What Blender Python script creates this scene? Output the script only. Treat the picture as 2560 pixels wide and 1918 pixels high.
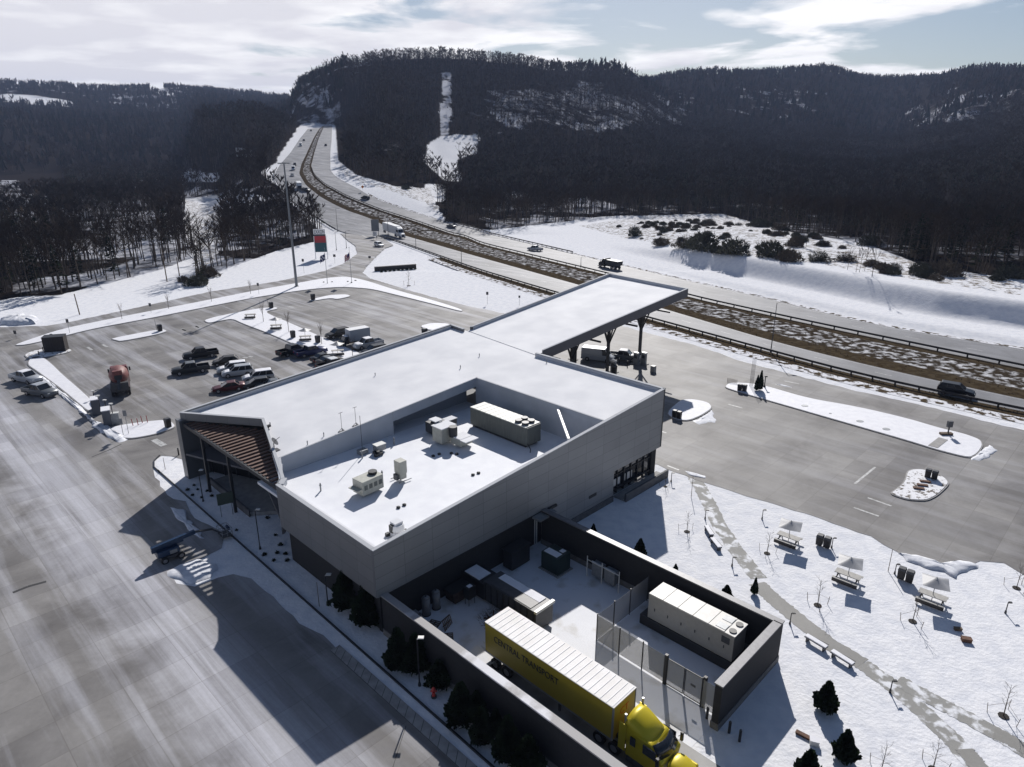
import bpy, bmesh, math, random
import numpy as np
from mathutils import Vector, Matrix
from mathutils.geometry import delaunay_2d_cdt
random.seed(7); rng = np.random.default_rng(11)
S = bpy.context.scene
for o in list(bpy.data.objects): bpy.data.objects.remove(o)
R = math.radians
# ------------------------------------------------------------------ camera, sky, sun, exposure
CAM_H, PITCH, FPX = 40.0, 19.2, 1715.0           # metres, degrees, focal length for a 2560 px wide picture
cam = bpy.data.cameras.new('camera'); camo = bpy.data.objects.new('camera', cam); S.collection.objects.link(camo)
camo.location = (0, 0, CAM_H); camo.rotation_euler = (R(90-PITCH), 0, 0)
cam.sensor_width = 36; cam.lens = 36*FPX/2560; cam.clip_start = 0.5; cam.clip_end = 20000
S.camera = camo
SUN_EL, SUN_AZ = 33.0, 8.5                        # azimuth clockwise from +Y (the viewing direction)
w = bpy.data.worlds.new('World'); S.world = w; w.use_nodes = True
nt = w.node_tree; nt.nodes.clear()
def wn(t, **k):
    n = nt.nodes.new(t)
    for a, b in k.items(): setattr(n, a, b)
    return n
def wm(op, a, b=None):
    n = wn('ShaderNodeMath', operation=op)
    for i, v in enumerate((a, b)):
        if v is None: continue
        if isinstance(v, (int, float)): n.inputs[i].default_value = v
        else: nt.links.new(v, n.inputs[i])
    return n.outputs[0]
sky = wn('ShaderNodeTexSky', sky_type='NISHITA', sun_disc=False)
sky.sun_elevation = R(SUN_EL); sky.sun_rotation = R(SUN_AZ); sky.altitude = 200; sky.air_density = 1.0; sky.dust_density = 0.6; sky.ozone_density = 1.5
tc = wn('ShaderNodeTexCoord'); sep = wn('ShaderNodeSeparateXYZ'); nt.links.new(tc.outputs['Generated'], sep.inputs[0])
zz = wm('ADD', wm('MAXIMUM', sep.outputs[2], 0.0), 0.075)
cx_ = wm('DIVIDE', sep.outputs[0], zz); cy_ = wm('DIVIDE', sep.outputs[1], zz)
cmb = wn('ShaderNodeCombineXYZ'); nt.links.new(cx_, cmb.inputs[0]); nt.links.new(cy_, cmb.inputs[1])
no = wn('ShaderNodeTexNoise'); no.inputs['Scale'].default_value = 0.8; no.inputs['Detail'].default_value = 7; no.inputs['Roughness'].default_value = 0.52; no.inputs['Distortion'].default_value = 0.35
nt.links.new(cmb.outputs[0], no.inputs['Vector'])
no2 = wn('ShaderNodeTexNoise'); no2.inputs['Scale'].default_value = 1.3; no2.inputs['Detail'].default_value = 5
nt.links.new(cmb.outputs[0], no2.inputs['Vector'])
# more cover towards the left (west), broken cloud to the right
bias = wm('MULTIPLY', sep.outputs[0], -0.20)
low = wm('MULTIPLY', wm('SUBTRACT', 0.155, sep.outputs[2]), 1.0)
cov = wm('ADD', wm('ADD', no.outputs[0], bias), low)
ramp = wn('ShaderNodeValToRGB'); ramp.color_ramp.elements[0].position = 0.455; ramp.color_ramp.elements[1].position = 0.54
nt.links.new(cov, ramp.inputs[0])
ccol = wn('ShaderNodeValToRGB'); e = ccol.color_ramp.elements
e[0].position = 0.35; e[0].color = (13.4, 13.3, 14.2, 1); e[1].position = 0.58; e[1].color = (18.5, 18.4, 18.6, 1)
# cloud on the left is greyer
nt.links.new(wm('ADD', no2.outputs[0], wm('MULTIPLY', wm('MINIMUM', sep.outputs[0], 0.15), 0.30)), ccol.inputs[0])
mx = wn('ShaderNodeMix', data_type='RGBA'); nt.links.new(ramp.outputs[0], mx.inputs[0])
tn = wn('ShaderNodeMix', data_type='RGBA', blend_type='MULTIPLY'); tn.inputs[0].default_value = 1; tn.inputs[7].default_value = (1.0, 1.0, 1.03, 1); nt.links.new(sky.outputs[0], tn.inputs[6]); nt.links.new(tn.outputs[2], mx.inputs[6]); nt.links.new(ccol.outputs[0], mx.inputs[7])
bg = wn('ShaderNodeBackground'); bg.inputs[1].default_value = 0.056; wo = wn('ShaderNodeOutputWorld')
nt.links.new(mx.outputs[2], bg.inputs[0]); nt.links.new(bg.outputs[0], wo.inputs[0])
sl = bpy.data.lights.new('sun', 'SUN'); sl.energy = 4.7; sl.angle = R(0.55); sl.color = (1.0, 0.965, 0.925)
so = bpy.data.objects.new('sun', sl); S.collection.objects.link(so); so.location = (60, 300, 250)
sd = Vector((math.sin(R(SUN_AZ))*math.cos(R(SUN_EL)), math.cos(R(SUN_AZ))*math.cos(R(SUN_EL)), math.sin(R(SUN_EL))))
so.rotation_euler = sd.to_track_quat('Z', 'Y').to_euler()
S.view_settings.view_transform = 'Standard'; S.view_settings.look = 'None'; S.view_settings.exposure = 0.17; S.view_settings.gamma = 1.0
try:
    S.cycles.max_bounces = 5; S.cycles.diffuse_bounces = 2; S.cycles.glossy_bounces = 2; S.cycles.transparent_max_bounces = 6; S.cycles.volume_bounces = 0
except Exception: pass
# ------------------------------------------------------------------ surveying: photo pixel -> point of the site
ZM = {'a':(0,0,2212/900),'b':(600,150,2109/700),'c':(1200,450,2212/1360),'d':(0,450,2212/900),'e':(0,650,1657/500),'g':(400,700,2212/700),
'h':(350,1000,1795/650),'i':(650,900,2212/850),'j':(900,1250,2209/600),'k':(1400,1250,1657/600),'l':(850,1450,2212/900),'m':(1650,1150,1963/910),
'n':(1300,650,1243/450),'o':(1650,850,2212/910),'w':(0,0,2212/2560),'A':(190,940,7.9),'B':(480,740,4.254),'C':(680,790,6.9125),'D':(400,850,6.506),
'E':(380,1090,5.267),'F':(700,540,6.144),'H':(1400,780,7.373),'I':(1780,900,6.9125),'J':(1480,1130,9.217),'K':(1880,1280,5.821),'M':(1100,1030,6.9125),
'N':(1940,1700,3.568),'O':(920,1560,4.629),'P':(0,350,3.16),'Q':(1440,520,1.975)}
CP, SP = math.cos(R(PITCH)), math.sin(R(PITCH))
def px(k, x, y):
    a = ZM[k]; return a[0]+x/a[2], a[1]+y/a[2]
def ray(k, x, y):
    x, y = px(k, x, y); dx = (x-1280)/FPX; dy = (959-y)/FPX
    return Vector((dx, CP+dy*SP, -SP+dy*CP))
def G(k, x, y, z=0.0):
    d = ray(k, x, y); t = (z-CAM_H)/d.z
    return Vector((d.x*t, d.y*t, z))
# building grid: s runs along the long front wall, t to the left of it
N0 = Vector((-11.4, 48.6, 0)); BA = R(45.5)
US = Vector((math.cos(BA), math.sin(BA), 0)); UT = Vector((-math.sin(BA), math.cos(BA), 0))
def ST(s, t, z=0.0): return N0 + US*s + UT*t + Vector((0, 0, z))
# ------------------------------------------------------------------ materials
MATS = {}
def mat(name, col, rough=0.6, metal=0.0, var=0.0, vscale=3.0, bump=0.0, col2=None, spec=0.5, lo=0.35, hi=0.65, detail=5, alpha=1.0, coords='Object', stretch=None):
    if name in MATS: return MATS[name]
    m = bpy.data.materials.new(name); m.use_nodes = True; n = m.node_tree.nodes; l = m.node_tree.links
    b = n['Principled BSDF']; b.inputs['Roughness'].default_value = rough; b.inputs['Metallic'].default_value = metal
    b.inputs['Specular IOR Level'].default_value = spec
    b.inputs['Base Color'].default_value = (*col, 1)
    if alpha < 1: b.inputs['Alpha'].default_value = alpha
    if var > 0 or col2 or bump > 0:
        t = n.new('ShaderNodeTexCoord'); s = n.new('ShaderNodeTexNoise'); s.inputs['Scale'].default_value = vscale; s.inputs['Detail'].default_value = detail
        src = t.outputs[coords]
        if stretch:
            mp = n.new('ShaderNodeMapping'); mp.inputs['Scale'].default_value = stretch; l.new(src, mp.inputs[0]); src = mp.outputs[0]
        l.new(src, s.inputs['Vector'])
        if var > 0 or col2:
            r = n.new('ShaderNodeValToRGB'); l.new(s.outputs[0], r.inputs[0])
            c2 = col2 or tuple(min(1, c*(1+var)) for c in col); c1 = col if col2 else tuple(c*(1-var) for c in col)
            r.color_ramp.elements[0].position = lo; r.color_ramp.elements[1].position = hi
            r.color_ramp.elements[0].color = (*c1, 1); r.color_ramp.elements[1].color = (*c2, 1)
            l.new(r.outputs[0], b.inputs['Base Color'])
        if bump > 0:
            bn = n.new('ShaderNodeBump'); bn.inputs['Strength'].default_value = bump; bn.inputs['Distance'].default_value = 0.1
            l.new(s.outputs[0], bn.inputs['Height']); l.new(bn.outputs[0], b.inputs['Normal'])
    MATS[name] = m; return m
M_SNOWROOF = mat('roof_snow', (.67,.675,.70), .75, col2=(.79,.79,.805), vscale=.22, bump=.2, spec=.15, detail=9)
M_PANEL = None
M_BLACK = mat('black_metal', (.018,.019,.022), .5)
M_DARK = mat('dark_grey_metal', (.05,.052,.058), .5, var=.15)
M_GREY = mat('grey_metal', (.25,.26,.27), .5, .3, var=.1)
M_STEEL = mat('galvanised_steel', (.45,.46,.48), .4, .7, var=.1)
M_LIGHT = mat('pale_metal', (.62,.62,.60), .5, .1, var=.06)
M_WHITE = mat('white_paint', (.78,.78,.78), .45, var=.04)
M_GLASS = mat('dark_glass', (.015,.018,.024), .08, spec=.6)
M_TYRE = mat('tyre_rubber', (.016,.016,.017), .8)
M_RIM = mat('wheel_rim', (.4,.4,.42), .35, .8)
M_CONC = mat('concrete', (.30,.29,.28), .8, var=.15, vscale=1.5, bump=.1)
M_DCONC = mat('dark_concrete', (.10,.10,.105), .8, var=.2, vscale=1.0)
M_WOOD = mat('weathered_wood', (.12,.08,.05), .8, var=.25)
M_EVER = mat('evergreen_foliage', (.022,.033,.017), .8, spec=0, var=.5, vscale=2)
M_TWIG = mat('bare_twigs', (.048,.036,.027), .85, spec=0, var=.3, vscale=.15)
M_BARK = mat('grey_bark', (.095,.078,.064), .9, spec=0, var=.35, vscale=.8)
M_PINE = mat('pine_needles', (.013,.018,.010), .85, spec=0, var=.4, vscale=.3)
M_RED = mat('red_lens', (.35,.01,.01), .3)
M_LENS = mat('lamp_lens', (.75,.75,.72), .15)
def triangles(poly):
    """(points, triangles) of a simple polygon, all facing up"""
    n = len(poly); V, _, F, *_r = delaunay_2d_cdt([Vector(p[:2]) for p in poly], [(i, (i+1) % n) for i in range(n)], [], 1, 1e-5)
    out = []
    for t in F:
        A, B, C = (V[i] for i in t); out.append(tuple(t) if (B-A).cross(C-A) > 0 else tuple(t)[::-1])
    return V, out
# ------------------------------------------------------------------ mesh builder
class MB:
    def __init__(s): s.v = []; s.f = []; s.m = []
    def add(s, vs, fs, mi=0):
        o = len(s.v); s.v += [tuple(v) for v in vs]; s.f += [tuple(i+o for i in f) for f in fs]; s.m += [mi]*len(fs); return s
    def box(s, x0, x1, y0, y1, z0, z1, mi=0):
        return s.add([(x0,y0,z0),(x1,y0,z0),(x1,y1,z0),(x0,y1,z0),(x0,y0,z1),(x1,y0,z1),(x1,y1,z1),(x0,y1,z1)],
                     [(3,2,1,0),(4,5,6,7),(0,1,5,4),(1,2,6,5),(2,3,7,6),(3,0,4,7)], mi)
    def cyl(s, p, q, r0, r1=None, n=8, mi=0, cap=True):
        r1 = r0 if r1 is None else r1; p, q = Vector(p), Vector(q); a = (q-p).normalized()
        b = a.orthogonal().normalized(); c = a.cross(b); vs = []
        for (o, r) in ((p, r0), (q, r1)):
            vs += [o + b*math.cos(2*math.pi*i/n)*r + c*math.sin(2*math.pi*i/n)*r for i in range(n)]
        fs = [(i, (i+1)%n, n+(i+1)%n, n+i) for i in range(n)]
        if cap: fs += [tuple(range(n-1, -1, -1)), tuple(range(n, 2*n))]
        return s.add(vs, fs, mi)
    def bar(s, p, q, w=.1, h=None, mi=0):
        h = h or w; p, q = Vector(p), Vector(q); a = (q-p).normalized()
        up = Vector((0,0,1)) if abs(a.z) < .9 else Vector((1,0,0)); b = a.cross(up).normalized(); c = b.cross(a)
        vs = [o + b*x*w/2 + c*y*h/2 for o in (p, q) for x, y in ((-1,-1),(1,-1),(1,1),(-1,1))]
        return s.add(vs, [(0,1,5,4),(1,2,6,5),(2,3,7,6),(3,0,4,7),(3,2,1,0),(4,5,6,7)], mi)
    def loft(s, rings, mi=0, cap=True):
        n = len(rings[0]); vs = [p for r in rings for p in r]; fs = []
        for k in range(len(rings)-1):
            fs += [(k*n+i, k*n+(i+1)%n, (k+1)*n+(i+1)%n, (k+1)*n+i) for i in range(n)]
        if cap: fs += [tuple(range(n-1, -1, -1)), tuple(range((len(rings)-1)*n, len(rings)*n))]
        return s.add(vs, fs, mi)
    def prism(s, poly, z0, z1, mi=0, side=None):
        """upright prism on any simple polygon; z0, z1 numbers or functions of (x, y)"""
        f0 = z0 if callable(z0) else (lambda x, y: z0); f1 = z1 if callable(z1) else (lambda x, y: z1)
        n = len(poly); a = sum(poly[i][0]*poly[(i+1)%n][1]-poly[(i+1)%n][0]*poly[i][1] for i in range(n))
        if a < 0: poly = poly[::-1]
        TV, tri = triangles(poly); m_ = len(TV)
        vs = [(p[0], p[1], f0(p[0], p[1])) for p in poly] + [(p[0], p[1], f1(p[0], p[1])) for p in poly]
        tv = [(p[0], p[1], f0(p[0], p[1])) for p in TV] + [(p[0], p[1], f1(p[0], p[1])) for p in TV]
        s.add(tv, [tuple(i+m_ for i in t) for t in tri] + [t[::-1] for t in tri], mi)
        s.add(vs, [(i, (i+1)%n, n+(i+1)%n, n+i) for i in range(n)], mi if side is None else side); return s
    def prof(s, poly, y0, y1, mi=0):
        """profile in x-z extruded along y"""
        n = len(poly); vs = [(x, y0, z) for x, z in poly] + [(x, y1, z) for x, z in poly]
        return s.add(vs, [tuple(range(n)), tuple(range(2*n-1, n-1, -1))] + [(i, n+i, n+(i+1)%n, (i+1)%n) for i in range(n)], mi)
    def build(s, name, mats, parent=None, smooth=False, bevel=0):
        me = bpy.data.meshes.new(name); me.from_pydata(s.v, [], s.f); me.update()
        mats = mats if isinstance(mats, (list, tuple)) else [mats]
        for m in mats: me.materials.append(m)
        if len(mats) > 1: me.polygons.foreach_set('material_index', s.m)
        if smooth: me.polygons.foreach_set('use_smooth', [True]*len(me.polygons))
        o = bpy.data.objects.new(name, me); S.collection.objects.link(o)
        if parent is not None: o.parent = parent
        if bevel:
            b = o.modifiers.new('bevel', 'BEVEL'); b.width = bevel; b.segments = 2; b.limit_method = 'ANGLE'
        return o
def tag(o, label=None, cat=None, group=None, kind=None):
    if label: o['label'] = label
    if cat: o['category'] = cat
    if group: o['group'] = group
    if kind: o['kind'] = kind
    return o
def empty(name, loc, rz=0, label=None, cat=None, group=None):
    o = bpy.data.objects.new(name, None); S.collection.objects.link(o); o.location = loc; o.rotation_euler = (0,0,rz)
    o.empty_display_size = .3
    return tag(o, label, cat, group)
def copy_tree(o, parent=None):
    c = o.copy(); S.collection.objects.link(c); c.parent = parent
    for ch in o.children: copy_tree(ch, c)
    return c
def put(proto, used, loc, rz, label, group=None, sc=None):
    """first call moves the thing itself, later ones copy it with its parts"""
    o = proto if not used else copy_tree(proto)
    o.location = loc; o.rotation_euler = (0, 0, rz); o['label'] = label
    if group: o['group'] = group
    if sc: o.scale = (sc, sc, sc) if not isinstance(sc, tuple) else sc
    return o
class Kind:
    def __init__(s, make): s.make = make; s.o = None
    def at(s, loc, rz, label, group=None, sc=None):
        if s.o is None: s.o = s.make(); return put(s.o, False, loc, rz, label, group, sc)
        return put(s.o, True, loc, rz, label, group, sc)
def npmesh(name, V, F, m, smooth=False):
    """triangle mesh from arrays"""
    me = bpy.data.meshes.new(name); V = np.asarray(V, np.float32); F = np.asarray(F, np.int32)
    me.vertices.add(len(V)); me.vertices.foreach_set('co', V.ravel()); n = len(F)
    k = F.shape[1]
    me.loops.add(n*k); me.loops.foreach_set('vertex_index', F.ravel()); me.polygons.add(n)
    me.polygons.foreach_set('loop_start', np.arange(0, n*k, k, dtype=np.int32)); me.polygons.foreach_set('loop_total', np.full(n, k, np.int32))
    if smooth: me.polygons.foreach_set('use_smooth', np.ones(n, bool))
    for q in (m if isinstance(m, list) else [m]): me.materials.append(q)
    me.update(); me.validate()
    o = bpy.data.objects.new(name, me); S.collection.objects.link(o); return o
def heading(a, b): return math.atan2(b[1]-a[1], b[0]-a[0])
# ------------------------------------------------------------------ terrain heights
RZ_Y = [-500, 250, 300, 330, 380, 430, 480, 530, 600, 720, 900, 1100, 3000]
RZ_Z = [0, 0, 0, 0, 6, 14.5, 20.5, 25, 33.6, 46, 61, 72, 100]
def road_z(y): return np.interp(y, RZ_Y, RZ_Z)
def Gr(k, x, y):                                  # pixel -> point on the road surface
    d = ray(k, x, y); lo, hi = 10.0, 2500.0
    prev = 10.0
    for t in np.arange(20, 2500, 4.0):
        if CAM_H + d.z*t < float(road_z(d.y*t)):
            lo, hi = prev, t; break
        prev = t
    for _ in range(24):
        m_ = (lo+hi)/2
        if CAM_H + d.z*m_ < float(road_z(d.y*m_)): hi = m_
        else: lo = m_
    return Vector((d.x*hi, d.y*hi, float(road_z(d.y*hi))))
class Elv(float): pass
def EL(row, dist):                                # height of a ridge seen at this row from this distance
    d = ray('w', 1106, row); return Elv(CAM_H + dist*d.z/d.y)
cols = {
 -900:[(0,0),(600,0),(900,8),(1500,60),(2600,200),(3600,120)],
 0:[(0,0),(650,0),(1000,8),(1500,EL(250,1500)),(1900,EL(235,1900)),(2600,EL(173,2600)),(3600,120)],
 200:[(0,0),(650,0),(1000,8),(1500,EL(262,1500)),(1900,EL(240,1900)),(2600,EL(181,2600)),(3600,120)],
 380:[(0,0),(650,0),(1000,10),(1500,EL(270,1500)),(1900,EL(240,1900)),(2600,EL(181,2600)),(3600,120)],
 450:[(0,0),(600,0),(750,30),(900,EL(244,900)),(1200,EL(262,1200)),(2600,EL(189,2600)),(3600,120)],
 540:[(0,0),(520,4),(700,38),(900,EL(236,900)),(1200,EL(260,1200)),(2600,EL(200,2600)),(3600,120)],
 600:[(0,0),(430,6),(600,30),(850,EL(248,850)),(1200,EL(252,1200)),(2600,EL(208,2600)),(3600,120)],
 632:[(0,0),(420,8),(600,32),(880,EL(262,880)),(1200,EL(240,1200)),(2600,EL(210,2600)),(3600,150)],
 646:[(0,0),(430,10),(700,44),(930,EL(268,930)),(1150,EL(204,1150)),(1500,EL(204,1500)),(3600,150)],
 664:[(0,0),(430,12),(700,44),(930,EL(270,930)),(1150,EL(177,1150)),(1600,EL(180,1600)),(3600,150)],
 705:[(0,0),(430,14),(700,44),(930,EL(268,930)),(1150,EL(146,1150)),(1700,150),(3600,150)],
 760:[(0,0),(410,12),(520,26),(800,70),(1000,EL(170,1000)),(1150,EL(125,1150)),(1800,150),(3600,150)],
 830:[(0,0),(400,8),(560,30),(800,80),(1000,EL(155,1000)),(1150,EL(114,1150)),(1800,150),(3600,150)],
 950:[(0,0),(400,2),(470,8),(650,EL(330,650)),(1000,EL(170,1000)),(1150,EL(112,1150)),(1800,150),(3600,150)],
 1100:[(0,0),(430,0),(650,22),(1000,EL(175,1000)),(1150,EL(121,1150)),(1800,150),(3600,150)],
 1300:[(0,0),(430,0),(700,22),(1100,EL(185,1100)),(1300,EL(137,1300)),(2000,150),(3600,150)],
 1500:[(0,0),(430,0),(800,22),(1200,70),(1550,EL(205,1550)),(1750,EL(158,1750)),(2400,170),(3600,150)],
 1750:[(0,0),(400,0),(900,22),(1300,60),(1600,EL(225,1600)),(2000,EL(162,2000)),(2700,200),(3600,150)],
 1900:[(0,0),(400,0),(900,18),(1500,60),(1800,EL(222,1800)),(2200,EL(187,2200)),(2900,200),(3600,150)],
 2100:[(0,0),(350,0),(800,24),(1200,60),(1500,EL(205,1500)),(1900,EL(172,1900)),(2600,180),(3600,150)],
 2212:[(0,0),(300,0),(700,22),(1000,60),(1400,EL(215,1400)),(1700,EL(170,1700)),(2400,180),(3600,150)],
 3200:[(0,0),(300,0),(800,30),(1700,200),(2400,180),(3600,150)]}
for v_ in cols.values():
    if v_[1][0] > 340: v_.insert(1, (335, 0))
RG = np.concatenate([np.arange(0, 400, 10), np.arange(400, 1300, 20), np.arange(1300, 3641, 60)])
ca = np.array([math.atan2((c*2560/2212-1280)/FPX, 1/CP) for c in cols])     # azimuth of each column, clockwise from +Y
ca = np.array([math.atan2(*ray('w', c, 313)[:2]) for c in cols])
tab = np.array([np.interp(RG, [p[0] for p in v], [(CAM_H+(p[1]-CAM_H)*math.cos(c_)-7+24*max(0, min(1, (k_-1300)/300))) if isinstance(p[1], Elv) else p[1] for p in v]) for k_, v, c_ in zip(cols, cols.values(), ca)])
ker = np.array([1,2,3,2,1])/9.0
tab = np.array([np.convolve(np.pad(r_, 2, mode='edge'), ker, 'valid') for r_ in tab])
_P = rng.random((64, 64))
def vnoise(x, y):
    xi = np.floor(x).astype(int); yi = np.floor(y).astype(int); fx = x-xi; fy = y-yi; fx = fx*fx*(3-2*fx); fy = fy*fy*(3-2*fy)
    a = _P[xi%64, yi%64]; b = _P[(xi+1)%64, yi%64]; c = _P[xi%64, (yi+1)%64]; d = _P[(xi+1)%64, (yi+1)%64]
    return (a*(1-fx)+b*fx)*(1-fy)+(c*(1-fx)+d*fx)*fy-.5
def fbm(x, y): return vnoise(x, y)+.5*vnoise(x*2.1+7, y*2.1+3)+.25*vnoise(x*4.3+1, y*4.3+9)
# carriageway edges, read off the photograph and laid on the graded road
def cc(pts, f): return [f(*p) for p in pts]
E1p = [('b',510,520),('b',470,570),('b',420,640),('b',380,700),('b',300,790),('b',270,840),('b',270,900),('b',330,1010),('b',450,1110),('b',600,1200),('b',735,1290),('b',1120,1345),('c',0,370),('c',300,460),('c',700,570),('c',1100,680),('c',1500,790),('c',1900,880),('c',2300,962),('c',2900,1080)]
E2p = [('b',605,512),('b',590,530),('b',550,600),('b',500,710),('b',460,790),('b',445,860),('b',500,950),('b',600,1030),('b',750,1110),('b',1000,1200),('c',0,315),('c',750,525),('c',1200,660),('c',1600,760),('c',2212,895),('c',2900,1030)]
E3p = [('b',632,495),('b',625,520),('b',590,600),('b',560,700),('b',535,800),('b',560,870),('b',650,950),('b',800,1030),('b',1000,1110),('b',1300,1210),('b',1700,1330),('c',0,260),('c',550,395),('c',900,490),('c',1400,600),('c',2212,770),('c',2900,905)]
E4p = [('b',695,495),('b',690,600),('b',680,700),('b',680,830),('b',720,880),('b',850,950),('b',1000,1040),('b',1200,1110),('b',1540,1220),('c',0,205),('c',500,330),('c',800,400),('c',1200,490),('c',1600,590),('c',2212,690),('c',2900,800)]
def resample(P, n):
    P = np.array([tuple(p) for p in P]); d = np.r_[0, np.cumsum(np.linalg.norm(np.diff(P[:, :2], axis=0), axis=1))]
    u_ = np.linspace(0, d[-1], n); Q = np.stack([np.interp(u_, d, P[:, i]) for i in range(3)], 1)
    for _ in range(3): Q[1:-1] = (Q[:-2]+2*Q[1:-1]+Q[2:])/4
    Q[:, 2] = road_z(Q[:, 1]); return Q
NR = 160
E1, E2, E3, E4 = (resample([Gr(*p) for p in E], NR) for E in (E1p, E2p, E3p, E4p))
MID = np.concatenate([(E2+E3)/2, E1, E4, (E1+E2)/2, (E3+E4)/2])
def sdist(x, y, L):
    """distance to a polyline (segments) for arrays"""
    best = np.full(x.shape, 1e9); zz_ = np.zeros(x.shape)
    for a, b in zip(L[:-1], L[1:]):
        ab = b[:2]-a[:2]; l2 = ab@ab+1e-9; t = np.clip(((x-a[0])*ab[0]+(y-a[1])*ab[1])/l2, 0, 1)
        d = np.hypot(x-a[0]-t*ab[0], y-a[1]-t*ab[1]); k = d < best; best = np.where(k, d, best)
    return best
MC = ((E2+E3)/2)[::4]
HWW = 26.0
def sm(a, b, x): t = np.clip((x-a)/(b-a), 0, 1); return t*t*(3-2*t)
def Zt(x, y):
    x = np.atleast_1d(np.asarray(x, float)); y = np.atleast_1d(np.asarray(y, float))
    r = np.hypot(x, y); az = np.clip(np.arctan2(x, np.maximum(y, 1e-3)), ca[0], ca[-1]); az = np.where(y < 0, np.where(x < 0, ca[0], ca[-1]), az)
    ci = np.interp(az, ca, np.arange(len(ca))); c0 = np.clip(np.floor(ci).astype(int), 0, len(ca)-2); fc = ci-c0; fc = fc*fc*(3-2*fc)
    ri = np.interp(r, RG, np.arange(len(RG))); r0 = np.clip(np.floor(ri).astype(int), 0, len(RG)-2); fr = ri-r0
    z = (tab[c0, r0]*(1-fr)+tab[c0, r0+1]*fr)*(1-fc)+(tab[c0+1, r0]*(1-fr)+tab[c0+1, r0+1]*fr)*fc
    z = z + fbm(x/120, y/120)*10*sm(420, 1000, r)*(1-.6*sm(1000, 1150, r)*(r < 1400)) + fbm(x/45, y/45)*1.6*sm(340, 480, r)
    far = (y > 230)
    d = sdist(x, y, MC)
    k = sm(HWW, HWW+45, d)
    rz = road_z(y)-.25
    z = np.where(far, z*k+rz*(1-k), z)
    # snow bank beyond the far carriageway
    d4 = sdist(x, y, E4[::3]); side = (x-np.interp(y, E4[::-1, 1], E4[::-1, 0])) > 0
    bank = (-.9*sm(1.5, 4, d4)*(1-sm(5, 10, d4)) + 5.0*sm(19.5, 28, d4))*sm(35, 80, x)*side*(r < 600)*(1-sm(300, 420, r))
    return z+bank
def z1(x, y): return float(Zt(x, y)[0])
def Gt(k, x, y):                                  # pixel -> point on the terrain
    d = ray(k, x, y); ts = np.concatenate([np.arange(30, 600, 3.0), np.arange(600, 3500, 10.0)])
    h = CAM_H+d.z*ts-Zt(d.x*ts, d.y*ts); i = np.argmax(h < 0); 
    if h[i] >= 0: i = len(ts)-1
    t = ts[i]-(ts[i]-ts[max(i-1,0)])*(-h[i])/(max(h[max(i-1,0)]-h[i], 1e-6)); return Vector((d.x*t, d.y*t, z1(d.x*t, d.y*t)))
def proj(x, y, z):                                # -> pixel of the 2212-wide survey
    v1 = z-CAM_H; zc = y*CP-v1*SP; yc = v1*CP+y*SP
    zc = np.maximum(zc, 1e-3); return (1280+FPX*x/zc)*.864063, (959-FPX*yc/zc)*.864063
def inpoly(X, Y, poly):
    c = np.zeros(X.shape, bool); n = len(poly)
    for i in range(n):
        x0, y0 = poly[i]; x1, y1 = poly[i-1]
        k = ((y0 > Y) != (y1 > Y)) & (X < (x1-x0)*(Y-y0)/((y1-y0) or 1e-9)+x0); c ^= k
    return c
LF = [(-1500,900),(0,648),(60,640),(130,638),(200,618),(300,595),(345,583),(395,565),(425,540),(395,500),(400,450),(470,428),(480,470),(476,520),(465,560),(430,590),(405,612),(440,610),(470,588),(520,570),(600,541),(690,520),(700,505),(665,475),(630,440),(606,410),(585,390),(560,372),(598,352),(604,332),(635,290),(648,268),(640,240),(600,150),(-1500,100)]
LX = [[(385,368),(475,374),(478,394),(395,394)], [(400,428),(560,418),(580,440),(480,450),(400,470)],
      [(0,203),(60,205),(155,218),(160,231),(60,226),(0,219)], [(325,186),(350,190),(385,205),(360,208),(325,196)]]
CF = [(628,212),(640,168),(660,140),(700,90),(760,60),(760,262),(700,268),(640,268)]
RF = [(726,262),(733,350),(770,378),(850,402),(925,407),(955,465),(985,490),(1060,497),(1230,478),(1300,468),(1560,462),(1700,500),(1800,515),(1880,530),(1990,572),(2100,590),(2212,605),(3500,800),(3500,60),(700,60),(690,140),(722,180),(722,262)]
RX = [[(915,350),(925,310),(952,292),(1035,290),(1032,330),(985,345),(1000,395),(960,390)], [(955,158),(975,158),(977,240),(971,296),(950,296),(950,240)],
      [(915,398),(958,398),(958,440),(930,430)]]
def forest(x, y, trees=True):
    """0 open snow, 1 woodland floor"""
    z = Zt(x, y); X, Y = proj(x, y, z); a = inpoly(X, Y, LF) | inpoly(X, Y, RF) | inpoly(X, Y, CF)
    for p in LX+RX:
        if trees or p is not RX[1]: a &= ~inpoly(X, Y, p)
    behind = (y < 30); r = np.hypot(x, y)
    return np.where(behind, r > 350, a)
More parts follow.
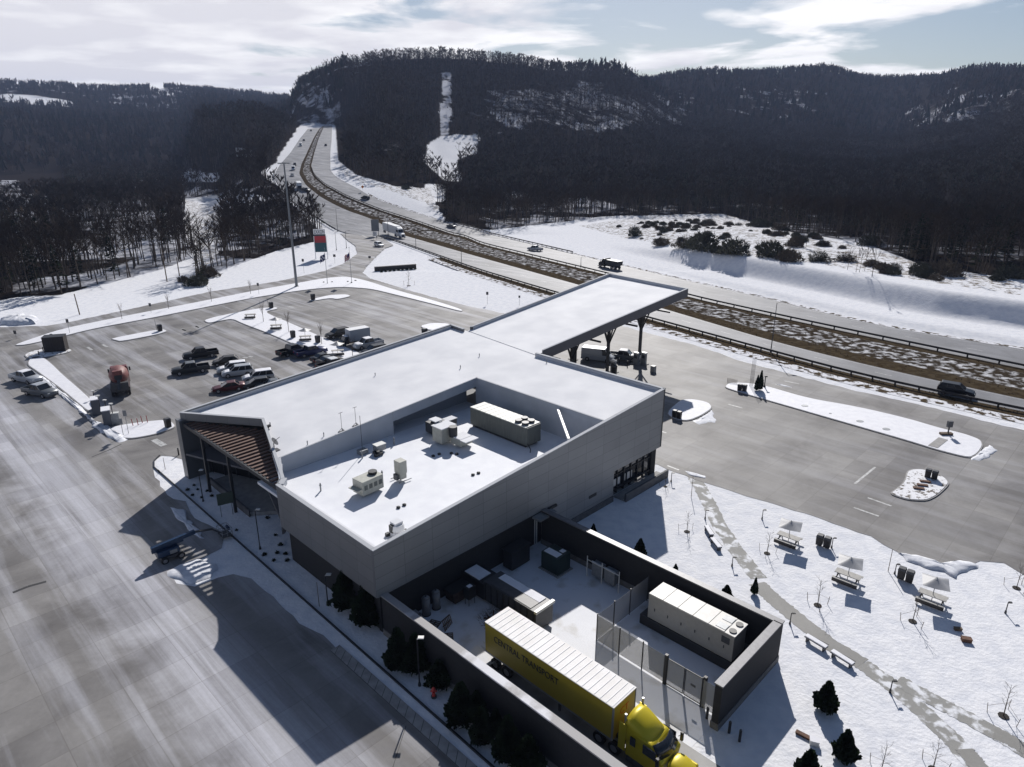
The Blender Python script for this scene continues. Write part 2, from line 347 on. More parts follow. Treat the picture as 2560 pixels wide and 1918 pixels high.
# terrain sheet on rings that open up with distance
az = np.concatenate([np.linspace(-180, -50, 14)[:-1], np.linspace(-50, 50, 381), np.linspace(50, 180, 14)[1:-1]]); na = len(az)
rr = np.concatenate([[.5], np.concatenate([np.geomspace(6, 120, 40)[:-1], np.linspace(120, 420, 200)[:-1], np.geomspace(420, 3640, 170)])]); nr = len(rr)
AA, RR = np.meshgrid(np.radians(az), rr); X = (RR*np.sin(AA)); Y = (RR*np.cos(AA))
Zg = Zt(X.ravel(), Y.ravel()).reshape(X.shape)
Zg = Zg - 0.0
idx = np.arange(nr*na).reshape(nr, na); nx = np.roll(idx, -1, axis=1)
F = np.stack([idx[:-1], nx[:-1], nx[1:], idx[1:]], -1).reshape(-1, 4)[:, ::-1]
def ground_mat():
    m = bpy.data.materials.new('snowy_ground'); m.use_nodes = True; n = m.node_tree.nodes; l = m.node_tree.links; b = n['Principled BSDF']
    b.inputs['Roughness'].default_value = .65; b.inputs['Specular IOR Level'].default_value = 0; b.inputs['Roughness'].default_value = 1
    def N(t): return n.new(t)
    g = N('ShaderNodeNewGeometry'); at = N('ShaderNodeAttribute'); at.attribute_name = 'woods'
    n1 = N('ShaderNodeTexNoise'); n1.inputs['Scale'].default_value = .09; n1.inputs['Detail'].default_value = 8; n1.inputs['Roughness'].default_value = .7; l.new(g.outputs['Position'], n1.inputs[0])
    n2 = N('ShaderNodeTexNoise'); n2.inputs['Scale'].default_value = .8; n2.inputs['Detail'].default_value = 6; l.new(g.outputs['Position'], n2.inputs[0])
    n3 = N('ShaderNodeTexNoise'); n3.inputs['Scale'].default_value = .012; n3.inputs['Detail'].default_value = 4; l.new(g.outputs['Position'], n3.inputs[0])
    sn = N('ShaderNodeValToRGB'); sn.color_ramp.elements[0].position = .35; sn.color_ramp.elements[1].position = .6
    sn.color_ramp.elements[0].color = (.70,.71,.75,1); sn.color_ramp.elements[1].color = (.80,.80,.82,1); l.new(n2.outputs[0], sn.inputs[0])
    at3 = N('ShaderNodeAttribute'); at3.attribute_name = 'snowy'; sum_ = N('ShaderNodeMath'); sum_.operation = 'ADD'; l.new(n1.outputs[0], sum_.inputs[0]); 
    m3 = N('ShaderNodeMath'); m3.operation = 'MULTIPLY'; m3.inputs[1].default_value = .9; l.new(n3.outputs[0], m3.inputs[0]); l.new(m3.outputs[0], sum_.inputs[1])
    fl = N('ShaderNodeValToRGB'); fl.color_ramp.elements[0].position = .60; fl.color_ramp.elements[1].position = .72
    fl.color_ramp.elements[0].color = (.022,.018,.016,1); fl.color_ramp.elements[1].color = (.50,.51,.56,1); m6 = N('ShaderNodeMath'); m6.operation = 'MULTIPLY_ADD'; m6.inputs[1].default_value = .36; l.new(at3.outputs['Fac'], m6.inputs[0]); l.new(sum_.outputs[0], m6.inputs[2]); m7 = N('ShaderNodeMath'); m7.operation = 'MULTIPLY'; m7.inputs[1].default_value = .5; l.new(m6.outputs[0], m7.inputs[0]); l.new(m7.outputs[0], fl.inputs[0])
    ad = N('ShaderNodeMath'); ad.operation = 'ADD'; l.new(at.outputs['Fac'], ad.inputs[0])
    m4 = N('ShaderNodeMath'); m4.operation = 'MULTIPLY_ADD'; m4.inputs[1].default_value = .7; m4.inputs[2].default_value = -.35; l.new(n2.outputs[0], m4.inputs[0]); l.new(m4.outputs[0], ad.inputs[1])
    st = N('ShaderNodeValToRGB'); st.color_ramp.elements[0].position = .42; st.color_ramp.elements[1].position = .58; l.new(ad.outputs[0], st.inputs[0])
    # withered stalks and bare patches poking through the open snow
    n5 = N('ShaderNodeTexNoise'); n5.inputs['Scale'].default_value = .5; n5.inputs['Detail'].default_value = 9; n5.inputs['Roughness'].default_value = .75; l.new(g.outputs['Position'], n5.inputs[0])
    at2 = N('ShaderNodeAttribute'); at2.attribute_name = 'scrub'
    a5 = N('ShaderNodeMath'); a5.operation = 'MULTIPLY_ADD'; a5.inputs[1].default_value = .22; l.new(at2.outputs['Fac'], a5.inputs[0]); l.new(n5.outputs[0], a5.inputs[2])
    r5 = N('ShaderNodeValToRGB'); r5.color_ramp.elements[0].position = .66; r5.color_ramp.elements[1].position = .74; l.new(a5.outputs[0], r5.inputs[0])
    mx0 = N('ShaderNodeMix'); mx0.data_type = 'RGBA'; l.new(r5.outputs[0], mx0.inputs[0]); l.new(sn.outputs[0], mx0.inputs[6]); mx0.inputs[7].default_value = (.16,.13,.095,1)
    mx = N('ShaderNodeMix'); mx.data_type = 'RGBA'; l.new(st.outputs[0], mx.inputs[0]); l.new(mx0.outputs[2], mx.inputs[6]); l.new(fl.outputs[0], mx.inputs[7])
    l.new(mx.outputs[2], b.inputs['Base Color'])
    bu = N('ShaderNodeBump'); bu.inputs['Strength'].default_value = .27; bu.inputs['Distance'].default_value = .25; hs_ = N('ShaderNodeMath'); hs_.operation = 'MULTIPLY_ADD'; hs_.inputs[1].default_value = .8; nf = N('ShaderNodeTexNoise'); nf.inputs['Scale'].default_value = 3.2; nf.inputs['Detail'].default_value = 5; l.new(g.outputs['Position'], nf.inputs[0]); l.new(nf.outputs[0], hs_.inputs[0]); l.new(n2.outputs[0], hs_.inputs[2]); l.new(hs_.outputs[0], bu.inputs['Height']); l.new(bu.outputs[0], b.inputs['Normal'])
    return m
M_GROUND = ground_mat()
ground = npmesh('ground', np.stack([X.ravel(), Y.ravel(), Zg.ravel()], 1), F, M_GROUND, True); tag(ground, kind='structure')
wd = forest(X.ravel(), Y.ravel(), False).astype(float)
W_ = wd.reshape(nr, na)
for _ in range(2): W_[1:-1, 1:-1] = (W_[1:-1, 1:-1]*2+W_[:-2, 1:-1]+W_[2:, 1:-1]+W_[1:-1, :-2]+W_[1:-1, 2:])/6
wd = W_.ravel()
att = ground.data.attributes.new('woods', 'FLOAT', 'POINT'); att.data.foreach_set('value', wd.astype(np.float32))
PX, PY = proj(X.ravel(), Y.ravel(), Zg.ravel())
SNZ = [[(1030,185),(1250,185),(1480,200),(1480,260),(1300,290),(1080,270)], [(630,175),(700,175),(735,195),(725,265),(640,265)], [(1590,195),(1760,195),(1760,235),(1600,235)], [(1960,240),(2090,195),(2212,200),(2212,240),(1980,262)],
       [(640,175),(700,118),(800,105),(800,150),(700,165)], [(0,400),(640,400),(640,640),(0,640)], [(1060,420),(1300,420),(1300,480),(1060,490)], [(0,168),(400,180),(620,205),(620,215),(0,190)], [(300,180),(420,190),(400,240),(200,230)]]
jx = fbm(X.ravel()/38, Y.ravel()/38)*70; jy = fbm(X.ravel()/31+9, Y.ravel()/31+4)*34
snw = np.zeros(len(PX))
for p in SNZ: snw = np.maximum(snw, inpoly(PX+jx, PY+jy, p).astype(float))
snw = np.maximum(snw, .55*inpoly(PX+jx*.5, PY+jy*.5, [(1300,440),(1650,440),(2212,520),(2212,625),(2000,590),(1700,505),(1300,478)]))
snw = np.where(inpoly(PX, PY, RX[1]), 1.5, snw)
snw = np.where(fbm(X.ravel()/30, Y.ravel()/30) > -.25, snw, snw*.5)
att = ground.data.attributes.new('snowy', 'FLOAT', 'POINT'); att.data.foreach_set('value', snw.astype(np.float32))
SCR = [[(1250,488),(1420,462),(1640,465),(1800,520),(1900,545),(2000,570),(2212,612),(2212,640),(1950,600),(1700,560),(1500,535),(1350,515)],
       [(440,600),(600,545),(690,525),(740,530),(700,560),(600,585),(480,605)], [(395,430),(480,450),(480,580),(440,600),(400,520)], [(730,352),(760,375),(800,395),(930,405),(955,470),(920,440),(800,400),(740,380)]]
sc = np.zeros(len(PX))
for p in SCR: sc = np.maximum(sc, inpoly(PX, PY, p).astype(float)*(Y.ravel() > 0)*(.15 if p is SCR[1] else .75))
att = ground.data.attributes.new('scrub', 'FLOAT', 'POINT'); att.data.foreach_set('value', sc.astype(np.float32))
# ------------------------------------------------------------------ paving
BANDX = (N0.x*math.cos(BA)+N0.y*math.sin(BA))-12.5+4.5
def paving_mat(name, c1, c2, dust=.5, joints=0.0, rot=0.0, rough=.62, tracks=True):
    m = bpy.data.materials.new(name); m.use_nodes = True; n = m.node_tree.nodes; l = m.node_tree.links; b = n['Principled BSDF']
    b.inputs['Roughness'].default_value = rough; b.inputs['Specular IOR Level'].default_value = .16
    def N(t): return n.new(t)
    g = N('ShaderNodeNewGeometry'); mp = N('ShaderNodeMapping'); mp.inputs['Rotation'].default_value = (0,0,-rot); l.new(g.outputs['Position'], mp.inputs[0])
    a = N('ShaderNodeTexNoise'); a.inputs['Scale'].default_value = .12; a.inputs['Detail'].default_value = 7; a.inputs['Roughness'].default_value = .6; a.inputs['Distortion'].default_value = .4; l.new(mp.outputs[0], a.inputs[0])
    r = N('ShaderNodeValToRGB'); r.color_ramp.elements[0].position = .36; r.color_ramp.elements[1].position = .66
    r.color_ramp.elements[0].color = (*c1, 1); r.color_ramp.elements[1].color = (*c2, 1); l.new(a.outputs[0], r.inputs[0])
    out = r.outputs[0]
    if tracks:                                    # salt and packed snow drawn out along the driving direction
        mp2 = N('ShaderNodeMapping'); mp2.inputs['Scale'].default_value = (.38, .025, 1); l.new(mp.outputs[0], mp2.inputs[0])
        t = N('ShaderNodeTexNoise'); t.inputs['Scale'].default_value = 1; t.inputs['Detail'].default_value = 8; t.inputs['Roughness'].default_value = .62; t.inputs['Distortion'].default_value = .25; l.new(mp2.outputs[0], t.inputs[0])
        tr = N('ShaderNodeValToRGB'); tr.color_ramp.elements[0].position = .47; tr.color_ramp.elements[1].position = .72; l.new(t.outputs[0], tr.inputs[0])
        q = N('ShaderNodeMath'); q.operation = 'MULTIPLY'; l.new(tr.outputs[0], q.inputs[0])
        sx = N('ShaderNodeSeparateXYZ'); l.new(g.outputs['Position'], sx.inputs[0]); mr_ = N('ShaderNodeMapRange'); mr_.inputs[1].default_value = -15; mr_.inputs[2].default_value = 25; mr_.inputs[3].default_value = dust; mr_.inputs[4].default_value = dust*.35; l.new(sx.outputs[0], mr_.inputs[0]); l.new(mr_.outputs[0], q.inputs[1])
        x_ = N('ShaderNodeMix'); x_.data_type = 'RGBA'; l.new(q.outputs[0], x_.inputs[0]); l.new(out, x_.inputs[6]); x_.inputs[7].default_value = (.58,.58,.62,1); out = x_.outputs[2]
    if joints:
        sp_ = N('ShaderNodeSeparateXYZ'); l.new(mp.outputs[0], sp_.inputs[0]); wob = N('ShaderNodeMath'); wob.operation = 'MULTIPLY_ADD'; wob.inputs[1].default_value = 9; l.new(a.outputs[0], wob.inputs[0]); l.new(sp_.outputs[0], wob.inputs[2])
        sb = N('ShaderNodeMath'); sb.operation = 'ADD'; sb.inputs[1].default_value = -BANDX; l.new(wob.outputs[0], sb.inputs[0]); ab = N('ShaderNodeMath'); ab.operation = 'ABSOLUTE'; l.new(sb.outputs[0], ab.inputs[0])
        bm = N('ShaderNodeMapRange'); bm.interpolation_type = 'SMOOTHSTEP'; bm.inputs[1].default_value = .5; bm.inputs[2].default_value = 6; bm.inputs[3].default_value = .72; bm.inputs[4].default_value = 0; l.new(ab.outputs[0], bm.inputs[0])
        tt = N('ShaderNodeMapRange'); tt.inputs[1].default_value = .30; tt.inputs[2].default_value = .58; tt.inputs[3].default_value = .15; tt.inputs[4].default_value = 1; mp9 = N('ShaderNodeMapping'); mp9.inputs['Scale'].default_value = (1.1, .022, 1); l.new(mp.outputs[0], mp9.inputs[0]); t9 = N('ShaderNodeTexNoise'); t9.inputs['Scale'].default_value = 1; t9.inputs['Detail'].default_value = 9; t9.inputs['Roughness'].default_value = .7; t9.inputs['Distortion'].default_value = .4; l.new(mp9.outputs[0], t9.inputs[0]); l.new(t9.outputs[0], tt.inputs[0])
        bq = N('ShaderNodeMath'); bq.operation = 'MULTIPLY'; l.new(bm.outputs[0], bq.inputs[0]); l.new(tt.outputs[0], bq.inputs[1])
        x5 = N('ShaderNodeMix'); x5.data_type = 'RGBA'; l.new(bq.outputs[0], x5.inputs[0]); l.new(out, x5.inputs[6]); x5.inputs[7].default_value = (.62,.62,.67,1); out = x5.outputs[2]
        br = N('ShaderNodeTexBrick'); br.offset = .5 if joints < 0 else 0; br.inputs['Scale'].default_value = 1; br.inputs['Brick Width'].default_value = abs(joints)*1.0; br.inputs['Row Height'].default_value = abs(joints)*.8
        br.inputs['Mortar Size'].default_value = .035; br.inputs['Mortar Smooth'].default_value = .3; br.inputs['Color1'].default_value = (1,1,1,1); br.inputs['Color2'].default_value = (.80,.80,.81,1); br.inputs['Mortar'].default_value = (.72,.71,.70,1)
        l.new(mp.outputs[0], br.inputs[0]); x2 = N('ShaderNodeMix'); x2.data_type = 'RGBA'; x2.blend_type = 'MULTIPLY'; x2.inputs[0].default_value = 1; l.new(out, x2.inputs[6]); l.new(br.outputs[0], x2.inputs[7]); out = x2.outputs[2]
    f = N('ShaderNodeTexNoise'); f.inputs['Scale'].default_value = 3; f.inputs['Detail'].default_value = 6; l.new(g.outputs['Position'], f.inputs[0])
    fr = N('ShaderNodeMapRange'); fr.inputs[3].default_value = .9; fr.inputs[4].default_value = 1.1; l.new(f.outputs[0], fr.inputs[0])
    x3 = N('ShaderNodeMix'); x3.data_type = 'RGBA'; x3.blend_type = 'MULTIPLY'; x3.inputs[0].default_value = 1; l.new(out, x3.inputs[6]); l.new(fr.outputs[0], x3.inputs[7]); l.new(x3.outputs[2], b.inputs['Base Color'])
    return m
M_LOT = paving_mat('salted_concrete_paving', (.165,.156,.150), (.300,.288,.276), .7, 4.6, BA)
M_HWY = paving_mat('salted_highway_asphalt', (.165,.166,.176), (.235,.236,.25), .4, 0, R(50))
M_WALK = paving_mat('concrete_walk', (.24,.235,.22), (.31,.30,.28), .15, 0, 0)
def rough_edge(P, step=1.2, amp=.18, closed=True):
    out = []; n = len(P)
    for i in range(n if closed else n-1):
        a, b = Vector(P[i][:2]), Vector(P[(i+1)%n][:2]); L = (b-a).length; k = max(1, min(400, int(L/step))); nn = Vector((-(b-a).y, (b-a).x)).normalized() if L > 1e-6 else Vector((0,0))
        for j in range(k):
            p = a.lerp(b, j/k); d = (fbm(np.array([p.x*.9]), np.array([p.y*.9]))[0])*amp*2.2; out.append((p.x+nn.x*d, p.y+nn.y*d))
    return out
def sheet(name, P, z, m, rag=.18, step=1.2):
    poly = rough_edge(P, step, rag) if rag else [(p[0], p[1]) for p in P]
    TV, ft = triangles(poly)
    mb = MB().add([(p[0], p[1], z) for p in TV], ft)
    return tag(mb.build(name, m), kind='structure')
LOT = [('w',-500,2900),('w',-700,900),('w',-300,770),('w',0,707),('w',100,704),('w',145,697),('w',300,664),('w',450,631),('w',600,608),('w',645,598),('w',700,586),('w',745,568),('w',772,548),('w',768,532),('w',748,517),('w',730,500),
 ('w',760,470),('w',815,505),('w',850,530),('w',832,536),('w',815,552),('w',790,578),('w',784,590),('w',800,602),('w',850,617),('w',930,641),('w',1010,661),('w',1080,676),('w',1200,690),('w',1330,700),('w',1400,720),('w',1500,746),('w',1560,765),('w',1600,781),('w',1700,806),('w',1850,845),('w',2000,878),('w',2120,908),('w',2212,930),('w',2900,1090),
 ('w',2900,1420),('w',2400,1300),('w',2212,1245),('w',2170,1218),('w',2120,1214),('w',2060,1228),('w',2000,1210),('w',1940,1195),('w',1880,1160),('w',1800,1130),('w',1740,1110),('w',1640,1080),('w',1560,1055),('w',1500,1036),('w',1420,1003),('w',1250,1000),('w',700,1000),('w',430,1000),
 ('w',352,985),('w',330,998),('w',327,1012),('w',345,1040),('w',360,1070),('w',395,1085),('w',420,1120),('w',450,1135),('w',480,1150),('w',480,1185),('w',440,1205),('w',365,1238),('w',385,1258),('w',420,1266),('w',470,1248),('w',505,1240),('w',540,1252),('w',590,1290),('w',650,1345),('w',700,1372),('w',760,1430),('w',840,1498),('w',920,1572),('w',985,1640),('w',1060,1725),('w',1250,1900),('w',1900,2900)]
sheet('parking_lot', [G(*p) for p in LOT], .03, M_LOT, .22)
def ribbon(name, A, B, m, up, n=3):
    rows = [A*(1-k/n)+B*k/n for k in range(n+1)]; V = np.concatenate(rows); V[:, 2] = road_z(V[:, 1])+up; L = len(A)
    F = [(k*L+i, k*L+i+1, (k+1)*L+i+1, (k+1)*L+i) for k in range(n) for i in range(L-1)]
    F = np.array(F); o = npmesh(name, V, F, m, True)
    if o.data.polygons[0].normal.z < 0: o.data.flip_normals()
    return tag(o, kind='structure')
ribbon('highway', E1, E2, M_HWY, .06); ribbon('highway', E3, E4, M_HWY, .06)
M_MED = mat('median_dry_grass', (.045,.035,.024), .9, spec=0, col2=(.60,.60,.62), vscale=.6, lo=.47, hi=.66, bump=.08, detail=11)
M_MED2 = mat('bare_dry_grass', (.045,.033,.02), .9, spec=0, col2=(.075,.058,.037), vscale=.8, lo=.4, hi=.62, bump=.5, detail=8)
q1 = E2*.72+E3*.28; q3 = E2*.16+E3*.84
ribbon('median_grass', E2, q1, M_MED2, .05); ribbon('median_grass', q1, q3, M_MED, .03, 4); ribbon('median_grass', q3, E3, M_MED2, .05)
# verge of dead grass on the site side of the highway and outside the far carriageway
def offs(E, d):
    T = np.gradient(E[:, :2], axis=0); T /= np.linalg.norm(T, axis=1)[:, None]; N_ = np.stack([-T[:, 1], T[:, 0]], 1); O = E.copy(); O[:, :2] += N_*d; return O
sgn = -1 if (offs(E1, 5)[NR//2, 1] > E1[NR//2, 1]) else 1
near = np.where(E1[:, 1] < 262)[0]
V1 = E1[near]; ribbon('verge_grass', V1, offs(E1, sgn*3.2)[near], M_MED2, .045)
M_VERGE = mat('patchy_verge', (.08,.062,.04), .9, spec=0, col2=(.74,.74,.77), vscale=.7, lo=.44, hi=.52, bump=.4, detail=9)
ribbon('verge_snow', offs(E1, sgn*3.2)[near], offs(E1, sgn*6.2)[near], M_VERGE, .04)
far4 = np.where(E4[:, 1] < 420)[0]
ribbon('verge_grass', E4[far4], offs(E4, -sgn*1.6)[far4], M_VERGE, .05)
# lane dashes and edge lines
M_LINE = mat('road_paint', (.50,.50,.49), .6, col2=(.28,.28,.28), vscale=2.5, lo=.42, hi=.62)
def dashes(A, B, f, name='lane_marking', dash=3.0, gap=9.0, wd=.16, ymax=330, solid=False):
    P = A*(1-f)+B*f; d = np.r_[0, np.cumsum(np.linalg.norm(np.diff(P[:, :2], axis=0), axis=1))]; mb = MB(); t = 0
    while t < d[-1]-dash:
        p, q = (Vector([np.interp(t+e, d, P[:, i]) for i in range(3)]) for e in (0, dash))
        if q.y < ymax:
            n_ = Vector((-(q-p).y, (q-p).x, 0)).normalized()*wd/2; z0, z2 = float(road_z(p.y))+.068, float(road_z(q.y))+.068
            mb.add([(p.x+n_.x, p.y+n_.y, z0), (p.x-n_.x, p.y-n_.y, z0), (q.x-n_.x, q.y-n_.y, z2), (q.x+n_.x, q.y+n_.y, z2)], [(3,2,1,0)])
        t += dash if solid else dash+gap
    o = mb.build(name, M_LINE)
    if len(o.data.polygons) and o.data.polygons[0].normal.z < 0: o.data.flip_normals()
    return tag(o, kind='structure')
dashes(E1, E2, .55); dashes(E3, E4, .5); dashes(E1, E2, .93, wd=.12, solid=True); dashes(E3, E4, .9, wd=.12, solid=True); dashes(E3, E4, .1, wd=.12, solid=True)
def paint(name, pts, wdt, z=.036):
    mb = MB()
    for a, b in pts:
        a, b = G(*a), G(*b); n_ = Vector((-(b-a).y, (b-a).x, 0)).normalized()*wdt/2
        q = [(a.x+n_.x, a.y+n_.y, z), (a.x-n_.x, a.y-n_.y, z), (b.x-n_.x, b.y-n_.y, z), (b.x+n_.x, b.y+n_.y, z)]
        mb.add(q, [(3,2,1,0)])
    o = mb.build(name, M_LINE)
    if o.data.polygons[0].normal.z < 0: o.data.flip_normals()
    return tag(o, kind='structure')
paint('lot_marking', [(('e',1275,1490),('e',1360,1540))], .9)
paint('lot_marking', [(('m',1120,205),('m',1248,250)), (('m',1045,258),('m',1180,305)), (('m',1050,130),('m',1160,40)), (('o',700,270),('o',800,290)), (('o',755,250),('o',845,268)), (('o',415,392),('o',500,415)), (('o',45,765),('o',115,792)), (('n',965,1182),('n',1010,1196))], .28)
paint('lot_marking', [(('g',280,365),('g',312,382)), (('g',170,390),('g',205,402)), (('g',710,215),('g',745,228)), (('g',1010,208),('g',1055,218)), (('e',725,722),('e',762,748)), (('e',850,702),('e',888,722)), (('e',1505,572),('e',1540,588)), (('e',1620,548),('e',1650,562)), (('F',1210,275),('F',1330,330)), (('g',655,612),('g',690,618)), (('g',700,604),('g',730,610))], .5)
M_TAR = mat('tar_seam', (.035,.034,.034), .6)
def tar(pts, wdt):
    mb = MB()
    for a, b in zip(pts[:-1], pts[1:]):
        a, b = G(*a), G(*b); n_ = Vector((-(b-a).y, (b-a).x, 0)).normalized()*wdt/2
        mb.add([(a.x+n_.x,a.y+n_.y,.037),(a.x-n_.x,a.y-n_.y,.037),(b.x-n_.x,b.y-n_.y,.037),(b.x+n_.x,b.y+n_.y,.037)], [(0,1,2,3)])
    return tag(mb.build('paving_joint', M_TAR), kind='structure')
tar([('w',28,1281),('w',60,1268),('w',100,1257)], .35); tar([('w',198,988),('w',235,973),('w',262,960)], .2); tar([('O',440,1185),('O',370,1400),('O',290,1657),('O',250,1760)], .06)
# sidewalk strip with joints and the low black edging beside the building
def stbox(name, m, s0, s1, t0, t1, za, zb, kind='structure'):
    o = MB().box(s0, s1, t0, t1, za, zb).build(name, m); o.location = N0; o.rotation_euler = (0,0,BA); return tag(o, kind=kind) if kind else o
stbox('sidewalk', M_CONC, -3.95, -3.0, -22, 1.5, 0, .05)
jm = MB()
for i in range(24): t_ = 0.8-i*.95; jm.add([(-3.94,t_,.054),(-3.94,t_-.05,.054),(-3.02,t_-.05-.0+.75,.054),(-3.02,t_+.75,.054)], [(0,1,2,3)])
jm.add([(-3.95,-22,.054),(-3.90,-22,.054),(-3.90,1.5,.054),(-3.95,1.5,.054)], [(0,1,2,3)])
jo = jm.build('paving_joint', M_TAR); jo.location = N0; jo.rotation_euler = (0,0,BA); tag(jo, kind='structure')
ed = [G('w',345,985), G('w',333,997), G('w',333,1010), G('w',345,1022)] + [ST(-1.55-.8*k/12, 47-5.6*k, 0) for k in range(13)]
mb = MB()
for a, b in zip(ed[:-1], ed[1:]): mb.bar(a+Vector((0,0,.08)), b+Vector((0,0,.08)), .13, .18)
tag(mb.build('kerb_edging', M_BLACK), kind='structure')
# snowy islands with kerbs
M_ISNOW = mat('island_snow', (.79,.79,.82), .7, col2=(.72,.72,.76), vscale=1.2, bump=.35)
M_ISNOW2 = mat('dirty_island_snow', (.78,.78,.80), .8, col2=(.10,.08,.06), vscale=2.2, lo=.53, hi=.62, bump=.5, detail=9)
def chaikin(P, k=2):
    for _ in range(k):
        Q = []
        for i in range(len(P)):
            a, b = Vector(P[i][:2]), Vector(P[(i+1)%len(P)][:2]); Q += [a.lerp(b, .2), a.lerp(b, .8)]
        P = Q
    return P
def island(pts, m=None, h=.15, name='snow_island', spill=0):
    P = [(p.x, p.y) for p in (chaikin([G(*p) for p in pts]))]; c = Vector((sum(p[0] for p in P)/len(P), sum(p[1] for p in P)/len(P)))
    inner = []
    n = len(P)
    ar = sum(P[i][0]*P[(i+1)%n][1]-P[(i+1)%n][0]*P[i][1] for i in range(n)); sg = 1 if ar > 0 else -1
    for i in range(n):
        a, b = Vector(P[i-1]), Vector(P[(i+1)%n]); t = (b-a).normalized(); inner.append((P[i][0]-t.y*sg*.16, P[i][1]+t.x*sg*.16))
    e_ = bpy.data.objects.new(name, None); S.collection.objects.link(e_); tag(e_, kind='structure')
    mb = MB().prism(P, .0, h); mb.build('kerb', M_CONC, e_)
    mb = MB().prism(inner, h-.05, h+.05); mb.build('snow', m or M_ISNOW, e_)
    return e_
island([('w',28,748),('w',60,736),('w',130,713),('w',200,698),('w',300,678),('w',400,659),('w',500,639),('w',560,627),('w',640,613),('w',700,602),('w',745,598),('w',785,605),('w',850,626),('w',930,648),('w',1000,670),('w',998,675),('w',930,657),('w',850,637),('w',800,625),('w',740,621),('w',680,625),('w',620,633),('w',540,646),('w',430,668),('w',320,690),('w',200,712),('w',110,735),('w',55,747)], M_ISNOW)
island([('e',905,658),('e',1340,575),('e',1398,594),('e',1300,625),('e',1000,682),('e',960,672)])
island([('g',342,325),('g',420,300),('g',560,270),('g',780,228),('g',920,218),('g',938,232),('g',830,255),('g',920,300),('g',1000,330),('g',1200,420),('g',1480,540),('g',1640,610),('g',1500,720),('g',1330,640),('g',1180,560),('g',1050,512),('g',850,425),('g',650,350),('g',570,312),('g',470,330),('g',380,347)])
island([('g',1170,163),('g',1330,125),('g',1400,120),('g',1480,118),('g',1515,133),('g',1400,158),('g',1345,148),('g',1200,172)])
island([('g',2042,370),('g',2150,343),('g',2300,350),('g',2300,400),('g',2130,405)])
island([('e',222,875),('e',250,815),('e',330,800),('e',390,830),('e',450,880),('e',520,950),('e',660,1070),('e',770,1170),('e',785,1230),('e',730,1265),('e',650,1200),('e',520,1090),('e',380,985),('e',290,920)])
island([('e',190,790),('e',330,742),('e',600,742),('e',590,768),('e',400,808),('e',240,830)], M_ISNOW2)
island([('e',905,1400),('e',1000,1375),('e',1200,1345),('e',1380,1330),('e',1435,1350),('e',1465,1392),('e',1300,1452),('e',1100,1490),('e',980,1482),('e',930,1445)])
island([('o',30,450),('o',120,368),('o',200,363),('o',300,385),('o',322,420),('o',260,462),('o',180,497),('o',90,492)])
island([('o',385,292),('o',420,262),('o',560,268),('o',660,288),('o',900,358),('o',1200,410),('o',1500,480),('o',1700,540),('o',1850,575),('o',1950,612),('o',1965,650),('o',1930,700),('o',1880,725),('o',1700,680),('o',1500,618),('o',1300,560),('o',850,430),('o',600,358),('o',470,320)])
island([('o',1388,940),('o',1440,905),('o',1480,868),('o',1500,795),('o',1580,788),('o',1680,815),('o',1735,845),('o',1762,880),('o',1690,950),('o',1620,985),('o',1500,978)], M_ISNOW2)
M_SPILL = mat('ploughed_snow', (.78,.79,.82), .8, col2=(.60,.61,.66), vscale=1.5, bump=.8, detail=8)
def heap(name, pts, h, rag=.35, m=None):
    """low mound of ploughed snow"""
    P = rough_edge([G(*p) for p in pts], .5, rag); c = Vector((sum(p[0] for p in P)/len(P), sum(p[1] for p in P)/len(P)))
    rings = []; V = []; n = len(P)
    for k, (f, z) in enumerate(((1, .0), (.93, .45), (.8, .75), (.55, .95), (.25, 1.0))):
        V += [(c.x+(p[0]-c.x)*f, c.y+(p[1]-c.y)*f, .034+h*z*(1+.5*fbm(np.array([p[0]*2+k]), np.array([p[1]*2]))[0])) for p in P]
    V.append((c.x, c.y, h)); F_ = []
    for k in range(4): F_ += [(k*n+i, k*n+(i+1)%n, (k+1)*n+(i+1)%n, (k+1)*n+i) for i in range(n)]
    F_ += [(4*n+i, 4*n+(i+1)%n, 5*n) for i in range(n)]
    o = MB().add(V, F_).build(name, m or M_SPILL, smooth=True)
    if sum(p.normal.z for p in o.data.polygons) < 0: o.data.flip_normals()
    return tag(o, kind='structure')
heap('snow_bank', [('e',640,1240),('e',700,1300),('e',780,1400),('e',900,1460),('e',985,1515),('e',1060,1490),('e',960,1440),('e',920,1390),('e',840,1370),('e',760,1330),('e',700,1270)], .3)
heap('snow_bank', [('e',300,950),('e',360,960),('e',480,1070),('e',600,1160),('e',720,1265),('e',700,1280),('e',560,1180),('e',430,1080),('e',330,1000)], .18, .15)
heap('snow_bank', [('h',195,1190),('h',270,1150),('h',380,1110),('h',520,1140),('h',560,1180),('h',480,1240),('h',400,1270),('h',340,1290),('h',270,1260)], .22)
heap('snow_bank', [('o',200,495),('o',320,425),('o',335,505),('o',290,500),('o',240,515)], .08)
heap('snow_bank', [('o',1885,730),('o',1960,660),('o',2000,640),('o',2050,680),('o',2010,700),('o',1960,735)], .15)
heap('snow_bank', [('m',135,60),('m',250,90),('m',245,102),('m',150,80)], .1, .15)
heap('snow_bank', [('m',1280,500),('m',1380,520),('m',1480,560),('m',1600,575),('m',1640,550),('m',1720,570),('m',1600,640),('m',1450,590),('m',1330,545)], .3, .4)
heap('snow_bank', [('I',1100,420),('I',1200,425),('I',1390,480),('I',1250,460)], .05, .1)
heap('snow_bank', [('d',0,865),('d',60,850),('d',160,840),('d',240,850),('d',220,885),('d',120,895),('d',0,895)], 1.2, .6)
heap('snow_bank', [('w',370,1095),('w',400,1105),('w',420,1140),('w',440,1165),('w',415,1160),('w',385,1125)], .1, .3)
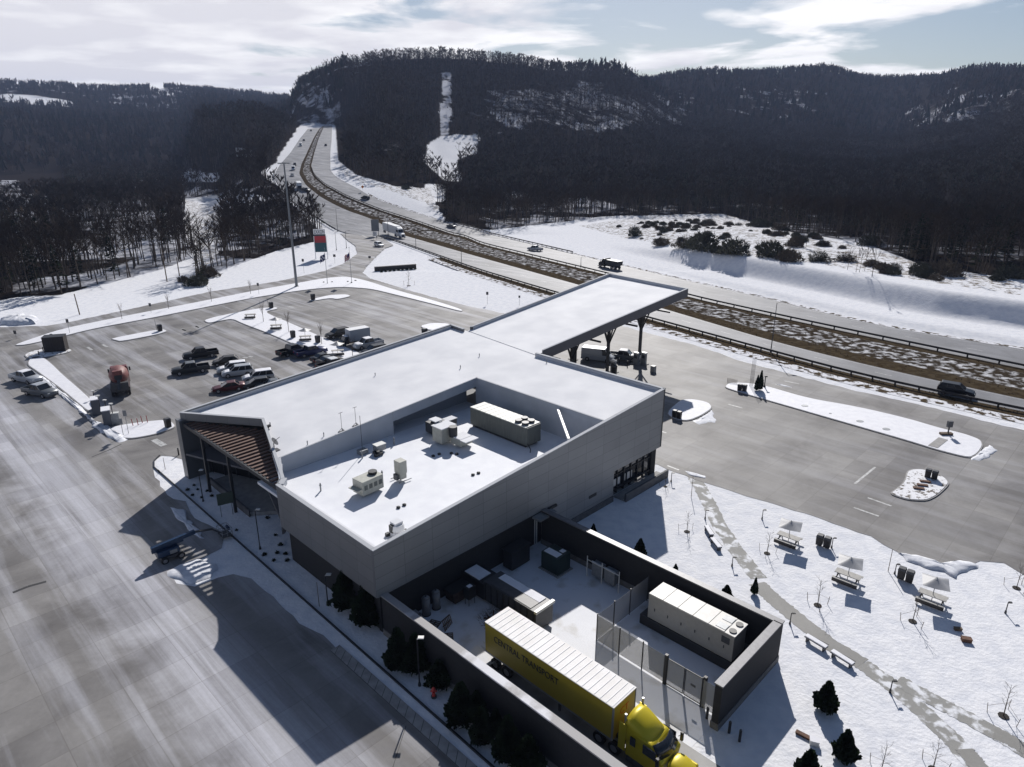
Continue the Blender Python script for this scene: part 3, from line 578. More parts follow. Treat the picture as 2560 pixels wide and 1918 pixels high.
# park path
def strip(name, pts, wdt, m, z, rag=.12):
    C = resample_xy([G(*p) for p in pts], 60); T = np.gradient(C, axis=0); T /= np.linalg.norm(T, axis=1)[:, None]; N_ = np.stack([-T[:, 1], T[:, 0]], 1)
    jit = fbm(np.arange(60)*.9, np.arange(60)*.3)[:, None]*rag*2; L = C+N_*(wdt/2+jit); R_ = C-N_*(wdt/2-jit)
    V = [(p[0], p[1], z) for p in L]+[(p[0], p[1], z) for p in R_]
    o = MB().add(V, [(i, i+1, 61+i, 60+i) for i in range(59)]).build(name, m)
    if o.data.polygons[0].normal.z < 0: o.data.flip_normals()
    return tag(o, kind='structure')
def resample_xy(P, n):
    P = np.array([tuple(p)[:2] for p in P]); d = np.r_[0, np.cumsum(np.linalg.norm(np.diff(P, axis=0), axis=1))]; u_ = np.linspace(0, d[-1], n)
    Q = np.stack([np.interp(u_, d, P[:, i]) for i in range(2)], 1)
    for _ in range(3): Q[1:-1] = (Q[:-2]+2*Q[1:-1]+Q[2:])/4
    return Q
M_PSNOW = mat('snowy_walk', (.27,.265,.25), .8, col2=(.74,.75,.78), vscale=.9, lo=.50, hi=.60, bump=.5, detail=8)
strip('footpath', [('m',170,70),('m',200,120),('m',240,190),('m',290,290),('m',330,370),('m',395,460),('m',470,560),('m',530,640)], 1.7, M_PSNOW, .012)
strip('footpath', [('m',525,665),('m',600,740),('m',720,840),('m',900,980),('m',1090,1100)], 1.7, M_WALK, .016)
strip('footpath', [('m',1090,1100),('m',1250,1215),('m',1420,1360),('m',1560,1490),('m',1700,1640),('m',1800,1790)], 1.6, M_PSNOW, .012)
strip('footpath', [('m',1280,1190),('m',1500,1310),('m',1750,1440),('m',1963,1560),('m',2200,1700)], 1.5, M_PSNOW, .020)
strip('footpath', [('m',1640,1560),('m',1690,1620),('m',1760,1710)], 1.3, M_WALK, .024)
strip('footpath', [('m',1800,1475),('m',1880,1510),('m',1990,1570)], 1.2, M_WALK, .028)
# drive inside the service yard
stbox('yard_drive', mat('wet_drive', (.15,.145,.14), .5, col2=(.26,.26,.26), vscale=.5), 3.0, 8.6, -60, -8.5, 0, .02)
stbox('yard_snow', mat('yard_snow', (.74,.75,.79), .7, col2=(.52,.50,.47), vscale=.45, lo=.55, hi=.72, bump=.4, detail=8), 1.0, 20.5, -25.2, .5, 0, .012)
# ------------------------------------------------------------------ the travel plaza building (local grid s, t, z)
def roof_z(s, t=0): return 8.5+.0735*s+.004*t
def panel_mat(name, c1, c2, w_, h_, axis, mort=.02, mc=(.3,.3,.32), rough=.45, metal=.2):
    m = bpy.data.materials.new(name); m.use_nodes = True; n = m.node_tree.nodes; l = m.node_tree.links; b = n['Principled BSDF']
    b.inputs['Roughness'].default_value = rough; b.inputs['Metallic'].default_value = metal
    t = n.new('ShaderNodeTexCoord'); s = n.new('ShaderNodeSeparateXYZ'); c = n.new('ShaderNodeCombineXYZ'); l.new(t.outputs['Object'], s.inputs[0])
    l.new(s.outputs[axis], c.inputs[0]); l.new(s.outputs[2], c.inputs[1])
    br = n.new('ShaderNodeTexBrick'); br.offset = 0; br.inputs['Scale'].default_value = 1; br.inputs['Brick Width'].default_value = w_; br.inputs['Row Height'].default_value = h_
    br.inputs['Mortar Size'].default_value = mort; br.inputs['Color1'].default_value = (*c1,1); br.inputs['Color2'].default_value = (*c2,1); br.inputs['Mortar'].default_value = (*mc,1); br.inputs['Bias'].default_value = 0
    l.new(c.outputs[0], br.inputs[0])
    no_ = n.new('ShaderNodeTexNoise'); no_.inputs['Scale'].default_value = .35; no_.inputs['Detail'].default_value = 4; l.new(t.outputs['Object'], no_.inputs[0])
    mr = n.new('ShaderNodeMapRange'); mr.inputs[3].default_value = .86; mr.inputs[4].default_value = 1.14; l.new(no_.outputs[0], mr.inputs[0])
    x = n.new('ShaderNodeMix'); x.data_type = 'RGBA'; x.blend_type = 'MULTIPLY'; x.inputs[0].default_value = 1; l.new(br.outputs[0], x.inputs[6]); l.new(mr.outputs[0], x.inputs[7]); l.new(x.outputs[2], b.inputs['Base Color'])
    return m
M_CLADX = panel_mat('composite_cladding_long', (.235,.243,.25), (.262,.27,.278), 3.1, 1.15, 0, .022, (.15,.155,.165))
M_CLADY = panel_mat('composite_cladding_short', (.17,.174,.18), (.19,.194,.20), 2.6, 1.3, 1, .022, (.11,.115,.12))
M_BRICKX = panel_mat('charcoal_block', (.016,.016,.019), (.021,.021,.024), .4, .2, 0, .012, (.012,.012,.013), .85, 0)
M_BRICKY = panel_mat('charcoal_block_side', (.016,.016,.019), (.021,.021,.024), .4, .2, 1, .012, (.012,.012,.013), .85, 0)
M_COPE = mat('parapet_coping', (.50,.51,.53), .8, spec=.1)
M_WELLW = mat('roof_well_wall', (.42,.45,.50), .6, var=.05, vscale=.6)
M_SOFF = mat('soffit', (.12,.12,.13), .7)
B = empty('service_building', N0, BA, 'large flat-roofed building with snow-covered roof, grey panel walls and a sunken equipment well', 'building')
# roof: L-shaped deck with the notch at the entrance and the well left open
def roof_deck(name, poly, th=.35, m=M_SNOWROOF, par=B, dz=-.45):
    return MB().prism(poly, lambda x, y: roof_z(x, y)+dz-th, lambda x, y: roof_z(x, y)+dz).build(name, m, par)
S1, T1 = 43.3, 42.4
WS0, WS1, WT = 3.0, 31.2, 21.3                   # equipment well
main = [(.35,16.3),(1.1,19.2),(6.6,32.2),(.9,41.9),(.9,42.1),(43.6,42.1),(43.0,.35),(31.2,.35),(31.2,21.3),(3.0,21.3),(.9,17.0)]
main = [(6.6,32.2),(.9,42.1),(45.0,42.1),(45.0,38.0),(43.2,21.5),(43.0,.35),(31.35,.35),(31.35,21.5),(3.4,21.5),(.9,17.2)]
roof_deck('roof', main)
can = [(45.3,38.6),(86.2,41.4),(85.0,22.6),(43.8,21.8)]
# parapets: thin upstands with pale coping
def upstand(name, a, b, below, above=.0, th=.3, m=M_CLADX, cope=True, par=B, inner=None):
    """wall from z=roof-below up to the roof plane between two plan points, coping on top"""
    (x0, y0), (x1, y1) = a, b; d = Vector((x1-x0, y1-y0)).normalized(); n_ = Vector((-d.y, d.x))*th
    P = [(x0, y0), (x1, y1), (x1+n_.x, y1+n_.y), (x0+n_.x, y0+n_.y)]
    zb = below if callable(below) else (lambda x, y: roof_z(x, y)-below)
    o = MB().prism(P, zb, lambda x, y: roof_z(x, y)+above).build(name, m, par)
    if cope:
        k = d*.03; q = n_.normalized()*.04; P2 = [(x0-k.x-q.x, y0-k.y-q.y), (x1+k.x-q.x, y1+k.y-q.y), (x1+n_.x+k.x+q.x, y1+n_.y+k.y+q.y), (x0+n_.x-k.x+q.x, y0+n_.y-k.y+q.y)]
        MB().prism(P2, lambda x, y: roof_z(x, y)+above+.003, lambda x, y: roof_z(x, y)+above+.06).build('coping', M_COPE, o)
    return o
# long front wall (t = 0): hung cladding over a dark base, down to the ground on the garden side
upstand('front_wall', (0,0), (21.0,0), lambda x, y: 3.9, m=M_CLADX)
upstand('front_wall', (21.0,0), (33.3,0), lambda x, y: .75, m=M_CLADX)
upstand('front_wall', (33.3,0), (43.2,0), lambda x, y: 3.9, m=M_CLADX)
MB().box(21.0, 33.3, -.12, .3, 0, .75).build('plinth', M_DCONC, B)
MB().box(.5, 21.0, .3, .7, 0, 3.9).build('base_wall', M_BRICKX, B)
MB().box(.2, 20.6, -.02, .3, 3.86, 3.98).build('drip_edge', M_GREY, B)
# left wall (s = 0)
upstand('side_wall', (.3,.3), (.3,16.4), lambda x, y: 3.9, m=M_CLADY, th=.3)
MB().box(.6, .95, .7, 16.0, 0, 3.9).build('base_wall', M_BRICKY, B)
# splayed end of the side wall that returns to the entrance
MB().prism([(.02,16.4),(.3,16.4),(1.1,17.2),(.8,17.3)], lambda x, y: 3.0, lambda x, y: roof_z(x, y)+.0).build('wall_return', M_CLADY, B)
# garden end wall (s = 43)
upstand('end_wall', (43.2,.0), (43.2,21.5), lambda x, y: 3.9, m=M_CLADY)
upstand('end_wall', (44.6,38.6), (44.9,42.3), lambda x, y: 3.9, m=M_CLADY)
upstand('back_wall', (44.9,42.0), (.9,42.2), lambda x, y: 3.0, m=M_CLADX, th=-.3)
MB().box(3, 43, 41.6, 41.9, 0, 3.0).build('base_wall', M_BRICKX, B)
MB().box(42.2, 42.5, 3, 41, 0, 3.9).build('base_wall', M_BRICKY, B)
MB().prism([(.4,41.5),(43,41.5),(43,.8),(.5,.8),(.5,17),(4.5,30)], 3.35, 3.6).build('ceiling', M_SOFF, B)
# notch fascias: pale bands either side of the entrance, with copings
f1 = upstand('fascia', (.75,42.3), (6.55,32.15), .95, m=M_CLADY, th=.25)
f2 = upstand('fascia', (6.5,32.2), (1.0,17.1), 1.1, m=mat('fascia_dark', (.06,.05,.05), .6), th=.25)
f3 = upstand('coping_band', (1.0,17.1), (.2,16.3), .6, th=.5, m=M_COPE)
for a_, b_ in (((44.4,41.65),(1.3,41.75)), ((42.85,.5),(42.85,21.3))):
    d_ = Vector((b_[0]-a_[0], b_[1]-a_[1])).normalized(); n_ = Vector((-d_.y, d_.x))*.05
    MB().prism([a_, b_, (b_[0]+n_.x,b_[1]+n_.y), (a_[0]+n_.x,a_[1]+n_.y)], lambda x, y: roof_z(x, y)-.5, lambda x, y: roof_z(x, y)-.02).build('pale_parapet_face', M_WELLW, B)  # added pale panel, sky light on the inner parapet face put into its colour
# big corner pier
pm = MB().box(.3, 3.3, 41.6, 42.9, 0, 7.9).build('corner_pier', M_CLADY, B)
# entrance trellis of timber slats running along s under the notch
tr_edge = lambda t: 1.35-.0*(t)                   # outer beam line
def notch_s(t):                                   # roof edge of the notch
    return np.interp(t, [17.0, 32.2, 42.2], [1.0, 6.5, .95])
M_SLAT = mat('timber_slats', (.13,.07,.05), .7, var=.12, vscale=1)
sl_ = MB(); t_ = 17.6
while t_ < 41.2:
    s0 = .85; s1 = float(notch_s(t_))+.1
    if s1-s0 > .3:
        za = 7.55; sl_.bar((s0, t_, za+.05), (s1, t_, za+.05+.02*(s1-s0)), .34, .16)
    t_ += .86
sl_.build('trellis_slats', M_SLAT, B)
MB().bar((.8,16.9,7.4), (.8,41.8,7.4), .3, .42).build('trellis_beam', M_BLACK, B)
MB().box(.9, 6.4, 17.4, 41, 7.18, 7.22).bar((.9, 24, 7.3), (3.4, 24, 7.3), .2, .3).bar((.9,31,7.3), (6,31,7.3), .2, .3)
for t_, nm in ((36.4, 1), (29.4, 1)):
    MB().box(.65, .95, t_-.13, t_+.13, 0, 7.25).build('column', M_BLACK, B)
# entrance storefront set back under the notch
sf = MB()
sf.prism([(4.6,17.5),(7.0,31.5),(7.1,31.5),(4.75,17.5)], 0, 6.65)
sf.prism([(7.0,31.5),(3.4,41.4),(3.5,41.5),(7.15,31.6)], 0, 7.2)
sf.build('storefront_glass', mat('dim_storefront', (.008,.009,.011), .35, spec=.25), B)
mu = MB()
for k in range(9):
    a_ = Vector((4.5,17.5,0)).lerp(Vector((6.9,31.5,0)), k/8); mu.box(a_.x-.06, a_.x+.06, a_.y-.06, a_.y+.06, 0, 6.65)
for k in range(1, 6):
    a_ = Vector((6.9,31.5,0)).lerp(Vector((3.3,41.4,0)), k/5); mu.box(a_.x-.06, a_.x+.06, a_.y-.06, a_.y+.06, 0, 7.2)
mu.bar((4.5,17.5,3), (6.9,31.5,3), .12).bar((6.9,31.5,3), (3.3,41.4,3), .12).build('storefront_frame', M_BLACK, B)
MB().prism([(1.6,27.4),(1.9,38.4),(6,38.4),(6.5,31),(5.4,25.5),(4.2,25.2)], 0, .45).build('porch_slab', M_CONC, B)
MB().prism([(1.35,27.1),(1.6,38.7),(1.9,38.4),(1.6,27.4)], 0, .85).build('porch_wall', M_DCONC, B)
# garden-side windows
gl = MB().box(33.6, 42.0, .75, .85, .9, 3.9).build('window', M_GLASS, B)
fr = MB()
for k in range(7): x_ = 33.5+k*1.4; fr.box(x_-.07, x_+.07, .6, .9, .3, 3.9)
fr.box(33.4, 42.1, .6, .9, .75, .95).box(33.4, 42.1, .62, .9, 2.7, 2.8).build('window_frame', M_BLACK, B)
MB().box(41.9, 42.9, .5, 1.4, 0, 3.9).build('dark_pier', M_BRICKX, B)
MB().box(33.4, 42.2, .85, 3.2, .0, .3).build('window_floor', M_CONC, B)
MB().box(34.2, 43.3, -1.3, -1.05, 0, 1.05).build('low_wall', M_DCONC, B); MB().box(34.2, 43.3, -1.04, .5, 0, .25).build('ramp_slab', M_CONC, B)
for a_, b_ in ((33.9,.9),(35.0,.6),(36.3,.4),(37.1,1.0)): MB().box(a_, a_+b_, .70, .74, 1.3, 2.2).build('bright_pane', M_LIGHT, B)
MB().box(28.7, 30.0, -.06, .02, 2.1, 2.45).build('wall_vent', M_BLACK, B)
MB().box(19.2, 21.9, -1.15, -.02, 3.55, 3.75).build('door_canopy', M_GREY, B)
MB().box(21.6, 22.9, -.25, -.02, 3.6, 3.85).build('wall_lamp', M_BLACK, B)
dp = MB(); dp.cyl((19.9,.22,0), (19.9,.22,3.5), .06).cyl((20.2,.22,0), (20.2,.22,3.5), .06); dp.build('downpipe', M_LIGHT, B)
# equipment well
WF = 7.0
MB().box(.35, 31.2, .35, 21.4, WF-.3, WF).build('well_floor', mat('well_snow', (.76,.77,.80), .7, col2=(.70,.71,.75), vscale=.6, bump=.25), B)
MB().prism([(3.0,21.42),(17.6,21.42),(17.6,21.25),(3.0,21.25)], WF, lambda x, y: roof_z(x, y)+.02).build('well_wall', M_WELLW, B)
MB().prism([(17.6,21.42),(31.3,21.42),(31.3,21.2),(17.6,21.2)], lambda x, y: roof_z(x, y)-1.15, lambda x, y: roof_z(x, y)+.02).build('well_wall', M_WELLW, B)
MB().box(17.6, 31.3, 23.4, 23.6, WF, 9.1).box(17.45, 17.6, 21.42, 23.6, WF, 9.1).build('well_recess', mat('well_shadow_wall', (.22,.24,.28), .7), B)  # shade of the recess is put into this darker wall colour
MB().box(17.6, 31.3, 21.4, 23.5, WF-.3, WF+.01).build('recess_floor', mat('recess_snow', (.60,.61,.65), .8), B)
MB().prism([(31.15,.3),(31.35,.3),(31.35,21.4),(31.15,21.4)], WF, lambda x, y: roof_z(x, y)+.02).build('well_wall', M_WELLW, B)
MB().prism([(3.0,21.4),(.95,17.0),(.75,17.2),(2.85,21.6)], WF-.1, lambda x, y: roof_z(x, y)+.02).build('well_wall', M_WELLW, B)
cp = MB()
for a_, b_ in (((3.0,21.33),(31.4,21.33)), ((31.27,21.4),(31.27,.3))):
    d_ = Vector((b_[0]-a_[0], b_[1]-a_[1])).normalized()*.1; n_ = Vector((-d_.y, d_.x))
    cp.prism([(a_[0]-n_.x,a_[1]-n_.y),(b_[0]-n_.x,b_[1]-n_.y),(b_[0]+n_.x,b_[1]+n_.y),(a_[0]+n_.x,a_[1]+n_.y)], lambda x, y: roof_z(x, y)+.025, lambda x, y: roof_z(x, y)+.07)
cp.prism([(2.9,21.5),(.9,17.1),(1.15,16.95),(3.15,21.3)], lambda x, y: roof_z(x, y)+.025, lambda x, y: roof_z(x, y)+.07)
cp.build('well_coping', M_COPE, B)
MB().box(.3, .62, .35, 16.3, WF, 8.5-.02).box(.3, 31.15, .3, .5, WF, 8.4).build('pale_parapet_face', M_SNOWROOF, B)
MB().bar((31.0,6.9,10.45), (25.4,.5,10.35), .24, .24).build('brace_pipe', M_WHITE, B)
# forecourt canopy
C_ = empty('fuel_canopy', N0, BA, 'long snow-topped canopy on dark columns reaching out over the fuel pumps', 'canopy')
def can_z(s, t=0): return roof_z(s, t)+.06
cp_ = [(44.2,21.3),(85.3,22.3),(87.0,41.6),(45.6,38.4)]
MB().prism([(43.3,21.62),(84.9,22.7),(86.5,41.2),(45.05,38.3)], lambda x, y: can_z(x, y)-.8, lambda x, y: can_z(x, y)-.45).build('deck', M_SNOWROOF, C_)
MB().prism([(44.7,21.8),(84.8,22.8),(86.4,41.1),(46,38.0)], lambda x, y: can_z(x, y)-1.45, lambda x, y: can_z(x, y)-1.35).build('soffit', M_SOFF, C_)
for i in range(3):
    a_, b_ = cp_[i], cp_[(i+1)%4]; d_ = Vector((b_[0]-a_[0], b_[1]-a_[1])).normalized(); n_ = Vector((-d_.y, d_.x))*.32
    P = [a_, b_, (b_[0]+n_.x-d_.x*.3, b_[1]+n_.y-d_.y*.3), (a_[0]+n_.x+d_.x*.3, a_[1]+n_.y+d_.y*.3)]
    o = MB().prism(P, lambda x, y: can_z(x, y)-1.5, lambda x, y: can_z(x, y)).build('fascia', mat('fascia_metal', (.11,.11,.12), .5, .3, var=.05), C_)
    MB().prism(P, lambda x, y: can_z(x, y)+.003, lambda x, y: can_z(x, y)+.07).build('coping', M_COPE, o)
for i in range(3):
    a_, b_ = cp_[i], cp_[(i+1)%4]; d_ = Vector((b_[0]-a_[0], b_[1]-a_[1])).normalized(); n_ = Vector((-d_.y, d_.x)); p0 = Vector(a_)+n_*.33+d_*.4; p1 = Vector(b_)+n_*.33-d_*.4
    MB().prism([tuple(p0), tuple(p1), tuple(p1+n_*.05), tuple(p0+n_*.05)], lambda x, y: can_z(x, y)-.5, lambda x, y: can_z(x, y)-.02).build('pale_parapet_face', M_WELLW, C_)  # added pale strip that paints the sky-lit tone inside the canopy edge
M_COL = mat('dark_steel_column', (.03,.031,.035), .5, .3)
for s_ in (52.0, 62.3, 72.8, 83.2):
    for t_ in (30.6, 38.4) if s_ < 80 else (30.6,):
        H_ = can_z(s_, t_)-1.45; c_ = MB().box(s_-.25, s_+.25, t_-.22, t_+.22, 0, H_).build('column', M_COL, C_)
        br_ = MB()
        for dx, dy in ((2.9,0),(-2.9,0),(0,3.2),(0,-3.2),(2.2,2.2),(-2.2,-2.2)):
            br_.bar((s_+dx*.08, t_+dy*.08, H_-7.0), (s_+dx, t_+dy, H_), .2)
        br_.build('branch_struts', M_COL, c_)
    MB().bar((s_, 24.5, can_z(s_)-4.2), (s_, 38.4, can_z(s_)-4.2), .18, .3).build('cross_beam', M_COL, C_)
mb = MB()
for t_ in (26.5, 35.0): mb.bar((46, t_, can_z(46)-1.6), (84, t_, can_z(84)-1.6), .3, .35)
mb.build('girders', M_COL, C_)
# ------------------------------------------------------------------ things on the roof
def lt(name, s, t, z, label, cat, group=None, rz=0): return empty(name, ST(s, t, z), BA+rz, label, cat, group)
M_UNIT = mat('putty_unit_paint', (.40,.40,.35), .55, var=.08)
M_UNITD = mat('unit_side_louvre', (.11,.12,.11), .6, var=.2, stretch=(12,12,.5), vscale=1)
def fan(mb, x, y, z, r=.42, mi=0): mb.cyl((x,y,z), (x,y,z+.28), r, n=14, mi=mi)
o = lt('air_handler', 27.0, 11.9, WF, 'very long rooftop air unit with four round fans on its end', 'air conditioner')
MB().box(-1.15, 1.15, -4.9, 4.7, .35, 2.5).build('casing', M_UNITD, o)
mb = MB()
for k in range(11): mb.box(-1.2, 1.2, -4.74+k*.862, -4.74+k*.862+.80, 2.505, 2.6)
mb.build('top_panels', mat('unit_top', (.55,.55,.50), .5, var=.1), o)
for x_, y_ in ((-.5,-4.0),(.5,-4.0),(-.5,-2.9),(.5,-2.9)):
    f_ = MB(); fan(f_, x_, y_, 2.6); f_.build('fan', M_DARK, o)
MB().box(-1.0, 1.0, -4.5, 4.5, 0, .35).build('base_rail', M_BLACK, o)
MB().cyl((-1.0,-4.8,.6), (-1.3,-5.6,.2), .05).cyl((-1.3,-5.6,.2), (-1.7,-5.9,.05), .05).build('drain_pipe', M_BLACK, o)
o = lt('rooftop_unit', 7.2, 11.3, WF, 'small putty-coloured rooftop unit with one round fan, standing on open snow', 'air conditioner', rz=R(4))
MB().box(-1.3, 1.3, -.8, .8, .25, 1.75).build('casing', M_UNIT, o, bevel=.03)
MB().box(-1.9, -1.32, -.7, .7, .9, 1.0).build('hood', M_UNIT, o)
f_ = MB(); fan(f_, .7, .1, 1.75, .45); f_.build('fan', M_BLACK, o)
f_ = MB()
for k in range(4): f_.box(-1.1+k*.6, -.7+k*.6, -.83, -.81, .8, 1.3)
f_.build('louvres', M_UNITD, o)
o = lt('exhaust_fan_unit', 20.6, 14.6, WF, 'stepped exhaust unit with snow on top beside the long air unit', 'air conditioner')
MB().box(-1.2, .9, -.2, 1.5, .3, 2.1).box(-.2, 1.6, -2.3, -.6, .3, 1.1).build('casing', M_UNIT, o)
MB().box(-1.3, 1.0, -.3, 1.6, 2.105, 2.2).box(-.6, .5, 1.6, 2.9, 2.3, 2.4).box(-.3, 1.7, -3.3, -2.3, 1.1, 1.18).box(-.2, 1.6, -2.25, -.7, 1.105, 1.2).build('snow_cap', M_SNOWROOF, o)
MB().cyl((.1,-.7,1.1), (.1,-.7,2.3), .5, n=14).build('fan', M_BLACK, o)
o = lt('makeup_air_duct', 21.6, 18.0, WF, 'dark duct box with round fan in the shade under the roof edge', 'air conditioner')
MB().box(-1.0, 1.0, -.8, .9, .2, 1.5).box(1.0, 2.8, -.5, .6, .4, 1.2).build('casing', M_DARK, o)
f_ = MB(); fan(f_, -.2, 0, 1.5, .5); f_.build('fan', M_BLACK, o)
MB().box(1.0, 2.9, -.5, .6, 1.205, 1.26).build('snow_cap', M_SNOWROOF, o)
o = lt('exhaust_hood', 11.0, 11.0, WF, 'tall pale two-door hood casting its shadow beside the small roof unit', 'roof hood')
MB().box(-.45, .45, -.5, .5, .9, 2.3).box(-.4,.4,-.45,.45,.3,.9).build('casing', M_UNIT, o, bevel=.03)
MB().box(-.75, -.5, -.3, .3, .3, .9).build('side_box', M_DARK, o)
MB().bar((-.8,-.7,.2), (.8,-.7,.2), .08).bar((-.8,.7,.2), (.8,.7,.2), .08).build('rails', M_GREY, o)
o = lt('upblast_fan', 4.3, 2.6, WF, 'snow-capped exhaust fan near the front corner of the roof', 'roof fan')
MB().box(-.5, .5, -.5, .5, 0, .5).build('curb', M_SNOWROOF, o)
MB().cyl((0,0,.5), (0,0,.75), .55, .7, n=14).cyl((0,0,.75), (0,0,1.2), .7, .6, n=14).build('hood', M_WHITE, o)
MB().box(-.7, -.45, -.2, .25, .55, 1.25).box(.5, .8, -.5, -.2, .0, .45).box(-.85,-.5,.4,.7,0,.3).build('motor', M_BLACK, o)
MB().box(-.42, .42, -.35, .45, 1.205, 1.42).build('snow_cap', M_SNOWROOF, o)
o = lt('satellite_dish', 3.9, 24.2, roof_z(3.9, 24)-.45, 'small dark satellite dish on a ballast frame near the entrance notch', 'satellite dish')
MB().cyl((0,0,.0), (0,0,.9), .05).build('mast', M_BLACK, o); d_ = MB()
d_.cyl((0,0,1.0), (.12,-.1,1.12), .1, .5, n=16).bar((0,0,1.05),(.55,-.45,1.6),.05); d_.build('dish', M_DARK, o); MB().box(-.5,.5,-.4,.4,0,.08).build('ballast', M_DARK, o)
for i, (s_, t_, lab) in enumerate(((11.3,22.4,'whip antenna on tripod, left of the pair above the well wall'), (13.2,22.4,'whip antenna on tripod, right of the pair above the well wall'))):
    o = lt('roof_antenna', s_, t_, roof_z(s_)-.45, lab, 'antenna', 'roof antennas')
    MB().cyl((0,0,0), (0,0,2.4), .025, n=5).bar((-.25,0,2.4), (.25,0,2.4), .04).build('mast', M_DARK, o); MB().bar((0,0,.5),(.5,.2,0),.04).bar((0,0,.5),(-.5,.2,0),.04).bar((0,0,.5),(0,-.5,0),.04).box(-.35,.35,-.25,.25,0,.12).build('tripod', M_BLACK, o)
o = lt('roof_antenna', 11.9, 19.4, WF, 'tall thin mast antenna standing on the well floor', 'antenna')
MB().cyl((0,0,0), (0,0,4.6), .03, n=5).build('mast', M_DARK, o); MB().box(-.5, .5, -.4, .4, 0, .5).build('base_cabinet', M_GREY, o)
o = lt('hvac_box', 13.6, 18.5, WF, 'low grey equipment box on skids beside the tall mast', 'equipment box'); MB().box(-.6,.6,-.4,.4,.2,.9).build('casing', M_GREY, o); MB().box(-.65,.65,-.45,.45,.9,.96).build('lid', M_LIGHT, o); MB().box(-.9,-.6,-.3,.1,0,.3).build('skid', M_BLACK, o)
o = lt('hvac_box', 12.8, 17.6, WF, 'small black pump unit on the snow in the well, in front of the mast', 'equipment box'); MB().box(-.5,.5,-.2,.2,.05,.35).cyl((0,0,.3),(0,0,.6),.2).build('casing', M_BLACK, o)
VENT = Kind(lambda: (lambda e_: (MB().cyl((0,0,0),(0,0,.55),.055,n=6).cyl((0,0,.4),(0,0,.6),.09,.02,n=6).build('pipe', M_GREY, e_), e_)[1])(empty('vent_pipe', (0,0,0), 0, 'x', 'vent pipe')))
for s_, t_, lab in ((6.7,30.6,'small vent pipe on the roof near the notch tip'), (7.0,22.6,'small vent pipe left of two beside the satellite dish'), (9.3,23.0,'small vent pipe right of two beside the satellite dish'), (33.1,26.6,'small vent pipe behind the far corner of the well'), (42.0,18.5,'small vent pipe near the roof edge toward the fuel canopy'), (24,34,'small vent pipe in the open middle of the upper roof'), (38,28,'small vent pipe on the upper roof near the canopy joint')):
    VENT.at(ST(s_, t_, roof_z(s_)-.45), 0, lab, 'roof vent pipes')
for s_, t_, lab in ((3.9,14.9,'black vent stub on the well floor near the entrance parapet'), (9.9,12.8,'short vent pipe behind the small roof unit'), (15.9,18.9,'vent stub by the dark recess corner'), (11.2,18.4,'short pipe beside the mast cabinet')):
    VENT.at(ST(s_, t_, WF), 0, lab, 'roof vent pipes', 1.5)
DRN = Kind(lambda: tag(MB().cyl((0,0,0),(0,0,.14),.2,n=10).cyl((0,0,.14),(0,0,.2),.2,.1,n=10).build('roof_drain', M_BLACK), 'x', 'roof drain'))
for s_, t_, lab in ((7.3,6.5,'roof drain, front-left of the pair in the open snow'), (8.0,6.5,'roof drain, front-right of the pair in the open snow'), (17.0,6.5,'roof drain, left of the pair near the front parapet'), (17.7,6.4,'roof drain, right of the pair near the front parapet'), (17.0,13.1,'roof drain, left of the pair on trampled snow'), (17.8,13.0,'roof drain, right of the pair on trampled snow'), (18.9,12.2,'roof drain, left of the pair by the stepped unit'), (19.2,11.6,'roof drain, right of the pair by the stepped unit')):
    DRN.at(ST(s_, t_, WF), 0, lab, 'roof drains')
# roof hatch speaker near notch
o = lt('floodlight', 6.2, 30.0, roof_z(6)-.45, 'small black floodlight at the roof edge beside the notch', 'floodlight'); MB().cyl((0,0,0),(0,0,.35),.05).build('stem', M_BLACK, o); MB().box(-.25,.25,-.15,.15,.35,.6).build('lamp_head', M_BLACK, o)
# ------------------------------------------------------------------ service yard
def wall_thing(name, s0, s1, t0, t1, h, label, m, cope=M_GREY, base=True):
    e_ = empty(name, ST((s0+s1)/2, (t0+t1)/2), BA, label, 'wall'); a, b = (s1-s0)/2, (t1-t0)/2
    MB().box(-a, a, -b, b, .6 if base else 0, h).build('masonry', m, e_)
    if base: MB().box(-a-.05, a+.05, -b-.05, b+.05, 0, .6).build('footing', mat('stone_footing', (.16,.155,.15), .9, var=.2, vscale=2), e_)
    c_ = MB().box(-a-.06, a+.06, -b-.06, b+.06, h+.002, h+.12).build('coping', cope, e_)
    return e_
M_COPE2 = mat('grey_coping', (.16,.16,.17), .5, .2, var=.1)
M_COPE3 = mat('frosted_coping', (.30,.29,.29), .6, col2=(.60,.60,.63), vscale=.35, lo=.5, hi=.62)
wall_thing('yard_wall', .45, 1.0, -46, -.05, 3.9, 'long charcoal block wall beside the truck and the evergreen row', M_BRICKY, M_COPE3)
wall_thing('yard_wall', 20.6, 21.1, -25.75, -.1, 3.9, 'long charcoal block wall between the service yard and the snowy garden', M_BRICKY, M_COPE2)
wall_thing('yard_wall', 11.2, 20.6, -25.75, -25.2, 3.9, 'short charcoal end wall behind the generator, pale coping', M_BRICKX, M_COPE2)
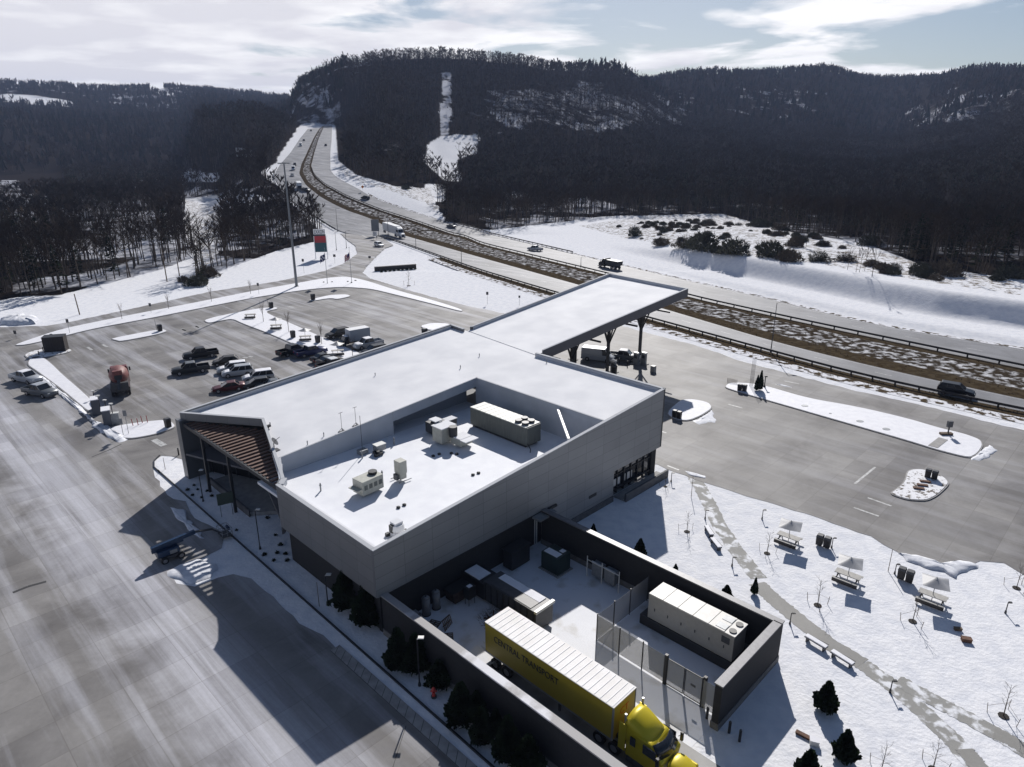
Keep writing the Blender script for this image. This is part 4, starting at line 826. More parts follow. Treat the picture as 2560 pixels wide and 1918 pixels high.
# generator
g_ = lt('generator', 18.35, -19.2, 0, 'big beige standby generator with panelled roof on a black tank base', 'generator')
MB().box(-1.15, 1.15, -4.5, 4.3, 0, .95).build('fuel_tank_base', M_BLACK, g_)
MB().box(-1.05, 1.05, -4.35, 3.6, .95, 3.35).build('enclosure', mat('beige_enclosure', (.33,.315,.285), .5, var=.04), g_, bevel=.02)
mb = MB()
for k in range(5): mb.box(-1.1, 1.1, 3.62-(k+1)*1.42, 3.62-k*1.42-.05, 3.355, 3.46)
mb.box(-1.1,1.1,-4.4,-3.5,3.355,3.42).build('roof_panels', mat('generator_roof', (.62,.60,.56), .5, var=.06), g_)
for x_ in (-.55, .55):
    MB().cyl((x_,-3.95,3.42),(x_,-3.95,3.5),.30,n=16).build('exhaust_vent', M_BLACK, g_); MB().box(x_-.35, x_+.35, -3.45, -2.6, 3.462, 3.49).build('louvre', M_GREY, g_)
mb = MB()
for k in range(6): mb.box(-1.09, -1.05, 2.9-k*1.3, 2.98-k*1.3, 1.9, 2.15)
mb.box(-1.08,-1.05,-4.0,-3.3,2.4,3.0).build('door_handles', M_DARK, g_)
# green transformer, stainless tanks, compactor, containers
g_ = lt('transformer', 18.2, -4.2, 0, 'dark green box transformer with patches of snow on its lid', 'transformer')
MB().box(-.95, .95, -1.1, 1.1, .12, 2.0).build('cabinet', mat('dark_green_paint', (.012,.028,.026), .45), g_, bevel=.04)
MB().box(-.8, 0, -.8, .9, 2.0, 2.05).box(.25,.75,-.7,-.2,2.0,2.05).build('snow_patch', M_ISNOW, g_); MB().box(-1.15,1.15,-1.3,1.3,0,.12).build('pad', M_CONC, g_)
g_ = lt('switchgear_rack', 19.9, -9.0, 0, 'pair of grey electrical cabinets on a rail by the garden wall', 'cabinet')
for dy in (-.75, .75):
    MB().box(-.35,.35,dy-.6,dy+.6,.3,1.7).build('cabinet', M_GREY, g_, bevel=.04); MB().cyl((-.3,dy-.62,1.78),(-.3,dy+.62,1.78),.1,n=8).build('top_roll', M_LIGHT, g_)
mb = MB()
for dy in (-2, 0, 1.8): mb.cyl((-.5,dy,0),(-.5,dy,2.3),.05,n=6)
mb.bar((-.5,-2,1.9),(-.5,1.8,1.9),.06).build('frame', M_LIGHT, g_)
g_ = lt('trash_compactor', 10.6, -4.6, 0, 'black trash compactor with long roll-off container beside the yellow trailer', 'compactor')
MB().box(-1.1,1.1,-4.9,1.6,.35,2.35).build('container', M_DARK, g_)
MB().box(-1.05,1.05,1.65,4.6,.2,1.9).build('charge_box', M_BLACK, g_, bevel=.03)
MB().box(-.9,.6,2.4,4.4,1.905,1.98).box(.1,1.0,-4.2,.9,2.355,2.42).build('snow_cap', M_ISNOW, g_)
MB().box(-1.0,.1,-4.2,.9,2.355,2.40).build('lid', M_DARK, g_); MB().box(-1.2,1.2,-5.05,-4.75,2.25,2.5).build('end_rail', M_LIGHT, g_)
mb = MB()
for k in range(9): mb.box(-1.16,-1.1,-4.7+k*.75,-4.58+k*.75,.4,2.3).box(1.1,1.16,-4.7+k*.75,-4.58+k*.75,.4,2.3)
for x_ in (-.7,.7): mb.cyl((x_-.1,-4.6,.18),(x_+.1,-4.6,.18),.18).cyl((x_-.1,1.2,.18),(x_+.1,1.2,.18),.18)
mb.build('ribs_and_rollers', M_BLACK, g_)
g_ = lt('grease_bin', 16.0, -.2+.0, 0, 'tall black container against the building wall in deep shade', 'container'); MB().box(-1.3,1.3,-1.3,-.1,.15,2.1).build('body', M_BLACK, g_); MB().box(-1.4,1.4,-1.4,0,2.1,2.2).build('lid', M_BLACK, g_); MB().box(-1.1,1.1,-1.2,-.2,0,.15).build('skid', M_DARK, g_)
g_ = lt('drain_cabinet', 8.5, -2.2, 0, 'small black cabinet on legs near the compactor', 'cabinet'); MB().box(-.45,.45,-.35,.35,.75,1.9).build('cabinet', M_BLACK, g_)
MB().cyl((-.35,-.25,0),(-.35,-.25,.75),.03).cyl((.35,-.25,0),(.35,-.25,.75),.03).cyl((-.35,.25,0),(-.35,.25,.75),.03).cyl((.35,.25,0),(.35,.25,.75),.03).build('legs', M_DARK, g_); MB().box(-.25,.2,-.2,.2,1.9,1.94).build('snow_patch', M_ISNOW, g_)
TANK = Kind(lambda: (lambda e_: (MB().cyl((0,0,.1),(0,0,1.75),.38,n=16).cyl((0,0,1.75),(0,0,1.95),.38,.2,n=16).build('vessel', mat('grey_vessel', (.22,.22,.23), .5, .2), e_, True), MB().cyl((0,0,0),(0,0,.1),.42,n=16).build('foot_ring', M_BLACK, e_), MB().cyl((0,0,1.95),(0,0,2.05),.1,n=8).build('valve', M_DARK, e_), e_)[3])(empty('gas_tank', (0,0,0), 0, 'x', 'tank')))
TANK.at(ST(4.7,-.55), 0, 'grey upright tank, left of two against the yard wall', 'upright tanks'); TANK.at(ST(5.9,-.5), 0, 'grey upright tank, right of two against the yard wall', 'upright tanks')
g_ = lt('waste_bin', 3.4, -.6, 0, 'low dark bin with snow on its lid left of the grey tanks', 'bin'); MB().box(-.4,.4,-.4,.4,0,.9).build('body', M_DARK, g_, bevel=.05); MB().box(-.3,.3,-.3,.3,.9,.97).build('lid', M_GREY, g_)
g_ = lt('dumpster', 8.2, -.8, 0, 'rust-brown dumpster in the shade against the building wall', 'dumpster')
MB().prof([(-.9,.2),(.9,.2),(1.1,1.3),(-1.1,1.3)], -.7, .6).build('body', mat('rusty_brown', (.05,.03,.025), .8, var=.4), g_); MB().box(-1.15,1.15,-.75,.65,1.3,1.38).build('lid', M_BLACK, g_); MB().box(-.7,.7,-.5,.4,0,.2).build('skid', M_BLACK, g_)
PAL = Kind(lambda: (lambda e_: ([MB().box(-.6+k*.23,-.5+k*.23,-.5,.5,.1,.13).build('slat', M_WOOD, e_) for k in range(6)], MB().box(-.6,.6,-.5,-.42,0,.1).box(-.6,.6,-.04,.04,0,.1).box(-.6,.6,.42,.5,0,.1).build('bearers', M_WOOD, e_), e_)[2])(empty('pallet', (0,0,0), 0, 'x', 'pallet')))
PAL.at(ST(4.1,-2.2,.0), BA+.4, 'wooden pallet lying in the yard snow, nearer the grey tanks', 'yard pallets'); p_ = PAL.at(ST(4.9,-3.1,.35), BA, 'pallet propped on edge in the yard snow', 'yard pallets'); p_.rotation_euler = (1.2, .1, BA+.3); PAL.at(ST(3.9,-4.4,.0), BA+.9, 'wooden pallet lying in the yard snow, nearer the trailer', 'yard pallets')
g_ = lt('loading_platform', 4.1, -8.3, 0, 'low loading platform heaped with snow at the trailer rear corner', 'platform'); MB().box(-1.0,.6,-1.2,1.0,.35,.6).build('deck', M_SNOWROOF, g_); MB().box(-.9,.5,-1.1,-.9,0,.35).box(-.9,.5,.7,.9,0,.35).build('legs', M_GREY, g_); MB().bar((.7,-1.6,.7),(1.0,.7,.9),.06).bar((.5,-1.6,.5),(.8,.7,.6),.06).bar((-.9,-1.3,.62),(.7,-1.5,.62),.08).build('rail', M_LIGHT, g_)
brush = MB()
for k in range(150):
    a_ = random.random()*6.28; r_ = random.random()**.5*1.3; p_ = Vector((math.cos(a_)*r_, math.sin(a_)*r_*1.2, random.random()*.8*(1-r_/1.6))); d_ = Vector((random.uniform(-1,1), random.uniform(-1,1), random.uniform(0,1))).normalized()*random.uniform(.3,.8); q_ = d_.orthogonal().normalized()*.02
    brush.add([p_-q_, p_+q_, p_+d_], [(0,1,2)])
for k in range(7): a_ = random.random()*6.28; brush.bar((math.cos(a_)*.9, math.sin(a_)*.8, .1), (-math.cos(a_)*.5, -math.sin(a_)*.9, .4), .09)
g_ = brush.build('brush_pile', mat('rusty_brush', (.09,.05,.03), .9, var=.5)); g_.location = ST(8.3,-5.5); tag(g_, 'heap of rusty scrap and brush between compactor and trailer', 'scrap heap')
# fence with privacy mesh and double gate
M_MESH = mat('privacy_mesh', (.34,.35,.37), .8, alpha=.5)
fe = empty('mesh_fence', ST(12.7,-13.6), BA, 'chain-link fence with grey see-through screen around the generator', 'fence')
fp = [(0,0),(2.4,0),(4.8,0),(7.6,0)]; fq = [(0,0),(-.1,-2.4),(-.15,-4.7),(-.2,-7.0)]
for i, (x_, y_) in enumerate(fp+fq[1:]+[(-.35,-10.1)]): MB().cyl((x_,y_,0),(x_,y_,2.75),.055,n=6).build('post', M_BLACK, fe)
for L_ in (fp, fq):
    for a_, b_ in zip(L_[:-1], L_[1:]):
        MB().prism([(a_[0],a_[1]),(b_[0],b_[1]),(b_[0]+.01,b_[1]+.012),(a_[0]+.01,a_[1]+.012)], .1, 2.6).build('screen', M_MESH, fe)
MB().prism([(-.35,-10.1),(-.42,-11.6),(-.41,-11.6),(-.34,-10.1)], .1, 2.6).build('screen', M_MESH, fe)
MB().bar((0,0,1.35),(2.4,0,.1),.04).bar((0,0,.1),(2.4,0,.1),.04).build('brace', M_LIGHT, fe)
ga = empty('double_gate', ST(12.5,-20.6), BA, 'black-framed double gate with grey screen in front of the generator', 'gate')
for x0_, x1_ in ((0,-1.5),(-1.6,-3.1)):
    lf = MB().bar((0,x0_,.1),(0,x1_,.1),.06).bar((0,x0_,2.5),(0,x1_,2.5),.06).bar((0,x0_,.1),(0,x0_,2.5),.06).bar((0,x1_,.1),(0,x1_,2.5),.06).build('leaf_frame', M_BLACK, ga)
    MB().box(-.01,.01,x1_+.03,x0_-.03,.13,2.47).build('leaf_screen', M_MESH, lf)
for y_ in (.12,-3.22): MB().box(-.12,.12,y_-.12,y_+.12,0,2.8).build('gate_post', M_BLACK, ga)
MB().box(-.03,-.012,-2.5,-2.1,1.3,1.5).build('gate_sign', M_DARK, ga)
BOL = Kind(lambda: (lambda e_: (MB().cyl((0,0,0),(0,0,1.0),.1,n=10).build('post', M_BLACK, e_), MB().cyl((0,0,1.0),(0,0,1.08),.1,.05,n=10).build('cap', M_DARK, e_), e_)[2])(empty('bollard', (0,0,0), 0, 'x', 'bollard')))
for p_, lab in ((('m',252,1395),'bollard closest to the end wall corner by the yard gate'), (('m',372,1472),'bollard in the middle of three outside the yard end wall'), (('m',428,1518),'bollard farthest from the yard end wall corner'), (('e',1482,1618),'lone black bollard on paving left of the corner pier'),
    (('e',325,795),'bollard left of the dark enclosure, outer one'), (('e',360,762),'bollard left of the dark enclosure, inner one'), (('e',520,715),'bollard right of the dark enclosure, back one'), (('e',545,765),'bollard right of the dark enclosure, front one'), (('H',1090,950),'bollard by the pickup under the canopy, left'), (('H',1240,1000),'bollard by the pickup under the canopy, right')):
    BOL.at(G(*p_), 0, lab, 'black bollards')
# ------------------------------------------------------------------ vehicles (forward = +x)
def paintm(name, c, rough=.35): return mat(name, c, rough, .2, spec=.5)
def wheel(par, x, y, r=.34, w_=.24, out=1):
    t = MB().cyl((x, y-w_/2, r), (x, y+w_/2, r), r, n=14).build('wheel', M_TYRE, par)
    MB().cyl((x, y+out*(w_/2), r), (x, y+out*(w_/2+.012), r), r*.58, n=10).build('rim', M_RIM, t); return t
def ring(x, w_, zb, zt, tuck=.1): return [(x,-w_*.9,zb),(x,-w_,zb+.18),(x,-w_,zt-tuck),(x,-w_*.88,zt),(x,w_*.88,zt),(x,w_,zt-tuck),(x,w_,zb+.18),(x,w_*.9,zb)]
KP = {'sedan': dict(L=4.8, W=.91, belt=.88, hood=.82, deck=.98, gb=(-1.75,1.05), gt=(-1.05,.15), h=1.42, st='deck'),
      'suv': dict(L=4.9, W=.97, belt=1.08, hood=1.0, deck=1.08, gb=(-2.35,1.15), gt=(-2.05,.35), h=1.75),
      'hatch': dict(L=4.3, W=.9, belt=.95, hood=.9, deck=.95, gb=(-2.05,1.05), gt=(-1.6,.2), h=1.5),
      'pickup': dict(L=5.8, W=1.0, belt=1.15, hood=1.12, deck=1.15, gb=(-.95,1.35), gt=(-.75,.65), h=1.85, bed=True),
      'van': dict(L=5.8, W=1.02, belt=1.25, hood=1.1, deck=1.25, gb=(-2.85,2.0), gt=(-2.8,1.35), h=2.3, van=True)}
def make_car(kind, body, roof=None, hood=None, name=None):
    p = KP[kind]; L, W_ = p['L'], p['W']; e_ = empty(name or {'sedan':'sedan','suv':'sport_utility_vehicle','hatch':'hatchback','pickup':'pickup_truck','van':'van'}[kind], (0,0,0), 0, 'x', {'suv':'SUV','pickup':'pickup truck'}.get(kind, 'van' if kind == 'van' else 'car'))
    x0, x1 = -L/2, L/2; g0, g1 = p['gb']; b = p['belt']
    st = [(x0, W_*.86, .42, p['deck']*.9), (x0+.12, W_*.95, .3, p['deck'])]
    if p.get('bed'): st = [(-1.0, W_, .3, b)]
    st += [(g0, W_, .28, p['deck'] if kind == 'sedan' else b), (0, W_, .28, b), (g1, W_, .28, b-.03), (g1+.1, W_*.99, .28, p['hood']+.04), (x1-.5, W_*.95, .3, p['hood']-.06), (x1-.12, W_*.9, .34, p['hood']-.18), (x1, W_*.82, .4, p['hood']-.36)]
    st = sorted(set(st)); MB().loft([ring(*s_) for s_ in st]).build('body', body, e_, True).modifiers.new('b', 'EDGE_SPLIT').split_angle = R(40)
    if p.get('bed'):
        mb = MB().box(x0,-1.0,-W_,-W_+.1,.5,b).box(x0,-1.0,W_-.1,W_,.5,b).box(x0,x0+.08,-W_+.1,W_-.1,.5,b).box(x0,-1.0,-W_,W_,.42,.72); mb.build('bed', body, e_, bevel=.02)
    G0, G1 = p['gt']; wt = W_*(.80 if kind != 'van' else .93); h = p['h']
    r0 = [(g0,-W_*.9,b-.01),(g1,-W_*.86,b-.01),(g1,W_*.86,b-.01),(g0,W_*.9,b-.01)]; r1 = [(G0,-wt,h-.06),(G1,-wt*.97,h-.06),(G1,wt*.97,h-.06),(G0,wt,h-.06)]
    if p.get('van'):
        MB().loft([[(g0,-W_,b-.02),(.9,-W_,b-.02),(.9,W_,b-.02),(g0,W_,b-.02)], [(G0,-wt,h-.05),(.75,-wt,h-.05),(.75,wt,h-.05),(G0,wt,h-.05)]]).build('cargo_sides', body, e_)
    MB().loft([r0, r1]).build('windows', M_GLASS, e_)
    rf = MB().loft([[(G0-.02,-wt-.01,h-.065),(G1+.04,-wt,h-.065),(G1+.04,wt,h-.065),(G0-.02,wt+.01,h-.065)], [(G0+.08,-wt*.9,h),(G1-.1,-wt*.88,h),(G1-.1,wt*.88,h),(G0+.08,wt*.9,h)]]).build('roof', roof or body, e_)
    for sy in (-1, 1):
        k = 1 if sy > 0 else 0
        for f in ((0, .48, 1) if kind != 'suv' else (0, .33, .66, 1)):
            a_ = Vector((g0+(g1-g0)*f, sy*W_*(.905-.04*f), b-.02)); c_ = Vector((G0+(G1-G0)*f, sy*(wt+.005), h-.06)); MB().bar(a_, c_, .09, .05).build('pillar', body, e_)
    if hood: MB().loft([[(g1+.12,-W_*.8,p['hood']+.03),(x1-.5,-W_*.78,p['hood']-.055),(x1-.5,W_*.78,p['hood']-.055),(g1+.12,W_*.8,p['hood']+.03)], [(g1+.2,-W_*.74,p['hood']+.075),(x1-.6,-W_*.7,p['hood']-.01),(x1-.6,W_*.7,p['hood']-.01),(g1+.2,W_*.74,p['hood']+.075)]]).build('hood_snow', hood, e_)
    wb = L*.30; r = .38 if kind in ('suv','pickup','van') else .33
    for sx in (-wb, wb+.05):
        for sy in (-1, 1): wheel(e_, sx, sy*(W_-.1), r, .24, sy)
    for sy in (-1, 1):
        MB().box(x1-.16, x1-.02, sy*W_*.62-.17, sy*W_*.62+.17, p['hood']-.38, p['hood']-.24).build('headlight', M_LENS, e_); MB().box(x0-.01 if not p.get('bed') else x0-.02, x0+.06, sy*W_*.72-.12, sy*W_*.72+.12, b-.35, b-.12).build('taillight', M_RED, e_)
        MB().box(g1-.25, g1-.1, sy*(W_+.02)-.08, sy*(W_+.02)+.08, b, b+.15).build('mirror', body, e_)
    MB().box(x1-.03, x1+.05, -W_*.78, W_*.78, .32, .5).build('front_bumper', M_DARK, e_); MB().box(x0-.06, x0+.03, -W_*.8, W_*.8, .35, .55).build('rear_bumper', M_DARK, e_)
    return e_
C_BLK = paintm('black_car_paint', (.012,.013,.016)); C_DG = paintm('dark_grey_car_paint', (.035,.04,.045)); C_SIL = paintm('silver_car_paint', (.42,.44,.47)); C_WHT = paintm('white_car_paint', (.72,.73,.74))
C_MAR = paintm('maroon_car_paint', (.09,.015,.018)); C_BRN = paintm('dark_bronze_car_paint', (.045,.038,.032)); C_BLU = paintm('dark_blue_car_paint', (.02,.03,.10)); C_GRY = paintm('mid_grey_car_paint', (.14,.15,.16)); C_YEL = paintm('yellow_truck_paint', (.58,.46,.015), .4)
SN = M_ISNOW
def place(e_, a, b, label, group=None, z=0.03, f=None):
    """a = rear, b = front, as ground pixels; the thing is centred between them"""
    f = f or G; A, B_ = f(*a), f(*b); e_.location = ((A.x+B_.x)/2, (A.y+B_.y)/2, (A.z+B_.z)/2+z); e_.rotation_euler = (0, -math.atan2(B_.z-A.z, math.hypot(B_.x-A.x, B_.y-A.y)), heading(A, B_)); e_['label'] = label; e_.scale = (1.12,1.12,1.15)
    if group: e_['group'] = group
    return e_
def car(kind, body, a, b, label, roof=None, hood=None, group='cars parked in the lot', f=None, z=.03): return place(make_car(kind, body, roof, hood), a, b, label, group, z, f)
car('pickup', C_BLK, ('D',870,262), ('D',465,318), 'black pickup parked alone at the back-left of the middle group of cars', roof=C_BLK)
car('pickup', C_DG, ('D',770,502), ('D',240,575), 'dark grey-green crew-cab pickup parked nearest the mixer truck', roof=C_GRY)
car('hatch', C_BRN, ('D',1265,385), ('D',880,425), 'dark bronze minivan behind the two silver cars')
car('suv', C_SIL, ('D',1390,500), ('D',985,548), 'silver car with snow-white roof squeezed between bronze minivan and silver SUV', roof=SN, hood=SN)
car('suv', C_SIL, ('D',1465,560), ('D',1075,605), 'silver SUV with grey roof, snow on its hood', roof=C_SIL, hood=SN)
car('suv', C_SIL, ('D',1800,640), ('D',1405,690), 'silver SUV with thick snow on roof and hood', roof=SN, hood=SN)
car('hatch', C_DG, ('D',1780,745), ('D',1370,800), 'dark grey hatchback beside the snowy silver SUV, half behind the roof edge')
car('sedan', C_GRY, ('D',2020,760), ('D',1620,825), 'grey sedan mostly hidden behind the building roof edge')
car('sedan', C_MAR, ('D',1335,800), ('D',905,855), 'maroon sedan parked in front of the silver SUVs')
car('pickup', C_BLK, ('C',160,715), ('C',560,610), 'black pickup with empty bed, tail toward the open lot', roof=C_DG)
car('pickup', C_BLU, ('C',480,720), ('C',870,640), 'blue pickup with snow-covered cab roof beside the black pickup', roof=SN)
car('sedan', C_BLK, ('C',720,820), ('C',1100,735), 'black sedan between blue pickup and the white-roofed truck', roof=C_DG)
car('sedan', C_BRN, ('C',820,870), ('C',1190,790), 'dark sedan with frosted roof touching the white-roofed truck', roof=C_GRY)
car('pickup', C_BLK, ('C',850,960), ('C',1280,860), 'white-roofed dark truck half hidden by the building roof edge', roof=C_WHT)
car('suv', C_BRN, ('C',1330,330), ('C',950,405), 'brown SUV parked left of the grey box truck')
car('pickup', C_SIL, ('C',1880,500), ('C',1430,590), 'silver pickup with white cab roof and empty bed right of the box truck', roof=SN, hood=SN)
car('suv', C_BLK, ('C',1920,640), ('C',1610,700), 'black boxy SUV nearest the building roof edge, right of the silver pickup')
car('pickup', C_SIL, ('e',130,990), ('e',320,1030), 'silver pickup with snowy roof, upper of two by the long snow island', roof=SN)
car('pickup', C_GRY, ('e',255,1105), ('e',430,1140), 'tan pickup with dark bed, lower of two by the long snow island', roof=C_SIL)
car('van', C_SIL, ('H',450,870), ('H',960,925), 'silver van at the fuel pumps under the canopy', group='vehicles at the pumps')
car('pickup', C_GRY, ('H',990,870), ('H',1350,905), 'grey crew-cab pickup with white roof and hood at the pumps', roof=SN, hood=SN, group='vehicles at the pumps')
HG = 'vehicles on the highway'
car('suv', C_BLK, ('o',1700,318), ('o',1890,352), 'black minivan alone on the near carriageway at far right', group=HG, z=.07)
car('suv', C_WHT, ('F',1460,455), ('F',1585,490), 'white SUV turning off at the exit gore behind the sign', group=HG, z=.07)
car('pickup', C_SIL, ('c',255,292), ('c',192,285), 'silver pickup on the far carriageway ahead of the dump truck', group=HG, f=Gr, z=.07)
car('sedan', C_GRY, ('b',1618,1268), ('b',1562,1255), 'grey car on the far carriageway beside the dark pines', group=HG, f=Gr, z=.07)
car('suv', C_DG, ('b',962,1052), ('b',925,1046), 'dark SUV passing the orange diamond sign', group=HG, f=Gr, z=.07)
car('sedan', C_BLK, ('b',648,655), ('b',644,640), 'dark car climbing the far carriageway hill', group=HG, f=Gr, z=.07)
car('pickup', C_BLK, ('b',475,985), ('b',505,992), 'dark pickup beside the distant box truck', group=HG, f=Gr, z=.07)
car('sedan', C_DG, ('b',416,785), ('b',412,800), 'small dark car behind the white van on the hill', group=HG, f=Gr, z=.07)
car('van', C_WHT, ('b',405,812), ('b',400,848), 'white van coming down the hill between two dark cars', group=HG, f=Gr, z=.07)
car('sedan', C_SIL, ('b',392,868), ('b',398,882), 'silver car just ahead of the white van on the hill', group=HG, f=Gr, z=.07)
car('van', C_WHT, ('b',462,635), ('b',454,665), 'white van high on the hill by the snowy shoulder', group=HG, f=Gr, z=.07)
car('sedan', C_BLK, ('b',485,600), ('b',479,622), 'dark car following high on the hill', group=HG, f=Gr, z=.07)
car('sedan', C_BLK, ('b',537,530), ('b',533,545), 'farthest dark car near the bend at the top of the hill', group=HG, f=Gr, z=.07)
# box truck, dump truck, mixer
def axle(par, x, w_, r=.5, dual=True):
    for sy in (-1, 1):
        wheel(par, x, sy*(w_-.16), r, .30, sy)
def cab(par, x0, x1, W_, h, m, hoodx=None, hoodh=1.5, zb=.5, roofm=None):
    mb = MB().loft([[(x0,-W_,zb),(x1,-W_,zb),(x1,W_,zb),(x0,W_,zb)], [(x0,-W_,h*.62),(x1,-W_,h*.62),(x1,W_,h*.62),(x0,W_,h*.62)], [(x0,-W_*.92,h),(x1-.45,-W_*.9,h),(x1-.45,W_*.9,h),(x0,W_*.92,h)]])
    c = mb.build('cab', m, par, bevel=.04)
    MB().loft([[(x1-.02,-W_*.86,h*.64),(x1+.01,-W_*.86,h*.64),(x1+.01,W_*.86,h*.64),(x1-.02,W_*.86,h*.64)], [(x1-.40,-W_*.8,h*.95),(x1-.37,-W_*.8,h*.95),(x1-.37,W_*.8,h*.95),(x1-.40,W_*.8,h*.95)]]).build('windshield', M_GLASS, par)
    for sy in (-1, 1):
        MB().box(x0+.25, x1-.45, sy*(W_+.01)-.015, sy*(W_+.01)+.015, h*.62, h*.88).build('side_window', M_GLASS, par); MB().box(x1-.1, x1+.1, sy*(W_+.2)-.1, sy*(W_+.2)+.1, h*.6, h*.8).build('mirror', M_BLACK, par)
    if hoodx:
        MB().loft([[(x1,-W_*.9,zb+.1),(x1,-W_*.9,hoodh*1.05),(x1,W_*.9,hoodh*1.05),(x1,W_*.9,zb+.1)], [(hoodx,-W_*.74,zb+.1),(hoodx,-W_*.66,hoodh*.86),(hoodx,W_*.66,hoodh*.86),(hoodx,W_*.74,zb+.1)]]).build('hood', m, par, bevel=.08)
        for sy in (-1, 1): MB().box(hoodx-.12, hoodx+.02, sy*W_*.6-.16, sy*W_*.6+.16, hoodh*.5, hoodh*.68).build('headlight', M_LENS, par)
        MB().box(hoodx, hoodx+.08, -W_*.4, W_*.4, .6, hoodh*.78).build('grille', M_DARK, par); MB().box(hoodx-.05, hoodx+.18, -W_*.9, W_*.9, .35, .62).build('bumper', M_GREY, par)
    if roofm: MB().box(x0+.05, x1-.5, -W_*.85, W_*.85, h+.003, h+.08).build('roof_snow', roofm, par)
    return c
def box_truck(boxm, cabm, lab):
    e_ = empty('box_truck', (0,0,0), 0, lab, 'truck')
    MB().box(-4.0, 1.7, -1.25, 1.25, 1.0, 3.5).build('cargo_box', boxm, e_, bevel=.04); cab(e_, 1.9, 3.2, 1.0, 2.2, cabm, 4.1, 1.3, roofm=SN)
    MB().box(-3.8, 3.8, -.5, .5, .5, .95).build('chassis', M_BLACK, e_); axle(e_, -2.6, 1.15, .45); axle(e_, 3.2, 1.05, .45); MB().box(-3.95,1.65,-1.2,1.2,3.503,3.56).build('roof_panel', M_WHITE, e_); return e_
place(box_truck(mat('grey_box_panel', (.30,.33,.38), .5), C_DG, ''), ('C',1690,440), ('C',1150,540), 'grey box truck with tall slate-coloured cargo box in the parking lot', 'cars parked in the lot').scale = (.82,.92,.95)
place(box_truck(M_WHITE, C_BLK, ''), ('b',425,940), ('b',470,1010), 'distant white box truck descending the near side of the highway', HG, .07, Gr)
e_ = empty('dump_truck', (0,0,0), 0, '', 'truck'); cab(e_, 1.2, 2.6, 1.15, 2.7, C_BLK, 4.0, 1.7)
MB().prof([(-4,1.2),(.9,1.2),(1.0,2.9),(.9,2.9),(.8,2.6),(-4.2,2.5)], -1.2, 1.2).build('dump_body', C_DG, e_); MB().box(-4,3.6,-.5,.5,.6,1.15).build('chassis', M_BLACK, e_)
for x_ in (-3,-1.7,3.1): axle(e_, x_, 1.15, .5)
place(e_, ('c',572,368), ('c',484,352), 'dark dump truck on the far carriageway just beyond the canopy corner', HG, .07, Gr)
e_ = empty('mixer_truck', (0,0,0), 0, '', 'truck'); C_RED = mat('dusty_red_drum', (.17,.05,.045), .6, var=.25)
cab(e_, 2.2, 3.6, 1.2, 2.8, mat('mixer_cab_red', (.14,.03,.03), .4), 4.6, 1.7)
dm = MB(); prof_ = [(-3.6,.55,2.9),(-2.9,.95,2.75),(-1.2,1.28,2.55),(.3,1.22,2.4),(1.5,.7,2.2),(1.8,.35,2.15)]
dm.loft([[(x_, math.cos(a_*math.pi/8)*r_, z_+math.sin(a_*math.pi/8)*r_) for a_ in range(16)] for x_, r_, z_ in prof_]); dm.build('drum', C_RED, e_, True)
MB().cyl((-3.6,0,2.9),(-3.7,0,2.92),.5,n=14).build('drum_mouth', M_BLACK, e_)
MB().box(-4.2,4.0,-.5,.5,.7,1.2).build('chassis', M_BLACK, e_); MB().box(-4.3,-3.7,-1.1,1.1,1.0,2.2).build('rear_frame', M_DARK, e_); MB().bar((-3.9,0,2.6),(-4.7,.1,1.3),.4,.12).build('chute', M_DARK, e_); MB().box(-4.0,-3.5,-.6,.6,3.3,3.9).build('hopper', C_RED, e_)
for sy in (-1,1): MB().box(-3.6,2.0,sy*1.05-.18,sy*1.05+.18,1.05,1.3).build('fender', mat('mixer_dark', (.05,.03,.03), .6), e_)
for x_ in (-3,-1.7,-.4,3.6): axle(e_, x_, 1.2, .52)
place(e_, ('e',1012,1165), ('e',1006,985), 'dusty red concrete mixer truck seen from behind in the open lot'); e_.scale = (1.18,1.18,1.18)
# semi with white trailer
def semi(mt, mc, lab, L=14.6, H=4.05, name='semi_truck'):
    e_ = empty(name, (0,0,0), 0, lab, 'truck')
    tr = MB().box(-L+1.0, 1.0, -1.28, 1.28, 1.15, H).build('trailer', mt, e_); MB().box(-L+1.05,.95,-1.24,1.24,H+.003,H+.05).build('roof', M_WHITE, tr)
    MB().box(-L+1.3, 0, -.5,.5,.8,1.15).build('chassis', M_BLACK, e_)
    for x_ in (-L+2.0,-L+3.3): axle(e_, x_, 1.25, .5)
    return e_
e_ = semi(M_WHITE, C_WHT, ''); 
cab(e_, 1.6, 4.0, 1.2, 3.3, C_WHT, 6.2, 1.9); MB().loft([[(1.5,-1.15,2.9),(3.6,-1.1,3.2),(3.6,1.1,3.2),(1.5,1.15,2.9)],[(1.5,-1.0,3.95),(2.7,-.9,3.7),(2.7,.9,3.7),(1.5,1.0,3.95)]]).build('fairing', C_WHT, e_, bevel=.08)
for x_ in (.2, 1.5, 5.2): axle(e_, x_, 1.2, .5)
place(e_, ('F',1545,225), ('F',1985,385), 'white semi-trailer truck on the near carriageway behind the exit sign', HG, .07, Gr)
e_.location = Vector(e_.location)+Vector((0,0,0))
def shift(o, d): o.location = Vector(o.location)+Matrix.Rotation(o.rotation_euler[2], 3, 'Z') @ Vector((d,0,0))
shift(e_, 4.1)
